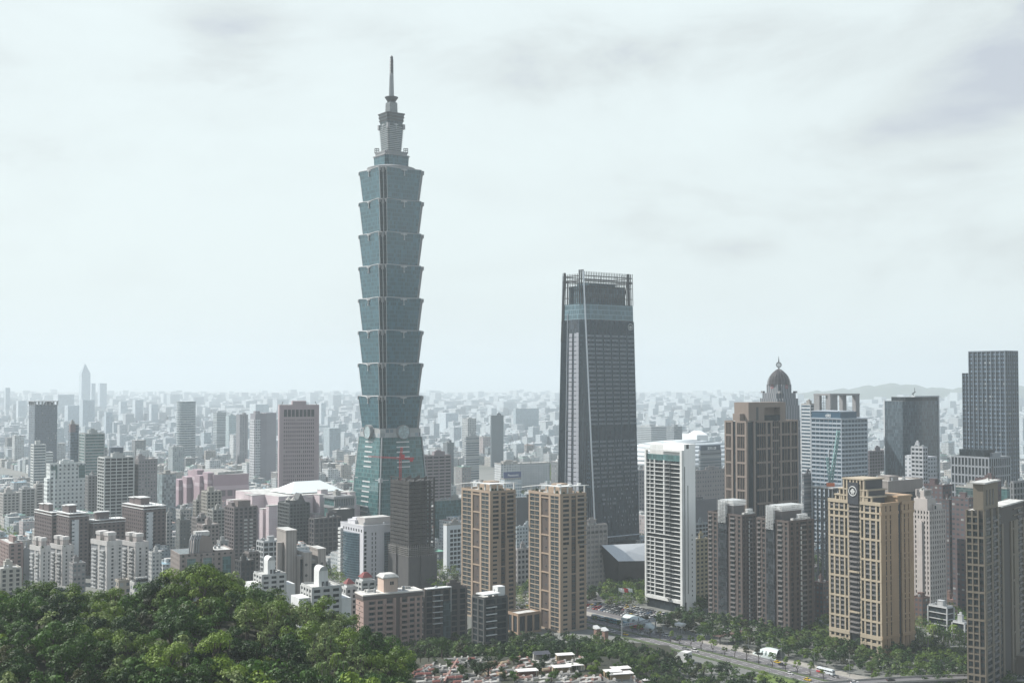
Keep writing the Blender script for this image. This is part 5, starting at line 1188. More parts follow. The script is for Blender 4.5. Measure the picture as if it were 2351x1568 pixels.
mk('office_building', 'dark green glass block set in front of the maroon brick cube', 2196, 2262, 1121, 905, 'glass', glass=glassmat('forest_glass', (.03,.055,.055), 2, 4, vary=1, line=.2, linec=(.1,.13,.13)), uc=2245, k=2)
mk('office_building', 'wide purple-brown brick block with many small windows, left of the taupe tower', 2186, 2240, 1146, 870, 'grid', (.115,.08,.085), uc=2225, k=2, pw=3.6, ph=3.6, fw=.6, fh=.4)
mk('office_building', 'teal glass wedge beside the maroon brick cube', 2298, 2322, 1122, 960, 'glass', glass=greengl)
b = mk('office_building', 'grey stone block with round medallions at the right edge', 2322, 2390, 1108, 900, 'framed', (.24,.25,.26), uc=2328, ps=4, pw=1.2, fh=4.5, bh=1.3, o=.4)
b = B('apartment_tower', 'pale stone stepped tower with arched top windows, right of the cream tower', 'apartment tower', 2134, 860, 2093, 2170, 1172)
W_, L_, H = b.W, b.L, b.H; ps_ = mat('pale_stepped_stone', (.42,.385,.365), amt=.2)
framed(b, 0, H, darkgl, ps_, 2.7, 1.4, 3.5, 1.5, .45); m = MB(); m.box(-1.5, L_*.35, 0, W_*.3, L_*.6, H-8); b.part('corner_bay', m, [ps_])
m = MB(); m.box(1, L_*.15, H, W_*.6, L_*.9, H+8); m.box(2, L_*.3, H+8, W_*.5, L_*.8, H+13.5); m.box(W_*.35, .8, H, W_*.9, L_*.4, H+4); m.box(.5, L_*.3, H+10, W_*.53, L_*.36, H+14.5); m.box(.5, L_*.72, H+10, W_*.53, L_*.78, H+14.5); b.part('stepped_top', m, [ps_])
m = MB(); m.box(W_*.4, -.1+.8, H+.5, W_*.5, .75, H+3); b.part('arched_window', m, [darkgl])
roofbits(b, H+13.5, 2, L_*.3, W_*.5, L_*.8, seed=2, pent=0, par=0, n=4)
b = mk('exhibition_hall', 'flat beige stone hall with a dark recessed front, behind the cream tower', 1957, 2120, 1107, 965, 'grid', (.31,.275,.255), uc=2040, pw=60, ph=60, fw=.01, fh=.01, cat='hall', n=14)
m = MB(); m.box(-.2, 4, 6, .5, b.L*.5, b.H-7); m.box(3, -.2, 4, b.W*.75, .5, b.H-9); b.part('recessed_front', m, [darkgl])
b = B('construction_site', 'open steel frame building under construction left of the beige hall', 'construction site', 1912, 985, 1867, 1960, 1122)
m = MB()
for i in range(6):
    for k in range(5):
        m.box(b.W*i/5-.4, b.L*k/4-.4, 0, b.W*i/5+.4, b.L*k/4+.4, b.H)
for j in range(7): z = b.H-j*9; m.box(0, -.4, z-.5, b.W, .4, z+.4); m.box(-.4, 0, z-.5, .4, b.L, z+.4); m.box(0, 0, z-.2, b.W, b.L, z, 1)
for i in range(5):
    for j in range(5):
        z = b.H-j*9; m.bar((b.W*i/5, 0, z-9), (b.W*(i+.5)/5, 0, z), .4); m.bar((b.W*(i+.5)/5, 0, z), (b.W*(i+1)/5, 0, z-9), .4)
b.part('steel_frame', m, [mat('steel_beam', (.12,.13,.14), amt=.2), mat('frame_deck', (.30,.31,.32), amt=.3)])
m = MB(); m.box(-1, -1, b.H, b.W+1, b.L+1, b.H+.9); b.part('roof_deck', m, [roofl])
cx_, cy_ = b.world(b.W*.4, b.L*.5); tl = mat('crane_teal', (.16,.30,.30), .5, amt=0)
cr = empty('luffing_crane', (cx_, cy_, b.H+.9)); tag(cr, 'teal lattice crane with an orange cab standing above the steel frame', 'crane')
m = MB(); lattmast(m, (0,0,3), (6.5, 0, 46), 2.0, 16, .5); m.build('boom', [tl], cr); m = MB(); lattmast(m, (-1,0,3), (-3,0,24), 1.5, 7, .4); m.build('back_mast', [tl], cr)
m = MB(); m.box(-3.5, -2, 0, 2.5, 2, 2.8); m.build('cab', [mat('cab_orange', (.6,.16,.06), amt=.1)], cr); m = MB(); m.bar((-3,0,24), (6.5,0,46), .15); m.build('stay_cable', [steel], cr)
mk('apartment_building', 'black low-rise with white floor lines and roof garden, right of the cream tower', 2131, 2186, 1396, 805, 'framed', (.55,.57,.58), uc=2172, k=2, cat=AB, ps=60, pw=.01, fh=4.2, bh=.5, o=.8)
mk('apartment_building', 'second black low-rise with white floor lines, left of the taupe tower', 2186, 2225, 1432, 790, 'framed', (.55,.57,.58), uc=2212, k=2, cat=AB, ps=60, pw=.01, fh=4.2, bh=.5, o=.8)
mk('apartment_building', 'red-brown brick low-rise with a small cupola right of the cream tower', 2092, 2133, 1375, 840, 'grid', (.13,.07,.055), cat=AB)
mk('apartment_building', 'rust-brown flats with pink roof behind the black low-rise', 2150, 2222, 1380, 880, 'grid', (.17,.11,.09), cat=AB, roof=mat('pink_roof', (.45,.25,.25), amt=.2, streak=False))
mk('apartment_building', 'dim red-brown brick flats between the brown twin towers and the cream tower', 1868, 1905, 1340, 870, 'grid', (.10,.06,.055), cat=AB)
mk('apartment_building', 'dark brown brick slab rising between the pale stepped tower and the brick cluster', 2164, 2190, 1150, 930, 'grid', (.07,.05,.055), cat=AB, uc=2180, k=2)
# -- bottom centre
pkt = mat('salmon_tile', (.37,.26,.225), amt=.3)
b = B('apartment_building', 'salmon tiled apartment row with white roof and square stair tower', AB, 835, 722, 817.5, 969, 1366, a=62)
W_, L_, H = b.W, b.L, b.H; nfl = 13; fh = (H-1)/nfl
m = MB(); m.box(.4, .4, 0, W_-.4, L_-.4, H-.2, 0, 1); b.part('core_wall', m, [mat('recess_brown', (.11,.085,.08), amt=.2), roofl])
m = MB()
for a, c in ((0, .085), (.20, .235), (.33, .385), (.50, .55), (.62, .65), (.745, .785), (.87, .91), (.965, 1)): b.fb(m, 'R', a*W_, c*W_, 0, H-3, -.4, .25)
for j in range(nfl):
    z = j*fh
    for a, c in ((0, .33), (.74, 1)): b.fb(m, 'R', a*W_, c*W_, z, z+fh*.42, -.4, .05)
    for f in 'LBK': b.fb(m, f, 0, b.len(f), z+.4, z+fh-.15, -.4, .05)
b.part('wall', m, [pkt])
m = MB(); m.box(-.5, -.5, H-3, W_+.3, L_+.3, H-.6, 0); b.part('cornice', m, [mat('brown_cornice', (.10,.08,.075), amt=.2)])
m = MB(); m.box(-.7, -.7, H-.6, W_+.4, L_+.4, H+.2); b.part('roof', m, [mat('cream_roof', (.66,.63,.58), amt=.3, streak=False)])
for j in range(nfl-1):
    z = j*fh+fh*.42
    for q, w in ((.14, .07), (.275, .09), (.825, .07), (.935, .045)): b.put('window', 'R', q*W_, z, ('w', w), winmaker(w*W_, fh*.52, gl2, wfr, 1), -.1)
    for q in (.44, .70): b.put('window', 'R', q*W_, z, ('x',), winmaker(W_*.08, fh*.5, gl2, wfr, 2), -.35)
    for q in (.44, .70): b.put('balcony', 'R', q*W_, j*fh, ('b',), (lambda: (MB().prism([(-3.2, .3), (-2.6, -1.3), (0, -1.9), (2.6, -1.3), (3.2, .3)], 0, 1.15), [pkt])), .1)
    b.put('window', 'L', L_*.5, z, ('y',), winmaker(.9, 1.2, gl1, wfr, 0), .07)
b.finish()
x0, x1 = W_*.36, W_*.60
m = MB(); m.box(x0, 2, H, x1, 12, H+8.5); m.box(x0-.6, 1.4, H+8.5, x1+.6, 12.6, H+9.1, 1)
m.prism([(x0-.6, 1.4), (x1+.6, 1.4), (x1+.6, 12.6), (x0-.6, 12.6)], H+9.1, H+10.8, 1, [(x0+1, 3), (x1-1, 3), (x1-1, 11), (x0+1, 11)]); st = b.part('stair_tower', m, [mat('peach_wall', (.52,.40,.33), amt=.2), roofl])
for x in (.45, .6): m = MB(); m.box(x0+(x1-x0)*x, 1.85, H+4.5, x0+(x1-x0)*x+1, 2.05, H+6.5); b.part('stair_window', m, [darkgl], parent=st)
roofbits(b, H+.2, 2, 2, W_*.33, L_-1, seed=11, pent=0, par=0, n=5); roofbits(b, H+.2, W_*.65, 2, W_-1, L_-1, seed=12, pent=0, par=0, n=4)
gr1 = (.115,.10,.095)
b = mk('apartment_building', 'dark brown modern apartment block with white roof edge and glass balconies, behind the trees', 968, 1071, 1357, 748, 'framed', gr1, uc=976, a=60, cat=AB, ps=5.5, pw=1.9, fh=3.5, bh=.9, o=.4, n=5)
m = MB(); m.box(W_*.02, -1.4, b.H+1, b.W*.62, 3, b.H+1.6); m.box(b.W*.6, -1.2, b.H-14, b.W*.61, -.9, b.H+1); b.part('roof_edge', m, [white])
for j in range(6): m = MB(); m.box(b.W*.17, -1.8, 20+j*3.5, b.W*.40, -.4, 20.35+j*3.5); b.part('balcony', m, [white])
m = MB(); m.box(b.W*.42, -1.0, 4, b.W*.6, -.4, b.H-7); b.part('dark_glazing', m, [glassmat('smoke_glass', (.03,.045,.05), 2, 3.5, vary=.8, line=.15)])
b = mk('apartment_building', 'small dark slate block with a white roof canopy, in front of the first tan tower', 1085, 1164, 1376, 705, 'framed', (.075,.082,.082), uc=1112, cat=AB, ps=7, pw=1.6, fh=3.6, bh=.8, o=.4, n=2, pent=0)
m = MB(); m.box(-1, -1.4, b.H+2.4, b.W*.66, b.L*.6, b.H+3.1); m.box(b.W*.68, 2, b.H, b.W, b.L*.6, b.H+6); b.part('roof_canopy', m, [white])
for j in range(5): m = MB(); m.box(b.W*.05, -1.6, b.H-5-j*4, b.W*.5, -.4, b.H-4.6-j*4); b.part('balcony', m, [white])
b = mk('entrance_podium', 'tan colonnaded podium linking the two tan towers', 1166, 1240, 1412, 815, 'framed', (.36,.25,.17), uc=1190, ps=6, pw=1.6, fh=11, bh=2, o=.6, cat='podium building', n=0, pent=0)
# white houses with barrel vaults, red roofs
def barrel(label, ul, ur, vt, D, a=60):
    b = mk('apartment_building', label, ul, ur, vt, D, 'framed', (.52,.53,.52), a=a, cat=AB, ps=5, pw=1.9, fh=3.3, bh=1.5, o=.5, n=4, pent=0, group='white houses with barrel roofs')
    m = MB(); m.box(b.W*.3, 3, b.H, b.W*.62, 11, b.H+9.5); tw = b.part('lift_tower', m, [white])
    m = MB(); x0, x1 = b.W*.31, b.W*.61; r = (x1-x0)/2
    P = [(x0+r-r*math.cos(t*math.pi/12), 3.3 if False else 0, 0) for t in range(13)]
    n = len(m.v)
    for y in (2.6, 11.4): m.v += [(x0+r-r*math.cos(t*math.pi/12), y, b.H+9.5+r*.95*math.sin(t*math.pi/12)) for t in range(13)]
    for t in range(12): m.f.append((n+t, n+13+t, n+14+t, n+t+1)); m.m.append(0)
    m.f += [tuple(range(n+12, n-1, -1)), tuple(range(n+13, n+26))]; m.m += [1, 1]
    b.part('barrel_roof', m, [white, metalg])
    for q in (.4, .54): m = MB(); m.box(b.W*q, 2.8, b.H+.3, b.W*q+1.5, 3.05, b.H+3.3); b.part('roof_door', m, [steel], parent=tw)
    m = MB(); m.box(b.W, 1, 0, b.W+7, b.L-2, b.H-7); m.box(-7, 2, 0, 0, b.L-2, b.H-5); b.part('stepped_terrace', m, [white])
    return b
barrel('white terraced house with barrel-vaulted lift tower, left of the fluted concrete block', 584, 656, 1322, 800)
barrel('white terraced house with barrel-vaulted lift tower, nearer, right of the fluted concrete block', 692, 782, 1352, 690)
def redroof(label, ul, ur, vt, D):
    b = mk('house', label, ul, ur, vt, D, 'framed', (.52,.52,.52), a=60, cat='house', ps=4, pw=1.6, fh=3.2, bh=1.4, o=.4, n=2, pent=0)
    m = MB(); W_, L_, H = b.W, b.L, b.H; x0, x1, y0, y1 = W_*.1, W_*.75, L_*.05, L_*.7
    m.prism([(x0,y0),(x1,y0),(x1,y1),(x0,y1)], H+.1, H+3, 1); m.prism([(x0-.7,y0-.7),(x1+.7,y0-.7),(x1+.7,y1+.7),(x0-.7,y1+.7)], H+3, H+6, 0, [(x0+1.8,y0+1.8),(x1-1.8,y0+1.8),(x1-1.8,y1-1.8),(x0+1.8,y1-1.8)])
    b.part('tiled_roof', m, [mat('red_tiles', (.17,.035,.035), amt=.2), white]); return b
redroof('white house with a dark red hipped roof left of the salmon apartment row', 785, 819, 1352, 745)
redroof('taller white house with two dark red roofs behind the salmon apartment row', 818, 862, 1337, 800)
# brown post-modern building with a fluted turret
bp = mat('dusty_brown', (.235,.20,.185), amt=.3)
b = B('apartment_building', 'dusty brown building with a fluted arched turret and green glass bays', AB, 414, 850, 394, 537, 1272, a=62)
W_, L_, H = b.W, b.L, b.H
framed(b, 0, H, darkgl, bp, 4.2, 2.6, 3.6, 1.9, .5)
for q in (.12, .42, .78): m = MB(); m.box(W_*q, -1.1, 2, W_*(q+.16), -.4, H-3.5); m2 = b.part('green_bay', m, [greengl]); m = MB(); m.box(W_*q-1, -1.3, H-3.5, W_*(q+.16)+1, 0, H-2); m.box(W_*q-1, -1.3, 2, W_*q, 0, H-3.5); m.box(W_*(q+.16), -1.3, 2, W_*(q+.16)+1, 0, H-3.5); b.part('bay_surround', m, [bp])
m = MB(); x0, x1 = W_*.25, W_*.62; r = (x1-x0)/2; n = 0
for y in (2, 13): m.v += [(x0, y, H)] + [(x0+r-r*math.cos(t*math.pi/10), y, H+5+7*math.sin(t*math.pi/10)) for t in range(11)] + [(x1, y, H)]
for t in range(12): m.f.append((t, 13+t, 14+t, t+1)); m.m.append(0)
m.f += [tuple(range(12, -1, -1)), tuple(range(13, 26))]; m.m += [0, 0]; b.part('arched_turret', m, [bp])
for i in range(5): m = MB(); x = x0-3+1.6*i; m.bar((x, 1.2, H-1), (x+.6, 1.2, H+9), .9); m.bar((x+.6, 1.2, H+9), (x+2.6, 3, H+13), .9); b.part('turret_rib', m, [stone])
roofbits(b, H, W_*.65, 1, W_, L_, seed=3, n=3, pent=0, wall=bp)
m = MB(); m.box(x0+2, 4, H+11.5, x1-2, 11, H+14.5); b.part('turret_cap', m, [roofl])
# fluted concrete block
fc = gridmat('fluted_concrete', (.30,.275,.255), (.20,.18,.165), .8, 60, .4, 1, vary=.5, light=0, grough=.8, amt=.5)
b = B('apartment_tower', 'weathered fluted concrete block of clustered round-edged towers', 'apartment tower', 668, 905, 632, 750, 1262, a=60)
W_, L_, H = b.W, b.L, b.H
for x, y, w, l, h in ((0, L_*.3, W_*.3, L_*.6, 13), (W_*.38, 0, W_*.2, L_*.5, -3), (W_*.76, 0, W_*.22, L_*.5, -1), (W_*.58, 4, W_*.2, L_*.6, -10), (W_*.3, 3, W_*.1, L_*.5, -6)):
    m = MB(); m.box(x, y, 0, x+w, y+l, H+h, 0, 1); m.box(x-.3, y-.3, H+h-1, x+w+.3, y+l+.3, H+h+.4, 0, 1); b.part('fluted_shaft', m, [fc, roofl])
m = MB(); m.cyl(-2.5, L_*.5, 0, H+4, 2.6, 2.6, 16, 0); b.part('round_stair', m, [fc])
m = MB(); m.box(W_*.3, 2.4, 0, W_*.36, 3.0, H-8); m.box(W_*.6, 3.2, 0, W_*.74, 4, H-12); b.part('glazed_slot', m, [darkgl])
for x in (.43, .87): 
    for z in (H-12, H-20, H-28): m = MB(); m.v += [(W_*x+1.1*math.cos(t*math.pi/6), -.1, z+1.1*math.sin(t*math.pi/6)) for t in range(12)]; m.f.append(tuple(range(12))); m.m.append(0); b.part('round_window', m, [steel])
mk('office_building', 'white low glass-roofed hall below the pink striped mall', 590, 640, 1245, 1000, 'framed', (.5,.52,.53), cat=OB, ps=4, pw=1, fh=4, bh=1.4, o=.3)
mk('apartment_building', 'grey octagonal ringed block beside the white barrel-roofed house', 562, 594, 1270, 880, 'framed', (.22,.20,.19), cat=AB, ps=3, pw=.8, fh=3, bh=1.4, o=.8)
mk('apartment_building', 'black low block with white window slits right of the dusty brown building', 540, 585, 1290, 840, 'framed', (.035,.038,.042), cat=AB, ps=3.4, pw=1.3, fh=3.4, bh=1.3, o=.3)
mk('apartment_building', 'light grey cube house behind the dusty brown turret', 498, 525, 1244, 930, 'grid', (.33,.34,.34), cat=AB)
# -- left: white twin-shaft apartment blocks and brown brick towers
wt = (.56,.54,.52)
def whiteblock(label, ul, ur, vt, D=985, uc=None):
    b = B('apartment_tower', label, 'apartment tower', uc or ul+(ur-ul)*.52, D, ul, ur, vt, a=42, group='white apartment blocks behind the hill')
    wm = mat('white_tile', wt, amt=.35); W_, L_, H = b.W, b.L, b.H; fh = 3.1; nf = int(H/fh)
    m = MB(); m.box(.5, .5, 0, W_, L_, H-.2, 0, 1); b.part('core_wall', m, [mat('grey_tile', (.25,.26,.27), amt=.3), roofg])
    m = MB(); m.box(0, 0, 0, W_*.3, .5, H-2); m.box(W_*.45, 0, 0, W_*.78, .5, H-2); m.box(W_*.93, 0, 0, W_+.1, .5, H-2)
    for j in range(nf): m.box(0, -.03, j*fh, W_, .5, j*fh+fh*.42)
    m.box(-.1, -.15, H-2.6, W_+.15, .5, H+1.2); m.box(-.15, .5, H-2.6, .5, L_, H+1.2); m.box(W_-.4, .5, H-.2, W_+.1, L_, H+1.2); m.box(.5, L_-.4, H-.2, W_-.4, L_+.1, H+1.2); m.box(0, .5, 0, .5, L_*.12, H-2.6); m.box(0, L_*.45, 0, .5, L_*.56, H-2.6)
    b.part('wall', m, [wm])
    for j in range(nf-1):
        z = j*fh+fh*.42
        for q, w in ((.375, .14), (.855, .13)): b.put('window', 'R', q*W_, z, ('a', w), winmaker(w*W_, fh*.5, gl1, wfr, 1), -.2)
        for q in (.28, .76): b.put('balcony', 'L', q*L_, j*fh+.2, ('b',), (lambda: (MB().box(-L_*.14, -1.2, 0, L_*.14, .5, 1.1), [mat('pale_balcony', (.42,.43,.43), amt=.3)])), -.2)
        if j % 2: b.put('awning', 'L', (.2+.13*(j % 3))*L_, j*fh+2.6, ('c',), (lambda: (MB().box(-1.4, -1.6, 0, 1.4, .4, .15), [roofl])), 0)
    b.finish(90)
    for y in (.12, .6):
        m = MB(); m.box(W_*.2, L_*y, H, W_*.7, L_*y+L_*.25, H+7.5); m.box(W_*.17, L_*y-.4, H+5.2, W_*.73, L_*y+L_*.25+.4, H+7.9, 1); b.part('lift_shaft', m, [mat('stained_pink', (.46,.41,.39), amt=.6), wm])
        m = MB(); m.cyl(W_*.2, L_*y-1.5, H, H+1.6, 1.6, .8, 7); b.part('roof_shrub', m, [hedge])
    return b
whiteblock('white apartment block, leftmost of the four rising behind the green hill', 69.3, 117, 1258)
whiteblock('white apartment block, second from left of the four behind the green hill', 116, 170, 1255, 1010)
whiteblock('white apartment block, third from left of the four behind the green hill', 209, 281, 1246)
whiteblock('white apartment block, rightmost of the four behind the green hill', 279, 342, 1248, 1010)
bkr = (.12,.092,.092)
def bricktower(label, ul, ur, vt, D, uc, stripe=.3):
    b = B('apartment_tower', label, 'apartment tower', uc, D, ul, ur, vt, a=48, group='brown brick towers with white roof edges')
    wm = mat('brown_brick', bkr, amt=.3); W_, L_, H = b.W, b.L, b.H
    framed(b, 0, H, darkgl, wm, 4.0, 2.1, 3.4, 1.7, .4)
    m = MB(); m.box(-.9, -.9, H-1.4, W_+.9, L_+.9, H-.8); m.box(-.7, -.7, H+1, W_+.7, L_+.7, H+1.4); m2 = b.part('white_cornice', m, [white])
    if stripe: m = MB(); m.box(W_*stripe, -1.1, 2, W_*stripe+6, -.4, H-4); sp_ = b.part('white_stripe', m, [G_((.55,.57,.58), pw=6, ph=3.4, fw=.35, fh=.35)])
    m = MB(); m.box(W_*.15, L_*.3, H+1.4, W_*.55, L_*.6, H+7.5); m.box(W_*.12, L_*.3-1, H+7.5, W_*.58, L_*.6+1, H+8.2, 1); b.part('stair_block', m, [wm, white])
    m = MB(); m.box(W_*.2, L_*.68, H+1.4, W_*.5, L_*.9, H+6.5); m.box(W_*.17, L_*.66, H+6.5, W_*.53, L_*.92, H+7.1, 1); b.part('stair_block', m, [wm, white])
    for i in range(6): m = MB(); m.bar((W_*i/6+1, .5, H+1.4), (W_*i/6+1, .5, H+4), .25); b.part('vent_pipe', m, [metalg])
    return b
bricktower('dark brown brick tower, leftmost and widest of the brick group, white stripe', 81, 145, 1180, 1080, 120, 0)
bricktower('dark brown brick tower with a tall pale window stripe, behind the white blocks', 132, 203, 1183, 1050, 160, .12)
bricktower('lower brown brick block between the two taller brick towers', 201, 287, 1198, 1060, 215, 0)
bricktower('dark brown brick tower at the right of the brick group, with a pale window stripe', 282, 380, 1166, 1070, 330, .12)
mk('apartment_building', 'salmon pink apartment block at the left edge with curved balconies', -6, 53, 1250, 1000, 'framed', (.30,.215,.20), cat=AB, ps=5, pw=3, fh=3.2, bh=1.6, o=.5, uc=22)
mk('apartment_building', 'plain light grey slab wedged right of the salmon pink block', 53, 69, 1262, 1020, 'grid', (.34,.36,.38), pw=60, ph=60, fw=.01, fh=.01, cat=AB)
mk('apartment_building', 'cream and grey flats at the far left below the blue-grey high-rise', 0, 45, 1134, 1340, 'framed', (.47,.46,.44), cat=AB, ps=4, pw=1.6, fh=3.2, bh=1.5, o=.5)
mk('apartment_building', 'greyish flats second from the left edge, beside the white stepped office', 44, 80, 1124, 1380, 'framed', (.42,.43,.43), cat=AB, ps=4, pw=1.2, fh=3.2, bh=1.3, o=.6)
mk('apartment_building', 'narrow cream flats touching the white stepped office', 78, 101, 1113, 1400, 'framed', (.55,.54,.52), cat=AB, ps=6, pw=3, fh=3.2, bh=1.5, o=.4)
mk('apartment_building', 'grey-brown slab right of the white stepped office', 196, 226, 1094, 1330, 'framed', (.25,.255,.26), cat=AB, ps=4, pw=1.6, fh=3.2, bh=1.4, o=.4)
mk('apartment_building', 'low dark pink-grey flats half hidden between the white blocks', 160, 198, 1296, 930, 'grid', (.25,.24,.24), cat=AB)
mk('apartment_building', 'white low flats right of the four white blocks', 342, 372, 1270, 1000, 'grid', (.54,.55,.54), cat=AB)
mk('house', 'cream villa with grey gables at the left edge above the trees', -8, 50, 1308, 900, 'framed', (.48,.46,.41), cat='house', ps=5, pw=2.4, fh=3.3, bh=1.2, o=.4)
b = mk('utility_building', 'small flat-roofed cream building at the hill edge behind the trees', 264, 297, 1336, 610, 'grid', (.42,.38,.33), cat='utility building', pent=0, n=2)
b = mk('utility_building', 'small white building with dark roof cooling towers at the hill edge', 298, 338, 1342, 600, 'grid', (.55,.55,.53), cat='utility building', pent=0, n=0)
for i in range(4): m = MB(); x = 1+b.W*.24*i; m.box(x, .5, b.H, x+b.W*.2, 3.5, b.H+2.4, 0); m.cyl(x+b.W*.1, 2, b.H+2.4, b.H+3.2, .7, .7, 10, 1); b.part('cooling_tower', m, [steel, roofl])
# -- far skyline shapes in the haze
def far(name, label, ul, ur, vt, D, c=(.46,.53,.58), cat='skyscraper', top=None):  # pale bluish walls and glass: distance haze painted into the colour
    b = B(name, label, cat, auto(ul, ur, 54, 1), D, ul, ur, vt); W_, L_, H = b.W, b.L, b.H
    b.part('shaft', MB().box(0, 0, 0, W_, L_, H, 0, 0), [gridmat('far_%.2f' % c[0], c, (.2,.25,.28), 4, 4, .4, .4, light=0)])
    if top: top(b, W_, L_, H)
    return b
def sk(b, W_, L_, H):
    m = MB(); z = H
    for w, h in ((.86, 9), (.7, 9), (.52, 10), (.34, 10)):
        m.box(W_*(.5-w/2), L_*(.5-w/2), z, W_*(.5+w/2), L_*(.5+w/2), z+h); z += h
    m.prism([(W_*.36, L_*.36), (W_*.64, L_*.36), (W_*.64, L_*.64), (W_*.36, L_*.64)], z, z+12, 0, [(W_*.5-.4, L_*.5-.4), (W_*.5+.4, L_*.5-.4), (W_*.5+.4, L_*.5+.4), (W_*.5-.4, L_*.5+.4)])
    b.part('pyramid_top', m, [MATS['far_0.46']])
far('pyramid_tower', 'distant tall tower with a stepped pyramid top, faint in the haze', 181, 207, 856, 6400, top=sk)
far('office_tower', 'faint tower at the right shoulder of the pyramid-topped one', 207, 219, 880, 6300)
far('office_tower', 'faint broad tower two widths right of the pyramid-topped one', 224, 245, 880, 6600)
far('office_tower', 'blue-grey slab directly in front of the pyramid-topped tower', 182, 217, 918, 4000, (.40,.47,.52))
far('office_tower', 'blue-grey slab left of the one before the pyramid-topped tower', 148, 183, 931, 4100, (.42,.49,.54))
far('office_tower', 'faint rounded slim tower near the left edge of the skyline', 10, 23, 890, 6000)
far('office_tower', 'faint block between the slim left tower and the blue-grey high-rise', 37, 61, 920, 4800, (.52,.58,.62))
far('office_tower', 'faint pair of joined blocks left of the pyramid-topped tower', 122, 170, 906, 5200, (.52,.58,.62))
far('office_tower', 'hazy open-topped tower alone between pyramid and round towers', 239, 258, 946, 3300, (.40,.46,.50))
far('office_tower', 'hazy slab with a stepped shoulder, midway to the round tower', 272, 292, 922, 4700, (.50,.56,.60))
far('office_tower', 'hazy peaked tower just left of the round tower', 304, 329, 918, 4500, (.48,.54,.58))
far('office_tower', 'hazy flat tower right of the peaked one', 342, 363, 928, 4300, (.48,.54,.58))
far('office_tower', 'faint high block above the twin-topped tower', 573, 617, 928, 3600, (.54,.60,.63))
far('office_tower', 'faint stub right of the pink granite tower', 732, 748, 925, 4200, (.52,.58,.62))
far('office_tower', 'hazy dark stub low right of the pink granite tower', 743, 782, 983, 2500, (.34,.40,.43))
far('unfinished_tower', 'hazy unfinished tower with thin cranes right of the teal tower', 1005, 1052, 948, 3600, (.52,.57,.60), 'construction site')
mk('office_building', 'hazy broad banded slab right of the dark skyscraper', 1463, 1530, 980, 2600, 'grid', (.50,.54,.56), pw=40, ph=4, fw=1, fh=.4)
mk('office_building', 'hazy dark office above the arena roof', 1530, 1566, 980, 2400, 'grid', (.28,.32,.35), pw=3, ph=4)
b = B('sports_hall', 'small hazy white domed hall above the arena', 'sports hall', 1600, 2500, 1566, 1626, 990, a=80); plain(b, b.H-8, mat('hall_white', (.62,.65,.66), amt=.1)); b.part('vault', MB().prism([(0,0),(b.W,0),(b.W,60),(0,60)], b.H-8, b.H, 0, [(b.W*.3,20),(b.W*.7,20),(b.W*.7,40),(b.W*.3,40)]), [MATS['hall_white']])
# ------------------------------------------------------------------ terrain
def lerp(t, P):
    if t <= P[0][0]: return P[0][1]
    for (a, x), (b_, y) in zip(P[:-1], P[1:]):
        if t <= b_: return x + (y-x)*(t-a)/(b_-a)
    return P[-1][1]
CREST = [(-400, 1360), (-100, 1352), (0, 1350), (60, 1338), (150, 1347), (230, 1354), (330, 1352), (370, 1332), (430, 1314), (500, 1307), (560, 1314), (620, 1337), (680, 1366), (760, 1392), (820, 1424), (880, 1442), (960, 1446)]
def hill(x, y):
    if y > 900 or y < -50: return 0.0
    u = CX + F*x/max(y, 60)
    TH = 13.0
    zc = zz(lerp(u, CREST), 430) - TH; zb = zz(1590, 320) - TH
    if y < 320: za = zb + (320-y)*.12
    elif y < 430: q = (y-320)/110; za = zb + (zc-zb)*(q*(2-q)*.5 + q*.5)
    else: q = min(1, (y-430)/150); za = zc*(1-q*q*(3-2*q))
    zk = lerp(y, [(0, 95), (450, 56), (500, 50.5), (560, 43), (620, 27), (700, 10), (790, 0)])
    if u < 840: z = za
    elif u < 960: q = (u-840)/120; z = za*(1-q) + zk*q
    elif u < 1420: z = zk
    elif u < 1560: z = zk*(1-(u-1420)/140)
    else: z = 0.0
    return max(0.0, z)
gx = np.concatenate([np.linspace(-620, 420, 131)]); gy = np.linspace(-40, 900, 119)
V = []; Fc = []
for y in gy:
    for x in gx: z = hill(x, y); V.append((x, y, z + .6*math.sin(x*.13)*math.sin(y*.11) if z > 1 else (z if z > .1 else -.6)))
nx = len(gx)
for j in range(len(gy)-1):
    for i in range(nx-1): a = j*nx+i; Fc.append((a, a+1, a+1+nx, a+nx))
me = bpy.data.meshes.new('hillside'); me.from_pydata(V, [], Fc); me.polygons.foreach_set('use_smooth', [True]*len(me.polygons))
gmh, t, N, L, b_ = nodes_of('hill_soil'); n = N.new('ShaderNodeTexNoise'); n.inputs['Scale'].default_value = .15; n.inputs['Detail'].default_value = 8
tcn = N.new('ShaderNodeTexCoord'); L.new(tcn.outputs['Object'], n.inputs['Vector']); L.new(mixc(N, L, n.outputs['Fac'], (.008,.014,.005), (.035,.034,.018)), b_.inputs['Base Color']); b_.inputs['Roughness'].default_value = .95
me.materials.append(gmh); o = bpy.data.objects.new('hillside', me); COL.objects.link(o); tag(o, kind='structure')
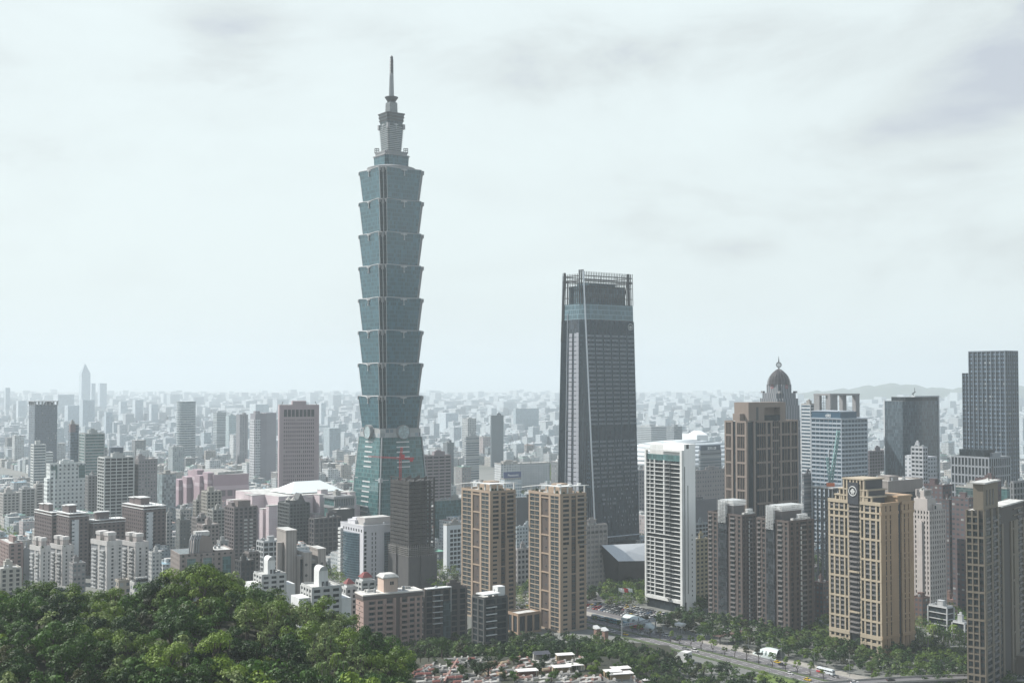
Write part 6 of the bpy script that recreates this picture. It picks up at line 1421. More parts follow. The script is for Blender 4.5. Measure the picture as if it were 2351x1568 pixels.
# distant hills, far beyond the city
def ridge(name, P, D, thick, c):
    V = []; Fc = []; n = len(P)
    for k, (dd, f) in enumerate(((0, 0), (thick*.5, .8), (thick, 1), (thick*2, .0))):
        for u, v in P: zt = zz(v, D+thick) if f else 0; V.append((xx(u, D+dd, 100), D+dd, max(0, zt*f + (rng.normal()*4 if 0 < f < 1 else 0))))
    for k in range(3):
        for i in range(n-1): a = k*n+i; Fc.append((a, a+1, a+1+n, a+n))
    me = bpy.data.meshes.new(name); me.from_pydata(V, [], Fc); me.materials.append(mat('hill_green', (.05,.075,.05), amt=.2, sc=.002, streak=False)); me.polygons.foreach_set('use_smooth', [True]*len(me.polygons))
    o = bpy.data.objects.new(name, me); COL.objects.link(o); tag(o, kind='structure')
def fine(P, s, j=2.0):
    out = []; u = P[0][0]
    while u <= P[-1][0]: out.append((u, lerp(u, P) + j*math.sin(u*.11)+j*.6*math.sin(u*.31+1))); u += s
    return out
ridge('hills', fine([(1660, 925), (1800, 905), (1880, 898), (1940, 893), (2010, 884), (2060, 880), (2110, 886), (2160, 892), (2230, 890), (2400, 884), (2700, 890)], 12), 9500, 700, 0)
ridge('hills', fine([(1000, 935), (1150, 925), (1400, 915), (1700, 905), (1900, 915), (2300, 925), (2700, 920)], 14), 12500, 900, 0)
ridge('hills', fine([(-400, 905), (0, 915), (200, 908), (420, 912), (560, 902), (700, 915), (900, 925)], 14), 13500, 900, 0)

# ------------------------------------------------------------------ trees
def leafmat(name, c1, c2, tr=.25):
    m, t, N, L, b = nodes_of(name)
    tc = N.new('ShaderNodeTexCoord'); n1 = N.new('ShaderNodeTexNoise'); n1.inputs['Scale'].default_value = .45; n1.inputs['Detail'].default_value = 4; L.new(tc.outputs['Object'], n1.inputs['Vector'])
    oi = N.new('ShaderNodeObjectInfo'); gi = N.new('ShaderNodeNewGeometry')
    f = math_(N, L, 'ADD', math_(N, L, 'MULTIPLY', n1.outputs['Fac'], .9), math_(N, L, 'MULTIPLY', oi.outputs['Random'], .75))
    f = math_(N, L, 'SUBTRACT', math_(N, L, 'ADD', f, math_(N, L, 'MULTIPLY', gi.outputs['Random Per Island'], .3)), .55)
    f = math_(N, L, 'MINIMUM', math_(N, L, 'MAXIMUM', f, 0.0), 1.0)
    c = mixc(N, L, f, c1, c2); L.new(c, b.inputs['Base Color']); b.inputs['Roughness'].default_value = .55; b.inputs['Specular IOR Level'].default_value = .25
    ts = N.new('ShaderNodeBsdfTranslucent'); L.new(c, ts.inputs['Color']); ms = N.new('ShaderNodeMixShader'); ms.inputs[0].default_value = tr
    L.new(b.outputs[0], ms.inputs[1]); L.new(ts.outputs[0], ms.inputs[2]); L.new(ms.outputs[0], [q for q in N if q.type == 'OUTPUT_MATERIAL'][0].inputs['Surface'])
    return m
leafA = leafmat('leaf_deep', (.005,.020,.005), (.055,.125,.012)); leafB = leafmat('leaf_bright', (.028,.065,.008), (.17,.25,.025)); leafC = leafmat('leaf_olive', (.010,.018,.006), (.075,.08,.022)); leafD = leafmat('leaf_bamboo', (.04,.085,.022), (.21,.26,.09))
LEAF = [leafA, leafB, leafC, leafD]; bark = mat('bark', (.06,.045,.035), amt=.3)
def crown_arr(seed, R_=4.2, H=7.0, n=900, leaf=.5, lobes=13, flat=.75):
    """leaf quads (n,4,3) gathered in irregular clumps through the crown's volume; ground at z=0"""
    g = np.random.default_rng(seed); cz = H - R_*flat
    lc = []; 
    for i in range(lobes):
        a = g.uniform(0, 2*np.pi); rr = R_*np.sqrt(g.uniform(0, 1))*.72; zf = g.uniform(-.5, 1)
        lc.append((rr*np.cos(a), rr*np.sin(a), cz + R_*flat*zf*(1-.55*(rr/R_)**2), R_*g.uniform(.24, .40)))
    lc = np.array(lc); k = g.choice(lobes, n, p=lc[:,3]**2/(lc[:,3]**2).sum())
    d = g.normal(size=(n, 3)); d[:,2] = np.abs(d[:,2])*.9 - .25; d /= np.linalg.norm(d, axis=1)[:,None]
    r = lc[k,3]*g.uniform(.8, 1.1, n)
    c = lc[k,:3] + d*r[:,None]*np.array([1, 1, .75])
    nrm = d + g.normal(size=(n,3))*.3 + np.array([0,0,.25]); nrm /= np.linalg.norm(nrm, axis=1)[:,None]
    t = np.cross(nrm, g.normal(size=(n,3))); t /= np.linalg.norm(t, axis=1)[:,None]; b = np.cross(nrm, t)
    s = leaf*g.uniform(.6, 1.35, n)[:,None]
    q = np.stack([c - t*s*.5, c - b*s*.36, c + t*s*.5, c + b*s*.36], 1)
    return q, lc
def quads_mesh(name, Q, mats, idx=None, extra=None):
    """Q (n,4,3)"""
    n = len(Q); v = Q.reshape(-1, 3); me = bpy.data.meshes.new(name)
    me.vertices.add(n*4); me.vertices.foreach_set('co', v.astype(np.float32).ravel())
    me.loops.add(n*4); me.loops.foreach_set('vertex_index', np.arange(n*4, dtype=np.int32))
    me.polygons.add(n); me.polygons.foreach_set('loop_start', np.arange(0, n*4, 4, dtype=np.int32)); me.polygons.foreach_set('loop_total', np.full(n, 4, dtype=np.int32))
    for m in mats: me.materials.append(m)
    if idx is not None: me.polygons.foreach_set('material_index', idx.astype(np.int32))
    me.update(calc_edges=True); me.validate(); return me
def trunk_mesh(seed, H, lc, r0=.3):
    m = MB(); g = random.Random(seed); p = (0, 0, 0); z = 0; r = r0
    top = H*.55; pts = [(0,0,0), (g.uniform(-.3,.3), g.uniform(-.3,.3), top*.5), (g.uniform(-.5,.5), g.uniform(-.5,.5), top)]
    m.bar(pts[0], pts[1], r*2, n=6); m.bar(pts[1], pts[2], r*1.5, n=6)
    for i in range(min(6, len(lc))): m.bar(pts[1 if i % 2 else 2], tuple(lc[i][:3]), r*.7, n=5)
    return m.mesh('trunk', [bark])
KIND = []
for s in range(10):
    R_ = [4.6, 3.8, 5.4, 4.2, 3.3, 4.9, 4.0, 5.8, 3.6, 4.4][s]; H = [9, 8, 10.5, 8.5, 9.5, 9, 8, 11, 10, 7.5][s]
    Q, lc = crown_arr(100+s, R_, H, int(1150*(R_/4)**2), .47 if s not in (4, 8) else .4, 10+s % 5, .8 if s not in (4, 8) else 1.15)
    lm = [leafA, leafA, leafB, leafA, leafD, leafC, leafA, leafA, leafD, leafB][s]
    KIND.append((quads_mesh('crown', Q, [lm]), trunk_mesh(s, H, lc), R_, H, Q))
BARE = []
for s in range(3):
    Q, lc = crown_arr(200+s, 2.4, 6.2, 330, .5, 8, .9); BARE.append((quads_mesh('crown', Q, [leafC if s == 1 else leafB]), trunk_mesh(s, 5.6, lc, .12)))
NTREE = [0]
def tree(x, y, z, k, sc, label, group, name='forest_tree', cat='tree', src=KIND):
    r = empty(name, (x, y, z), random.uniform(0, 6.28)); r.scale = (sc, sc, sc*random.uniform(.9, 1.12)); tag(r, label, cat, group)
    for nm, me in (('crown', src[k][0]), ('trunk', src[k][1])):
        o = bpy.data.objects.new(nm, me); COL.objects.link(o); o.parent = r
    NTREE[0] += 1
def forest(name, P, label, leafs=210):
    """many trees that read as one mass, as one object"""
    QQ = []; I = []
    for (x, y, z, sc) in P:
        k = int(rng.integers(0, 10)); Q = KIND[k][4]; n = len(Q); sel = rng.choice(n, min(n, leafs), replace=False)
        a = rng.uniform(0, 6.28); c, s_ = math.cos(a), math.sin(a); q = Q[sel]
        ctr = q.mean(1, keepdims=True); q = ctr + (q-ctr)*2.1
        q = np.stack([q[...,0]*c-q[...,1]*s_, q[...,0]*s_+q[...,1]*c, q[...,2]], -1)*sc + np.array([x, y, z])
        QQ.append(q); I.append(np.full(len(q), [0,0,1,0,3,2,0,0,3,1][k]))
    me = quads_mesh(name, np.concatenate(QQ), LEAF, np.concatenate(I)); o = bpy.data.objects.new(name, me); COL.objects.link(o); tag(o, label, 'trees', kind='stuff'); return o
# candidates on the wooded hill
CEM = lambda u, v: 948 < u < 1515 and v > 1478 and (v > 1474 + .0*u)
pts = []
y = 300.0
while y < 560:
    stp = 8.0 if y < 440 else 9; x = xx(-60, y, 90)
    while x < xx(1480, y, 60):
        px, py = x + random.uniform(-2.2, 2.2), y + random.uniform(-2.2, 2.2); z = hill(px, py); u, v = uu(px, py, z); x += stp
        if u > 930 and not (py > 575 or v < 1474): continue
        if u > 930: continue
        if v > 1680 or (u < 900 and py > 465): continue
        pts.append((px, py, z, u, v))
    y += stp*.9
pts.sort(key=lambda p: p[1])
indiv = []; mass = []
for p in pts:
    u, v = p[3], p[4]
    (indiv if (p[1] < 455 and v < 1640 and -30 < u < 960) else mass).append(p)
random.shuffle(indiv); keep = indiv[:215]; mass += indiv[215:]
def zone(u, v):
    h = 'leftmost part' if u < 240 else 'left shoulder' if u < 400 else 'rounded crest' if u < 640 else 'right-hand slope'
    w = 'along the skyline of the hill' if v < 1410 else 'midway down the hill' if v < 1500 else 'low on the hill'
    return h, w
KL = ['broad deep green', 'compact deep green', 'big bright green', 'dark green round', 'feathery pale green bamboo-like', 'olive brown-green', 'dark green small', 'largest dark green spreading', 'slim pale green feathery', 'bright green low']
for i, p in enumerate(keep):
    u, v = p[3], p[4]; k = int(rng.choice(10, p=[.16,.14,.12,.14,.06,.07,.12,.09,.04,.06]))
    if 400 < u < 560 and v < 1420: k = random.choice([2, 9, 5, 2])
    if (560 < u < 700 and 1430 < v < 1520) or (720 < u < 830 and 1450 < v < 1620): k = random.choice([4, 8, 4, 8, 2])
    h, w = zone(u, v); lab = '%s tree %s, %s' % (KL[k], w, h)
    tree(p[0], p[1], p[2]-.8, k, random.uniform(1.05, 1.5), lab, lab)
forest('forest', [(p[0], p[1], p[2]-1.5, random.uniform(.95, 1.35)) for p in mass], 'dense deep green wood covering the back and foot of the hill', 420)

# ------------------------------------------------------------------ road, pavements, markings (grid direction e, across direction n)
OX, OY = 56.4, 879.8; ev = (.6, -.8); nv = (-.8, -.6)
def rd(s, w): return (OX + ev[0]*s + nv[0]*w, OY + ev[1]*s + nv[1]*w)
RZ = math.atan2(ev[1], ev[0])
asph = mat('asphalt', (.115,.11,.118), .9, amt=.45, sc=.08, streak=False); pave = mat('paving', (.30,.285,.255), .85, amt=.35, sc=.3, streak=False); paint = mat('road_paint', (.62,.62,.6), .7, amt=.25, streak=False, sc=.8)
grass = mat('verge_grass', (.04,.07,.015), .95, amt=.4, sc=.4, streak=False)
def strip(name, s0, s1, w0, w1, z0, z1, m_, kind='structure'):
    m = MB(); a, b, c, d = rd(s0, w0), rd(s1, w0), rd(s1, w1), rd(s0, w1); m.prism([d, c, b, a], z0, z1, 0); o = m.build(name, m_); tag(o, kind=kind); return o
strip('road', -700, 420, 0, 27, -.5, .10, asph)
strip('pavement', -700, 420, -9, -.02, -.5, .24, pave)
strip('median', -700, 420, 15, 18, -.4, .26, grass)
strip('verge', -200, 420, 27.02, 31, -.5, .25, grass); strip('lawn', 196, 260, 31.02, 46, -.5, .22, mat('lawn_green', (.09,.14,.02), .95, amt=.25, sc=.4, streak=False))
mk_ = MB()
for w in (.5, 14.5, 18.5, 26.5): a, b, c, d = rd(-500, w), rd(400, w), rd(400, w+.25), rd(-500, w+.25); mk_.prism([d, c, b, a], .104, .108)
for w in (4, 7.5, 11, 22, 25.7):
    for s in range(-300, 400, 9): a, b, c, d = rd(s, w), rd(s+4, w), rd(s+4, w+.28), rd(s, w+.28); mk_.prism([d, c, b, a], .104, .108)
for i in range(9): a, b, c, d = rd(66, 1.5+i*1.5), rd(70, 1.5+i*1.5), rd(70, 2.2+i*1.5), rd(66, 2.2+i*1.5); mk_.prism([d, c, b, a], .104, .108)
tag(mk_.build('road_markings', paint), kind='structure')
# cross street and the parking lot
strip('cross_street', -62, -40, -420, 0, -.5, .09, asph); strip('parking_lot', -38, 42, -52, -9.02, -.5, .14, asph)
m = MB()
for i in range(22): a, b, c, d = rd(-30+3.1*i, -48), rd(-29.8+3.1*i, -48), rd(-29.8+3.1*i, -18), rd(-30+3.1*i, -18); m.prism([d, c, b, a], .145, .15)
tag(m.build('bay_markings', paint), kind='structure')
# vehicles
def car_mesh(kind):
    m = MB(); L_, W_, H1, H2 = {'car': (4.5, 1.8, .85, 1.45), 'van': (4.8, 1.85, 1.0, 1.9)}[kind]
    P = [(-L_/2, -W_/2), (L_/2, -W_/2), (L_/2, W_/2), (-L_/2, W_/2)]
    m.prism([(x*.98, y*.96) for x, y in P], .25, .5, 0, P); m.prism(P, .5, H1, 0, [(x*.97, y*.93) for x, y in P])
    a0, a1, b0, b1 = (-L_*.42, L_*.20, -L_*.30, L_*.06) if kind == 'car' else (-L_*.48, L_*.28, -L_*.45, L_*.14)
    m.prism([(a0, -W_*.45), (a1, -W_*.45), (a1, W_*.45), (a0, W_*.45)], H1, H2-.08, 1, [(b0, -W_*.38), (b1, -W_*.38), (b1, W_*.38), (b0, W_*.38)])
    m.box(b0, -W_*.38, H2-.08, b1, W_*.38, H2, 0)
    for x in (-L_*.31, L_*.31):
        for y in (-W_*.5+.06, W_*.5-.06):
            n = len(m.v); m.v += [(x+.33*math.cos(t*math.pi/5), y-.11, .33+.33*math.sin(t*math.pi/5)) for t in range(10)] + [(x+.33*math.cos(t*math.pi/5), y+.11, .33+.33*math.sin(t*math.pi/5)) for t in range(10)]
            m.f += [tuple(range(n+9, n-1, -1)), tuple(range(n+10, n+20))] + [(n+t, n+(t+1) % 10, n+10+(t+1) % 10, n+10+t) for t in range(10)]; m.m += [2]*12
    for y in (-W_*.34, W_*.34): m.box(L_*.485, y-.2, .55, L_*.5+.01, y+.2, .72, 3); m.box(-L_*.5-.01, y-.2, .6, -L_*.485, y+.2, .75, 4)
    return m
tyre = mat('tyre_rubber', (.02,.02,.02), amt=0); lampm = mat('lamp_clear', (.7,.7,.65), .2, amt=0); lampr = mat('lamp_red', (.4,.02,.02), .3, amt=0)
carglass = mat('car_glass', (.015,.02,.025), .08, amt=0)
CARC = {'white': (.62,.62,.62), 'silver': (.36,.37,.38), 'black': (.02,.02,.022), 'grey': (.13,.135,.14), 'yellow': (.62,.42,.03), 'red': (.3,.03,.03), 'blue': (.04,.09,.18)}
CARM = {}
for kd in ('car', 'van'):
    for cn, c in CARC.items():
        p = mat('car_paint_'+cn, c, .25, .1 if cn != 'silver' else .5, amt=.08, sc=1); CARM[kd, cn] = car_mesh(kd).mesh('body', [p, carglass, tyre, lampm, lampr])
def car(s, w, cn, kd, label, group, flip=False, z=.12, rot=0, name='car'):
    x, y = rd(s, w); o = bpy.data.objects.new(name, CARM[kd, cn]); COL.objects.link(o); o.location = (x, y, z); o.rotation_euler = (0, 0, RZ + (math.pi if flip else 0) + rot)
    tag(o, label, 'taxi' if cn == 'yellow' else 'car', group)
r = random.Random(3)
for row in range(6):
    for i in range(21):
        if r.random() < .10: continue
        cn = r.choice(['white']*5+['silver']*4+['black']*3+['grey']*3+['red', 'blue', 'yellow']); lab = '%s car parked in the crowded lot below the white tower' % cn
        car(-29+3.1*i, -20-5.2*row, cn, r.choice(['car', 'car', 'van']), lab, lab, rot=math.pi/2 + (0 if row % 2 else math.pi), z=.15, name='parked_car')
for s, w, cn, kd, lab, g in ((52, 23.7, 'white', 'car', 'white car driving on the near carriageway past the brick gate pillars', None), (65, 24, 'yellow', 'car', 'yellow taxi alone on the near carriageway left of the sign gantry', None),
        (70, 9, 'silver', 'car', 'silver car just past the sign gantry', None), (78, 5.5, 'silver', 'van', 'silver van beside the glass tube end', None), (85, 4.6, 'white', 'van', 'white van in the middle of the open road', None),
        (97, 8.6, 'black', 'car', 'black car with shadow right of the white van', None), (180, 4.4, 'yellow', 'car', 'orange-yellow taxi right of the arched glass entrance', None), (186, 7.6, 'black', 'car', 'black car just behind the orange-yellow taxi', None),
        (203, 20.5, 'white', 'car', 'white car on the narrow side road above the lawn', None), (219, 24, 'yellow', 'car', 'pale yellow taxi on the side road near the lawn', None), (128, 22, 'white', 'van', 'white van half hidden behind the hedge', None), (120, 22.5, 'silver', 'car', 'silver car half hidden behind the hedge', None)):
    car(s, w, cn, kd, lab, g)
for i in range(26):
    s = -62+4.9*(i % 13)*1.15; w = 2.2+3.6*(i//13)*1.1+r.uniform(-.3, .3); cn = r.choice(['white', 'silver', 'grey', 'black', 'yellow', 'white']); lab = '%s car queuing in the jammed lanes beside the buses' % cn
    if w > 0 and s < 58: car(s, 8.5+w*.4 if i < 13 else 12.6, cn, 'car', lab, lab)
# buses
def bus(s, w, low, high, label, group=None, stripe=None):
    x, y = rd(s, w); t = empty('bus', (x, y, .11), RZ); tag(t, label, 'bus', group); L_, W_, H = 11.6, 2.5, 3.3
    m = MB(); m.box(-L_/2, -W_/2, .4, L_/2, W_/2, 1.35, 1); m.box(-L_/2, -W_/2+.02, 1.35, L_/2, W_/2-.02, 1.75, 0); m.prism([(-L_/2, -W_/2+.1), (L_/2-.2, -W_/2+.1), (L_/2-.2, W_/2-.1), (-L_/2, W_/2-.1)], 2.55, H, 0, [(-L_/2+.3, -W_/2+.3), (L_/2-.5, -W_/2+.3), (L_/2-.5, W_/2-.3), (-L_/2+.3, W_/2-.3)])
    for k in range(7): xx_ = -L_/2+.06+k*(L_-.3)/6; m.box(xx_, -W_/2+.03, 1.75, xx_+.14, W_/2-.03, 2.56, 0)
    if stripe: m.v += []; m.prism([(-L_/2-.01, -W_/2-.02), (L_*.1, -W_/2-.02), (L_*.1, W_/2+.02), (-L_/2-.01, W_/2+.02)], .7, 1.5, 2, [(-L_/2-.01, -W_/2-.02), (-L_*.2, -W_/2-.02), (-L_*.2, W_/2+.02), (-L_/2-.01, W_/2+.02)])
    m.build('body', [high, low, stripe or low], t)
    m = MB(); m.box(-L_/2+.1, -W_/2+.06, 1.75, L_/2-.05, W_/2-.06, 2.54); m.build('window_band', [carglass], t)
    m = MB(); m.box(-2, -.8, H, 0, .8, H+.22); m.build('roof_unit', [roofl], t)
    for xo in (-L_*.3, L_*.32):
        for yo in (-W_/2+.12, W_/2-.12):
            m = MB(); n = 0; m.v += [(xo+.5*math.cos(q*math.pi/6), yo-.14, .4+.5*math.sin(q*math.pi/6)) for q in range(12)] + [(xo+.5*math.cos(q*math.pi/6), yo+.14, .4+.5*math.sin(q*math.pi/6)) for q in range(12)]
            m.f += [tuple(range(11, -1, -1)), tuple(range(12, 24))] + [(q, (q+1) % 12, 12+(q+1) % 12, 12+q) for q in range(12)]; m.m += [0]*14; m.build('wheel', [tyre], t)
    return t
wb, rb, bb_, tb, ob = mat('bus_white', (.60,.64,.66), .3, amt=.05), mat('bus_red', (.42,.03,.035), .3, amt=.05), mat('bus_blue', (.10,.22,.30), .3, amt=.05), mat('bus_teal', (.05,.17,.19), .3, amt=.05), mat('bus_orange', (.6,.2,.04), .4, amt=0)
t = bus(215, 3, wb, wb, 'white coach with red and orange swoosh stopped at the kerb, lower right', None, rb)
m = MB(); m.prism([(-5.82, -1.29), (-1, -1.29), (-1, 1.29), (-5.82, 1.29)], .42, 1.0); m.build('red_skirt', [rb], t)
for s, w, lo, hi, lab in ((28, 4.5, tb, bb_, 'blue-green bus at the rear of the bus queue'), (41, 4.5, tb, bb_, 'blue bus in the middle of the queue beside the glass tube'), (56, 5.5, steel, rb, 'dark bus with a red-edged roof at the head of the queue'), (15, 5, tb, wb, 'teal bus with pale roof, farthest in the queue')): bus(s, w, lo, hi, lab, 'buses in the queue')
# curved glass station entrances
shell = mat('glass_shell', (.50,.56,.55), .25, .1, amt=.1); holes = mat('shell_openings', (.10,.13,.13), .4, amt=0)
def entrance(s, w, L_, R_, label, mouth=1):
    x, y = rd(s, w); t = empty('station_entrance', (x, y, .24), RZ if mouth > 0 else RZ+math.pi); tag(t, label, 'station entrance', 'curved glass station entrances')
    m = MB(); n = 12; k = 12; rows = []
    for i in range(k+1):
        q = i/k; xx_ = L_*(q-.5); h = R_*(.22 + .78*math.sin(min(1, q*1.5)*math.pi/2)) * (1 if q < .9 else .97)
        rows.append([(xx_ + (1.2*abs(math.cos(math.pi*j/n)) if i == k else 0), R_*.75*(.6+.4*min(1, q*2))*math.cos(math.pi*j/n), h*math.sin(math.pi*j/n)) for j in range(n+1)])
    for rw in rows: m.v += rw
    for i in range(k):
        for j in range(n): a = i*(n+1)+j; m.f.append((a, a+1, a+n+2, a+n+1)); m.m.append(1 if (3 <= i <= 9 and j in (1, 2, 9, 10) and i % 2) else 0)
    m.build('glass_shell', [shell, holes], t, smooth=False)
    m = MB(); j0 = rows[-1]
    for a, b_2 in zip(j0[:-1], j0[1:]): m.bar(a, b_2, .35)
    m.build('mouth_frame', [white], t); m = MB(); m.box(-L_/2, -R_*.7, -.1, L_/2, R_*.7, .15); m.build('plinth', [pave], t)
entrance(50, -4.5, 30, 6.2, 'long white tube-shaped glass station entrance beside the bus queue', -1)
entrance(165, -3.5, 19, 6.0, 'arched white glass station entrance in the middle of the long pavement', 1)
# street trees, lamps, gantry, gate pillars and other small things
r = random.Random(12)
for i in range(17): s = 72+9.5*i; x, y = rd(s+r.uniform(-1, 1), 16.5); tree(x, y, .25, r.randrange(3), r.uniform(1.0, 1.5), 'thin young tree in the planted strip along the road', 'thin young trees along the road', 'street_tree', 'street tree', BARE)
for i in range(9): s = -40+13*i; x, y = rd(s, 16.5); tree(x, y, .25, r.randrange(3), r.uniform(.8, 1.1), 'small leafy tree on the median beside the bus queue', 'median trees beside the bus queue', 'street_tree', 'street tree', BARE)
def lamp(s, w, label, two=False, h=9.5):
    x, y = rd(s, w); t = empty('street_lamp', (x, y, .24), RZ + (math.pi/2)); tag(t, label, 'street lamp', 'street lamps along the road')
    m = MB(); m.cyl(0, 0, 0, h, .13, .08, 8); m.bar((0, 0, h), (-2.2, 0, h+.8), .12)
    if two: m.bar((0, 0, h), (2.2, 0, h+.8), .12)
    m.build('pole', [metalg], t); m = MB(); m.box(-3.0, -.15, h+.75, -2.2, .15, h+.92); m.build('lamp_head', [white], t)
    if two: m = MB(); m.box(2.2, -.15, h+.75, 3.0, .15, h+.92); m.build('lamp_head', [white], t)
for i, (s, w, tw, lab) in enumerate(((132, -3, True, 'double-armed street lamp between the white tower trees and the arched entrance'), (150, -3, False, 'single street lamp just left of the arched entrance'), (178, -1.5, False, 'street lamp right of the arched glass entrance'), (203, -2, False, 'street lamp on the pavement left of the white and red coach'),
        (228, -2, False, 'street lamp right of the white and red coach'), (74, -3, False, 'street lamp near the end of the long glass tube'), (20, -4, False, 'street lamp beside the crowded car park'), (196, 30, False, 'street lamp rising out of the near park trees'), (250, -3, True, 'double-armed street lamp near the elevated road'), (268, -8, False, 'tall street lamp among trees below the taupe tower'))): lamp(s, w, lab, tw)
x, y = rd(68, 0); t = empty('sign_gantry', (x, y, .1), RZ-math.pi/2); tag(t, 'grey lattice gantry spanning the road beyond the bus queue', 'sign gantry')
m = MB(); lattmast(m, (-1, 0, 7.6), (30, 0, 7.6), 1.6, 18, .35); m.build('truss', [metalg], t)
for xo in (-1, 14.6, 29.6): m = MB(); m.box(xo-.3, -.3, 0, xo+.3, .3, 11 if xo > 14 else 7); m.build('post', [metalg], t)
for i, s in enumerate((66, 74)):
    x, y = rd(s, 50); t = empty('gate_pillar', (x, y, 0), RZ); tag(t, ['left brick gate pillar with slanted white cap', 'right brick gate pillar with slanted white cap'][i], 'gate pillar', 'brick gate pillars at the park entrance')
    m = MB(); m.box(-1.5, -1.5, 0, 1.5, 1.5, 7.6); m.build('brick_shaft', [mat('gate_brick', (.23,.14,.11), amt=.2)], t)
    m = MB(); m.prism([(-1.9,-1.9),(1.9,-1.9),(1.9,1.9),(-1.9,1.9)], 7.6, 8.0); n = len(m.v); m.v += [(-1.9,-1.9,8),(1.9,-1.9,8),(1.9,1.9,8),(-1.9,1.9,8),(-1.9,-1.9,9.6),(-1.9,1.9,9.6)]; m.f += [(n,n+1,n+4),(n+1,n+2,n+5,n+4),(n+2,n+3,n+5),(n,n+4,n+5,n+3)]; m.m += [0]*4; m.build('slanted_cap', [white], t)
    m = MB(); m.box(-.6, -1.62, .2, .6, -1.5, 4); m.build('niche', [steel], t)
x, y = rd(142, 48); t = empty('vent_shaft', (x, y, 0), RZ+.2); tag(t, 'white wedge-shaped ventilation structure among the park trees', 'vent structure')
m = MB(); m.v += [(-6,-2.6,0),(6,-2.6,0),(6,2.6,0),(-6,2.6,0),(1,-2.6,6.5),(6,-2.6,6.5),(6,2.6,6.5),(1,2.6,6.5)]; m.f += [(0,3,2,1),(4,5,6,7),(0,1,5,4),(1,2,6,5),(2,3,7,6),(3,0,4,7)]; m.m += [0]*6; m.build('shell', [white], t)
for (s, w, lab) in ((87, -6, 'white boxy kiosk on stilts beside the road, before the white tower trees'), (105, -7.5, 'low bus shelter with a flat white roof left of the park trees')):
    x, y = rd(s, w); t = empty('shelter', (x, y, .24), RZ); tag(t, lab, 'shelter'); hh = 6 if 'kiosk' in lab else 2.8
    for a in (-2.4, 2.4):
        for b_2 in (-1.4, 1.4): m = MB(); m.box(a-.15, b_2-.15, 0, a+.15, b_2+.15, hh); m.build('post', [metalg], t)
    m = MB(); m.box(-3.4, -2.2, hh, 3.4, 2.2, hh+(1.6 if hh > 4 else .25)); m.build('roof', [white], t)
x, y = gpx = (xx(1660, dep(1490), 0), dep(1490)); t = empty('entrance_canopy', (x, y+12, 0), R(36)); tag(t, 'flat rust-brown canopy at the foot of the brown twin towers', 'canopy')
m = MB(); m.box(0, 0, 5, 26, 7, 5.5); m.build('roof', [mat('rust_canopy', (.09,.05,.04), amt=.3)], t)
for a in (1, 13, 25): m = MB(); m.box(a-.3, .5, 0, a+.3, 1.1, 5); m.build('post', [steel], t)
# elevated road at the lower right
m = MB(); pr = None; P = []
for i in range(25):
    u = 1880+24*i; v = 1580 - 20*math.sin(min(1, i/16)*math.pi/2) + max(0, i-14)*.6; D = dep(v, 7.0); P.append((xx(u, D, 7), D))
for (x0, y0), (x1, y1) in zip(P[:-1], P[1:]):
    w = 9.0; n = len(m.v)
    for (dy, za, zb, mi) in ((0, 6.0, 7.0, 0), (-.3, 7.0, 8.0, 1), (w, 7.0, 8.0, 1)):
        d1 = w if za < 6.5 else .3
        q = [(x0, y0+dy), (x1, y1+dy), (x1, y1+dy+d1), (x0, y0+dy+d1)]; m.prism(q, za, zb, mi)
o = m.build('elevated_road', [asph, conc]); tag(o, kind='structure')
CARZ = [(1962, 'white', 'white car on the elevated road at the bottom'), (2045, 'black', 'black car on the elevated road at the bottom')]
for u, cn, lab in CARZ:
    v = 1580 - 20*math.sin(min(1, (u-1880)/24/16)*math.pi/2); D = dep(v, 7.0)+5; o = bpy.data.objects.new('car', CARM['car', cn]); COL.objects.link(o); o.location = (xx(u, D, 7), D, 7.02); o.rotation_euler = (0, 0, .2); tag(o, lab, 'car')
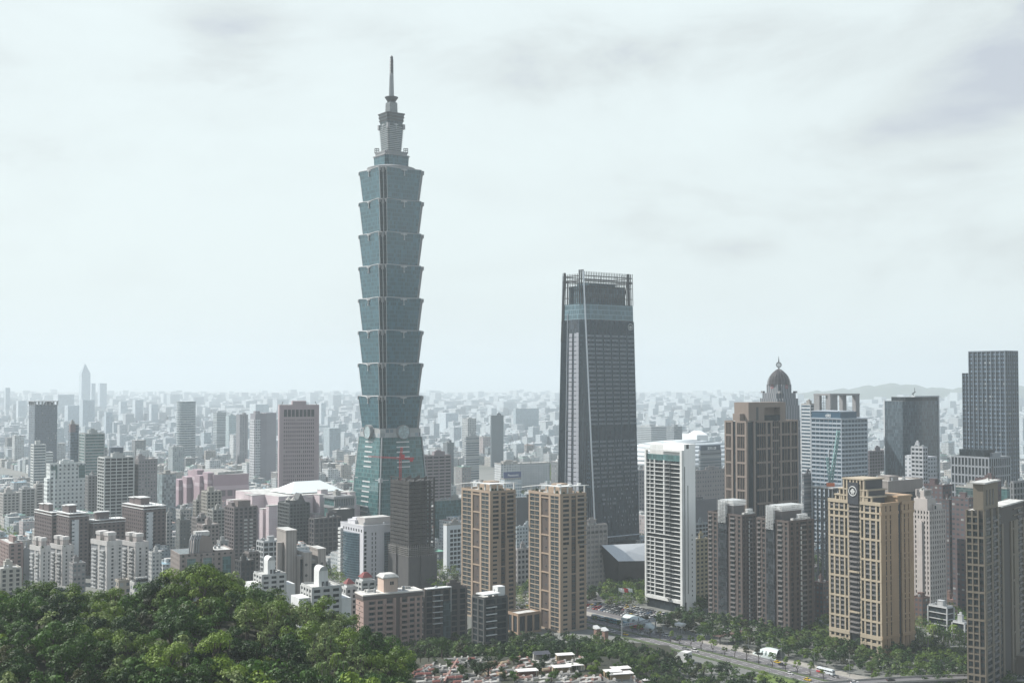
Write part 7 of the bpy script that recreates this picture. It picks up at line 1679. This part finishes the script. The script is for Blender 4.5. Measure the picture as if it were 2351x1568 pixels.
# two scooters
for i, s in enumerate((223.5, 226)):
    x, y = rd(s, 7-i); t = empty('scooter', (x, y, .12), RZ); tag(t, ['dark scooter and rider just behind the coach, left one', 'dark scooter and rider just behind the coach, right one'][i], 'scooter')
    m = MB(); m.box(-.8, -.18, .3, .7, .18, .75); m.bar((.6, 0, .3), (.75, 0, 1.1), .12); m.bar((.7, -.35, 1.1), (.7, .35, 1.1), .06); m.build('body', [steel], t)
    for xo in (-.65, .75): m = MB(); m.v += [(xo+.26*math.cos(q*math.pi/5), -.06, .26+.26*math.sin(q*math.pi/5)) for q in range(10)] + [(xo+.26*math.cos(q*math.pi/5), .06, .26+.26*math.sin(q*math.pi/5)) for q in range(10)]; m.f += [tuple(range(9,-1,-1)), tuple(range(10,20))] + [(q,(q+1)%10,10+(q+1)%10,10+q) for q in range(10)]; m.m += [0]*12; m.build('wheel', [tyre], t)
    sk_ = bpy.data.meshes.new('person'); jv = [(-.1,0,.85),(-.08,0,1.15),(-.02,0,1.4),(0,0,1.5),(.02,0,1.66),(.3,-.14,.8),(.3,.14,.8),(.28,-.16,.42),(.28,.16,.42),(-.02,-.2,1.36),(-.02,.2,1.36),(.25,-.26,1.2),(.25,.26,1.2),(.58,-.28,1.14),(.58,.28,1.14)]
    sk_.from_pydata(jv, [(0,1),(1,2),(2,3),(3,4),(0,5),(0,6),(5,7),(6,8),(2,9),(2,10),(9,11),(10,12),(11,13),(12,14)], []); o = bpy.data.objects.new('person', sk_); COL.objects.link(o); o.location = t.location; o.rotation_euler = t.rotation_euler
    md = o.modifiers.new('skin', 'SKIN')
    for k, rr_ in enumerate((.15,.16,.15,.06,.13,.09,.09,.06,.06,.07,.07,.05,.05,.04,.04)): sk_.skin_vertices[0].data[k].radius = (rr_, rr_)
    sk_.skin_vertices[0].data[0].use_root = True; o.modifiers.new('sub', 'SUBSURF').levels = 1; sk_.materials.append(mat('rider_clothes', (.05,.05,.06), amt=0)); tag(o, ['person in dark clothes riding the left scooter', 'person in dark clothes riding the right scooter'][i], 'person')
# ------------------------------------------------------------------ trees on flat ground, parks, gaps between buildings
def blocked(x, y, r=2.0):
    for c, a, b_, w, l in BOXES:
        dx, dy = x-c[0], y-c[1]; p = dx*a[0]+dy*a[1]; q = dx*b_[0]+dy*b_[1]
        if -r-2 < p < w+r+2 and -r-2 < q < l+r+2: return True
    for fx, fy, fr in FOOT[:0]:
        pass
    for fx, fy, fr in XF:
        if (x-fx)**2 + (y-fy)**2 < (fr+r)**2: return True
    return False
def blocked_old(x, y, r=2.0):
    for fx, fy, fr in FOOT:
        if (x-fx)**2 + (y-fy)**2 < (fr*.86+r)**2: return True
    return False
XF = [(ax[0], ax[1], 46), (P3[0]+10, P3[1]+30, 48), (ax_[0], ax_[1], 26), (d_.location.x, 1950, 130)]
LIM = [(880, 1440), (960, 1430), (1080, 1432), (1180, 1440), (1240, 1450), (1340, 1456), (1400, 1462), (1500, 1478), (1560, 1498), (1700, 1528), (1800, 1560)]
slope = []
y = 555.0
while y < 812:
    x = xx(905, y, 20)
    while x < xx(1830, y, 0):
        px, py = x+random.uniform(-2.5, 2.5), y+random.uniform(-2.5, 2.5); z = hill(px, py); u, v = uu(px, py, z); _, vt = uu(px, py, z+8); x += 8.4
        dx, dy = px-OX, py-OY; w = dx*nv[0]+dy*nv[1]
        if w < 32: continue
        if w < 46 and 192 < (dx*ev[0]+dy*ev[1]) < 262: continue
        if w < 54 and 62 < (dx*ev[0]+dy*ev[1]) < 78: continue
        if vt < lerp(u, LIM)-3 or v > 1640: continue
        if 945 < u < 1490 and v > 1492 and py < 600: continue
        if blocked(px, py, -3): continue
        slope.append((px, py, z, u, v))
    y += 7.6
slope.sort(key=lambda p: p[1]); near = [p for p in slope if p[4] < 1600]
random.shuffle(near)
for p in near[:55]:
    k = int(rng.choice(10, p=[.18,.14,.08,.16,.03,.1,.12,.12,.02,.05])); lab = '%s tree in the wooded belt %s' % (KL[k], 'between the cemetery and the apartment towers' if p[3] < 1400 else 'between the cemetery and the road')
    tree(p[0], p[1], p[2]-.5, k, random.uniform(.8, 1.15), lab, lab)
ch = set(map(id, near[:55])); forest('forest', [(p[0], p[1], p[2]-.8, random.uniform(.75, 1.1)) for p in slope if id(p) not in ch], 'dark green belt of trees between the cemetery and the buildings', 300)
# far side of the road: park trees under the brown and cream towers
park = []
s = -60.0
while s < 420:
    w = -8.5
    while w > -95:
        x, y = rd(s+random.uniform(-3, 3), w+random.uniform(-3, 3)); u, v = uu(x, y, 0); w -= 7.2
        if blocked(x, y, -1.5) or y < 430: continue
        if s < 44 and w > -70 and not (s < -30 and w < -30): continue
        if 30 < s < 80 and w > -12: continue
        if 118 > s > 44 and w < -60: continue
        if 152 < s < 180 and w > -12: continue
        if 208 < s < 224 and w > -11: continue
        park.append((x, y, 0.0, u, v))
    s += 7.4
random.shuffle(park)
for p in park[:34]:
    k = int(rng.choice([0, 1, 2, 3, 7, 9, 2])); lab = '%s tree in the park strip under the %s' % (KL[k], 'white tower' if p[3] < 1600 else 'brown twin towers' if p[3] < 1870 else 'cream tower' if p[3] < 2110 else 'taupe tower')
    tree(p[0], p[1], 0, k, random.uniform(.8, 1.1), lab, lab)
forest('park_trees', [(p[0], p[1], 0, random.uniform(.75, 1.1)) for p in park[34:]], 'dark park trees along the far pavement below the towers', 320)
AREAS = [(0, 85, 1205, 1248), (-10, 75, 1300, 1345), (745, 790, 1305, 1345), (1000, 1062, 1298, 1362), (1178, 1226, 1340, 1412), (1392, 1490, 1352, 1400), (1862, 1912, 1290, 1350), (2085, 2235, 1410, 1500),
         (2115, 2225, 1262, 1345), (1180, 1290, 1078, 1150), (395, 440, 1205, 1235), (520, 570, 1225, 1250), (1440, 1482, 1225, 1262), (1840, 1875, 1150, 1180), (975, 1010, 1120, 1140), (1150, 1190, 1180, 1205), (505, 530, 1190, 1210)]
mp_ = []
for (u0, u1, v0, v1) in AREAS:
    y = dep(v1)
    while y < dep(v0):
        x = xx(u0, y, 0); st = 8 if y < 1200 else 13
        while x < xx(u1, y, 0):
            px, py = x+random.uniform(-3, 3), y+random.uniform(-3, 3); x += st
            if not blocked(px, py, -2): mp_.append((px, py, 0, random.uniform(.8, 1.2) if y < 1200 else random.uniform(1.1, 1.7)))
        y += st
forest('street_trees', mp_, 'patches of green trees between the city buildings', 90)
# palms below the taupe tower
PQ = []
g = np.random.default_rng(5)
for i in range(11):
    a = i*2*math.pi/11+.2
    for k in range(5):
        r0, r1 = .5+k*.55, .5+(k+1)*.55; z0, z1_ = 10+.9*math.sin(k*.7)-.12*k*k, 10+.9*math.sin((k+1)*.7)-.12*(k+1)**2; w = .42*(1-.12*k)
        c, s_ = math.cos(a), math.sin(a); PQ.append([(r0*c+w*s_, r0*s_-w*c, z0-.15), (r1*c+w*.8*s_, r1*s_-w*.8*c, z1_-.15), (r1*c-w*.8*s_, r1*s_+w*.8*c, z1_-.15), (r0*c-w*s_, r0*s_+w*c, z0-.15)])
pcm = quads_mesh('crown', np.array(PQ, dtype=float), [leafB]); m = MB(); m.cyl(0, 0, 0, 10.2, .32, .2, 8); ptm = m.mesh('trunk', [mat('palm_trunk', (.25,.23,.2), amt=.2)])
for i in range(12):
    u = 2095 + 12*i; v = 1452+10*(i % 4); D = dep(v+26); x = xx(u, D, 0); 
    t = empty('palm_tree', (x, D, 0), i*1.3); tag(t, 'tall palm tree in the row between the cream and taupe towers', 'palm tree', 'palm trees between the cream and taupe towers'); t.scale = (1.25, 1.25, 1.2)
    for nm, me in (('crown', pcm), ('trunk', ptm)): o = bpy.data.objects.new(nm, me); COL.objects.link(o); o.parent = t
for i in range(3):
    u, v = [(775, 1486), (788, 1502), (740, 1492)][i]; y = 372-8*i; x = xx(u, y, 90)
    t = empty('palm_tree', (x, y, hill(x, y)+1.5), i); tag(t, 'slender palm standing out of the woods on the right slope of the hill', 'palm tree', 'slender palms on the wooded hill'); t.scale = (.8, .8, .95)
    for nm, me in (('crown', pcm), ('trunk', ptm)): o = bpy.data.objects.new(nm, me); COL.objects.link(o); o.parent = t
# ------------------------------------------------------------------ cemetery on the slope
def hit(u, v):
    D = 330.0
    while D < 900:
        x = xx(u, D, 40); z = hill(x, D)
        if zz(v, D) <= z: return x, D, z
        D += 1.0
    return xx(u, 700), 700, 0
CW = mat('tomb_white', (.42,.41,.39), amt=.5, sc=.6); CP = mat('tomb_pink', (.26,.15,.125), amt=.3, sc=.6); CG = mat('tomb_grey', (.15,.15,.145), amt=.4, sc=.6); CR_ = mat('tomb_red', (.17,.06,.05), amt=.2); CT = mat('tomb_tan', (.33,.26,.17), amt=.35)
def tomb_mesh(c, kind):
    m = MB()
    m.box(-1.5, -2.6, -1.5, 1.5, 2.4, .25, 0); m.box(-1.0, -1.6, .25, 1.0, 1.6, .9, 0)
    if kind: m.prism([(-.95, -1.5), (.95, -1.5), (.95, 1.5), (-.95, 1.5)], .9, 1.35, 0, [(-.4, -1.4), (.4, -1.4), (.4, 1.4), (-.4, 1.4)])
    n = len(m.v); P = [(-.9, .9)] + [( -.9*math.cos(t*math.pi/8), 1.9+.9*math.sin(t*math.pi/8)) for t in range(9)] + [(.9, .9)]
    P = [(-.9, .25), *[(-.9*math.cos(t*math.pi/8), 1.15+.55*math.sin(t*math.pi/8)) for t in range(9)], (.9, .25)]
    for y in (1.75, 2.15): m.v += [(x, y, z) for x, z in P]
    k = len(P); m.f += [tuple(range(n, n+k)), tuple(range(n+2*k-1, n+k-1, -1))] + [(n+i, n+k+i, n+k+(i+1) % k, n+(i+1) % k) for i in range(k)]; m.m += [1]*(k+2)
    for x in (-1.5, 1.3): m.box(x, -2.6, .25, x+.2, 2.4, .75, 1)
    return m.mesh('tomb', c)
TM = [(tomb_mesh([CW, CW], 0), 'white'), (tomb_mesh([CP, CW], 1), 'pink'), (tomb_mesh([CG, CW], 0), 'grey'), (tomb_mesh([CT, CP], 1), 'tan'), (tomb_mesh([CW, CP], 0), 'white and pink'), (tomb_mesh([CR_, CG], 1), 'red')]
PAV = [(1210, 1541, 8.5, CP, 0), (1243, 1500, 7.5, CW, 1), (1297, 1503, 8.0, CT, 0), (1289, 1532, 7.5, CT, 0), (1320, 1528, 6.5, CW, 0), (1425, 1535, 8.0, CP, 0), (1407, 1543, 7.0, CT, 0), (1424, 1548, 10, CT, 0), (1490, 1558, 7.5, CP, 0)]
taken = []
for i, (u, v, w, c, dark) in enumerate(PAV):
    x, y, z = hit(u, v+14); taken.append((u, v+5, w*3.2))
    t = empty('tomb_pavilion', (x, y, z), R(14)); where = ['pink-walled, lower left part of the cemetery', 'dark tiled roof on white walls, top of the cemetery', 'tan open-sided, upper right of the cemetery', 'left one of two joined white roofs mid cemetery', 'right one of two joined white roofs mid cemetery', 'highest of the right-hand group', 'small left roof in the right-hand group', 'widest roof of the right-hand group', 'last one at the right end of the cemetery'][i]
    tag(t, 'flat-roofed tomb pavilion, '+where if not dark else 'tomb pavilion, '+where, 'pavilion', 'tomb pavilions in the cemetery')
    m = MB(); m.box(-w/2, -2.4, 2.9, w/2, 2.4, 3.15); 
    if dark:
        m = MB(); m.prism([(-w/2,-2.6),(w/2,-2.6),(w/2,2.6),(-w/2,2.6)], 2.9, 4.0, 0, [(-w/2+.4,-.2),(w/2-.4,-.2),(w/2-.4,.2),(-w/2+.4,.2)])
    m.build('roof', [mat('pavilion_roof', (.62,.60,.58), amt=.25, sc=.5, streak=False) if not dark else mat('dark_roof_tiles', (.05,.055,.07), amt=.2)], t)
    m = MB(); m.box(-w/2+.3, .4, -2, w/2-.6, 2.1, 2.9); m.build('wall', [c], t)
    m = MB(); m.box(-w/2, -2.4, -2.5, w/2, 2.4, .15); m.build('platform', [CW], t)
    for a in (-w/2+.4, 0, w/2-.4): m = MB(); m.box(a-.15, -2.2, .15, a+.15, -1.9, 2.9); m.build('post', [c], t)
n_t = 0
r = random.Random(21)
v = 1497.0
while v < 1575:
    u = 962 + r.uniform(0, 8); step_v = 9.0
    while u < 1470:
        x, y, z = hit(u, v); px_m = F/y
        ok = all(abs(u-a) > (q*.5+8) or abs(v-b_-4) > 9 for a, b_, q in taken)
        if v < 1512 and not (1150 < u < 1230 or u < 0 or 1262 < u < 1330): ok = False
        if v < 1530 and (u < 1000 or u > 1340): ok = False
        if u > 1335 and v < 1543: ok = False
        if ok and r.random() < .66:
            k = r.choice([0, 0, 4, 2, 1, 3, 0, 2] if u > 1110 else [2, 5, 0, 1, 2])
            o = bpy.data.objects.new('tomb', TM[k][0]); COL.objects.link(o); o.location = (x, y, z); o.rotation_euler = (0, 0, R(-58 + r.uniform(-6, 6)) if u > 1110 else R(-70)); o.scale = (1.0, 1.0, r.uniform(.8, 1.2))
            lab = '%s tomb with rounded headstone in the %s part of the hillside cemetery' % (TM[k][1], 'left' if u < 1110 else 'middle' if u < 1300 else 'right'); tag(o, lab, 'tomb', lab); n_t += 1
        elif r.random() < .42 and u < 1460: 
            k = int(r.choice([0, 3, 6])); lab = 'dark round bush-like tree among the tombs'; tree(x, y, z-1, k, r.uniform(.35, .6), lab, 'small dark trees among the tombs', 'cemetery_tree')
        u += r.uniform(14, 19)
    v += step_v
for i, (u0, v0, u1, v1) in enumerate(((972, 1545, 1003, 1520), (1020, 1568, 1050, 1518), (1050, 1518, 1082, 1535), (1150, 1490, 1165, 1500), (1330, 1510, 1345, 1528), (1380, 1556, 1400, 1568), (1450, 1550, 1462, 1566))):
    a = Vector(hit(u0, v0)); b_ = Vector(hit(u1, v1)); m = MB(); k = 16
    for q in range(k):
        p, s_ = a+(b_-a)*q/k, a+(b_-a)*(q+1)/k; zt = max(p.z, s_.z)+.9; d = (s_-p); nn = Vector((-d.y, d.x, 0)).normalized()*.35
        m.prism([(p.x-nn.x, p.y-nn.y), (s_.x-nn.x, s_.y-nn.y), (s_.x+nn.x, s_.y+nn.y), (p.x+nn.x, p.y+nn.y)], min(p.z, s_.z)-3, zt)
    o = m.build('retaining_wall', [[CG, CP, CG][i % 3]]); tag(o, 'stepped %s retaining wall at the %s of the cemetery' % (['grey', 'pink', 'grey'][i % 3], ['far left', 'lower left', 'left centre', 'top', 'right centre', 'lower right', 'right end'][i]), 'wall')
# conifers and bushes between tombs
for i, (u, v, k, sc) in enumerate(((1015, 1508, 7, .95), (1068, 1512, 0, .7), (1092, 1545, 3, .75), (1120, 1558, 7, .9), (1180, 1525, 0, .55), (1248, 1522, 3, .5), (1345, 1540, 7, .8), (1360, 1556, 2, .5), (1372, 1530, 9, .45), (1135, 1505, 3, .7), (1030, 1540, 6, .6), (1275, 1555, 3, .45), (1330, 1565, 6, .5), (1455, 1566, 3, .5))):
    x, y, z = hit(u, v); lab = ['big dark spreading tree at the left of the cemetery', 'dark tree behind the stepped walls', 'dark green tree left of the middle tombs', 'large leafy tree at the bottom middle of the cemetery', 'round dark tree beside the tiled pavilion', 'dark shrub right of the tiled pavilion', 'dark tree clump between middle and right-hand tombs', 'small bright shrub below that clump', 'bright yellow-green small tree at the edge of the tombs', 'dark tree at the top of the cemetery', 'small tree in the left part of the cemetery', 'small dark tree under the joined roofs', 'small tree at the bottom right tombs', 'dark tree at the right end of the cemetery'][i]
    tree(x, y, z-.6, k, sc, lab, None, 'cemetery_tree')

# ------------------------------------------------------------------ the low city carpet
CC = [('white', (.62,.65,.66)), ('pale grey', (.44,.47,.48)), ('beige', (.43,.41,.38)), ('grey-brown', (.25,.235,.23)), ('bluish', (.30,.35,.37)), ('rosy', (.42,.37,.37)), ('dark grey', (.15,.16,.17))]
FM = [gridmat('city_'+n.replace(' ', '_'), c, (.07,.085,.095), 3.4, 3.3, .55, .48, vary=1.0, light=.2, amt=.45) for n, c in CC]
FF = [gridmat('hazed_city_'+n.replace(' ', '_'), tuple(.30*x+.27+d for x, d in zip(c, (-.03, .01, .035))), (.27,.31,.345), 5, 3.6, .5, .4, vary=.5, light=.2, amt=.1) for n, c in CC]  # outer copies of the wall colours, paled and blued with painted haze
RF = ROOFM[:2] + [ROOFM[2], ROOFM[4], mat('roof_rust', (.24,.15,.12), amt=.4, streak=False), roofl]
VIS = []
for o in COL.objects:
    if o.type == 'EMPTY' and 'category' in o and o['category'] in ('skyscraper', 'office tower', 'office building', 'apartment tower', 'apartment building', 'shopping mall', 'department store', 'construction site', 'stadium', 'podium building', 'exhibition hall', 'hall', 'pavilion'):
        us, vs, D = [], [], o.location.y
        for ch in o.children:
            if ch.type != 'MESH' or len(ch.data.vertices) == 0 or 'window' in ch.name: continue
            mw = None
            from mathutils import Matrix
            mw = Matrix.Translation(o.location) @ Matrix.Rotation(o.rotation_euler.z, 4, 'Z')
            for c in ch.bound_box: p = mw @ Vector(c); uv_ = uu(p.x, p.y, p.z); us.append(uv_[0]); vs.append(uv_[1])
        if us: VIS.append((min(us), max(us), min(vs), D))
def hidden(u, v, D):
    return any(a-1 < u < b_+1 and t < v and d < D-5 for a, b_, t, d in VIS)
cells = []
def lots(D0, D1, pitch, prob):
    s0 = pitch; n = int(9000*2/ s0)
    # street grid in city axes
    c, s_ = dRv, dLv
    R0 = int(D1*1.3/pitch)
    ii = np.arange(-R0, R0); jj = np.arange(-R0, R0)
    I, J = np.meshgrid(ii, jj); I = I.ravel(); J = J.ravel()
    X = I*pitch*c[0] + J*pitch*s_[0]; Y = I*pitch*c[1] + J*pitch*s_[1]
    ok = (Y > D0) & (Y < D1) & (X > (-60-CX)/F*Y) & (X < (2420-CX)/F*Y)
    ok &= ~((I % 5 == 0) | (J % 4 == 0)) | (pitch > 60)
    ok &= rng.random(len(X)) < prob
    return X[ok], Y[ok], I[ok], J[ok]
PARK = [(xx(1230, 2100), 2100, 190, 330), (xx(1120, 1500), 1500, 60, 60), (xx(1500, 1700), 1750, 110, 160)]
for D0, D1, pitch, prob in ((830, 1900, 21, .9), (1900, 3300, 23, .9), (3300, 6000, 33, .88), (6000, 14000, 72, .85)):
    X, Y, I, J = lots(D0, D1, pitch, prob)
    for x, y, i, j in zip(X, Y, I, J):
        u, v = uu(x, y, 0)
        if y < 2200 and blocked(x, y, pitch*.3): continue
        if y < 980 and (u > 800 or v > 1345): continue
        if y < 1130 and 985 < u < 1900 and not 1180 < u < 1300: continue
        if y < 1010 and u > 1880: continue
        if (x-OX)*nv[0]+(y-OY)*nv[1] > -20 and y < 1050: continue
        if abs((x-OX)*nv[0]+(y-OY)*nv[1]-8) < 36 and u < 1420: continue
        if any(abs(x-a) < p and abs(y-b_) < q for a, b_, p, q in PARK): continue
        h = abs(rng.normal())*5 + 11 + 5*math.sin(x*.004+1)*math.sin(y*.0031)
        q = rng.random()
        tall = .035 if y < 3300 else .05
        if q < tall and y > 1250: h = rng.uniform(32, 62)
        elif q < .2 and y > 1050: h = rng.uniform(20, 34)
        if y > 6000: h *= rng.uniform(.8, 1.6)
        w = pitch*rng.uniform(.72, .98); l = pitch*rng.uniform(.72, .98)
        vt = uu(x, y, h)[1]
        cells.append((x, y, w, l, h, int(rng.choice(7, p=[.24,.26,.16,.11,.11,.05,.07])), u, v, vt))
print('lots', len(cells), len(VIS))
def rects(V, Fc, Mi, x, y, w, l, z0, z1, mi, mt):
    n = len(V)
    for dx, dy in ((-w/2, -l/2), (w/2, -l/2), (w/2, l/2), (-w/2, l/2)): V.append((x+dx*dRv[0]+dy*dLv[0], y+dx*dRv[1]+dy*dLv[1], z0))
    for k in range(4): V.append((V[n+k][0], V[n+k][1], z1))
    Fc += [(n+4,n+5,n+6,n+7),(n,n+1,n+5,n+4),(n+1,n+2,n+6,n+5),(n+2,n+3,n+7,n+6),(n+3,n,n+4,n+7)]; Mi += [mt, mi, mi, mi, mi]
def bld(V, Fc, Mi, c, x=None, y=None):
    X, Y = (c[0], c[1]) if x is None else (x, y); w, l, h, k = c[2:6]; rf = 7+int(rng.choice(6, p=[.3,.34,.07,.06,.07,.16]))
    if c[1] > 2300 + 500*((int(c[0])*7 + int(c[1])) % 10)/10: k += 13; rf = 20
    rects(V, Fc, Mi, X, Y, w, l, 0, h, k, rf)
    if c[1] < 5200:
        for q in range(int(rng.integers(2, 7)) if c[1] < 1700 else int(rng.integers(1, 4)) if c[1] < 2600 else 1):
            ox, oy = rng.uniform(-.3, .3)*w, rng.uniform(-.3, .3)*l; a, b_ = rng.uniform(2.5, w*.4), rng.uniform(2.5, l*.4); px, py = X+ox*dRv[0]+oy*dLv[0], Y+ox*dRv[1]+oy*dLv[1]
            rects(V, Fc, Mi, px, py, a, b_, h+.02*q, h+rng.uniform(1.5, 4.2), int(rng.choice([k, 0, 1])), 7+int(rng.integers(0, 6)))
    if c[4] > 26 and c[1] < 5000:
        rects(V, Fc, Mi, X, Y, w*1.03, l*1.03, h-1.2, h+.8, k, rf)
for k, c in enumerate(cells): pass
sc_ = [((c[2]*F/c[1])*max(0, c[7]-c[8])) * (0 if (hidden(c[6], (c[7]+c[8])/2, c[1]) or c[6] < 0 or c[6] > 2350 or hidden(c[6], c[8]-1, c[1])) else 1) for c in cells]
order = np.argsort(-np.array(sc_))[:230]
chosen = set(order.tolist())
ZN = [(130, 'left of the round tower, below the dark blue-grey high-rise'), (440, 'between the blue-grey high-rise and the round tower'), (640, 'between the round tower and the pink granite tower'), (900, 'between the pink granite tower and the pagoda tower'), (1290, 'between the pagoda tower and the dark tapering skyscraper'), (1700, 'right of the dark tapering skyscraper'), (2200, 'between the striped office and the navy tower'), (9999, 'at the far right behind the navy tower')]
allm = FM + RF + FF + [mat('hazed_roof', (.45,.48,.50), amt=.15, streak=False)]  # outer roof colour also paled with painted haze
for k in order:
    c = cells[k]; V, Fc, Mi = [], [], []; bld(V, Fc, Mi, c, 0.0, 0.0)
    me = bpy.data.meshes.new('city_building'); me.from_pydata(V, [], Fc)
    for m_ in allm: me.materials.append(m_)
    me.polygons.foreach_set('material_index', Mi); uvs(me)
    o = bpy.data.objects.new('city_building', me); COL.objects.link(o); o.location = (c[0], c[1], 0)
    lab = '%s %s block %s' % (CC[c[5]][0], 'tall' if c[4] > 30 else 'mid-rise' if c[4] > 19 else 'low', [n for t, n in ZN if c[6] < t][0]); tag(o, lab, 'building', lab)
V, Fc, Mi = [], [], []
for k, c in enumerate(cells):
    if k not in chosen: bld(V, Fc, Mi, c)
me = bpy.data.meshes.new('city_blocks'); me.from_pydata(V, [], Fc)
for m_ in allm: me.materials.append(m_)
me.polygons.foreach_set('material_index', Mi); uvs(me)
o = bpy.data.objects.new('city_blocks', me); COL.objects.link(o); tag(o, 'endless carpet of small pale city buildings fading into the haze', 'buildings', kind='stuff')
# ------------------------------------------------------------------ ground
me = MB(); me.quad((-30000, -300, -1.5), (30000, -300, -1.5), (30000, 40000, -1.5), (-30000, 40000, -1.5))
gm, t, N, L, b = nodes_of('city_ground')
n = N.new('ShaderNodeTexNoise'); n.inputs['Scale'].default_value = .01; n.inputs['Detail'].default_value = 8
tcn = N.new('ShaderNodeTexCoord'); L.new(tcn.outputs['Object'], n.inputs['Vector'])
L.new(mixc(N, L, n.outputs['Fac'], (.05,.06,.05), (.22,.22,.21)), b.inputs['Base Color']); b.inputs['Roughness'].default_value = .9
gr = MB(); gr.quad((-15900, -390, 0), (15900, -390, 0), (15900, 19900, 0), (-15900, 19900, 0))
tag(gr.build('ground', gm), kind='structure')
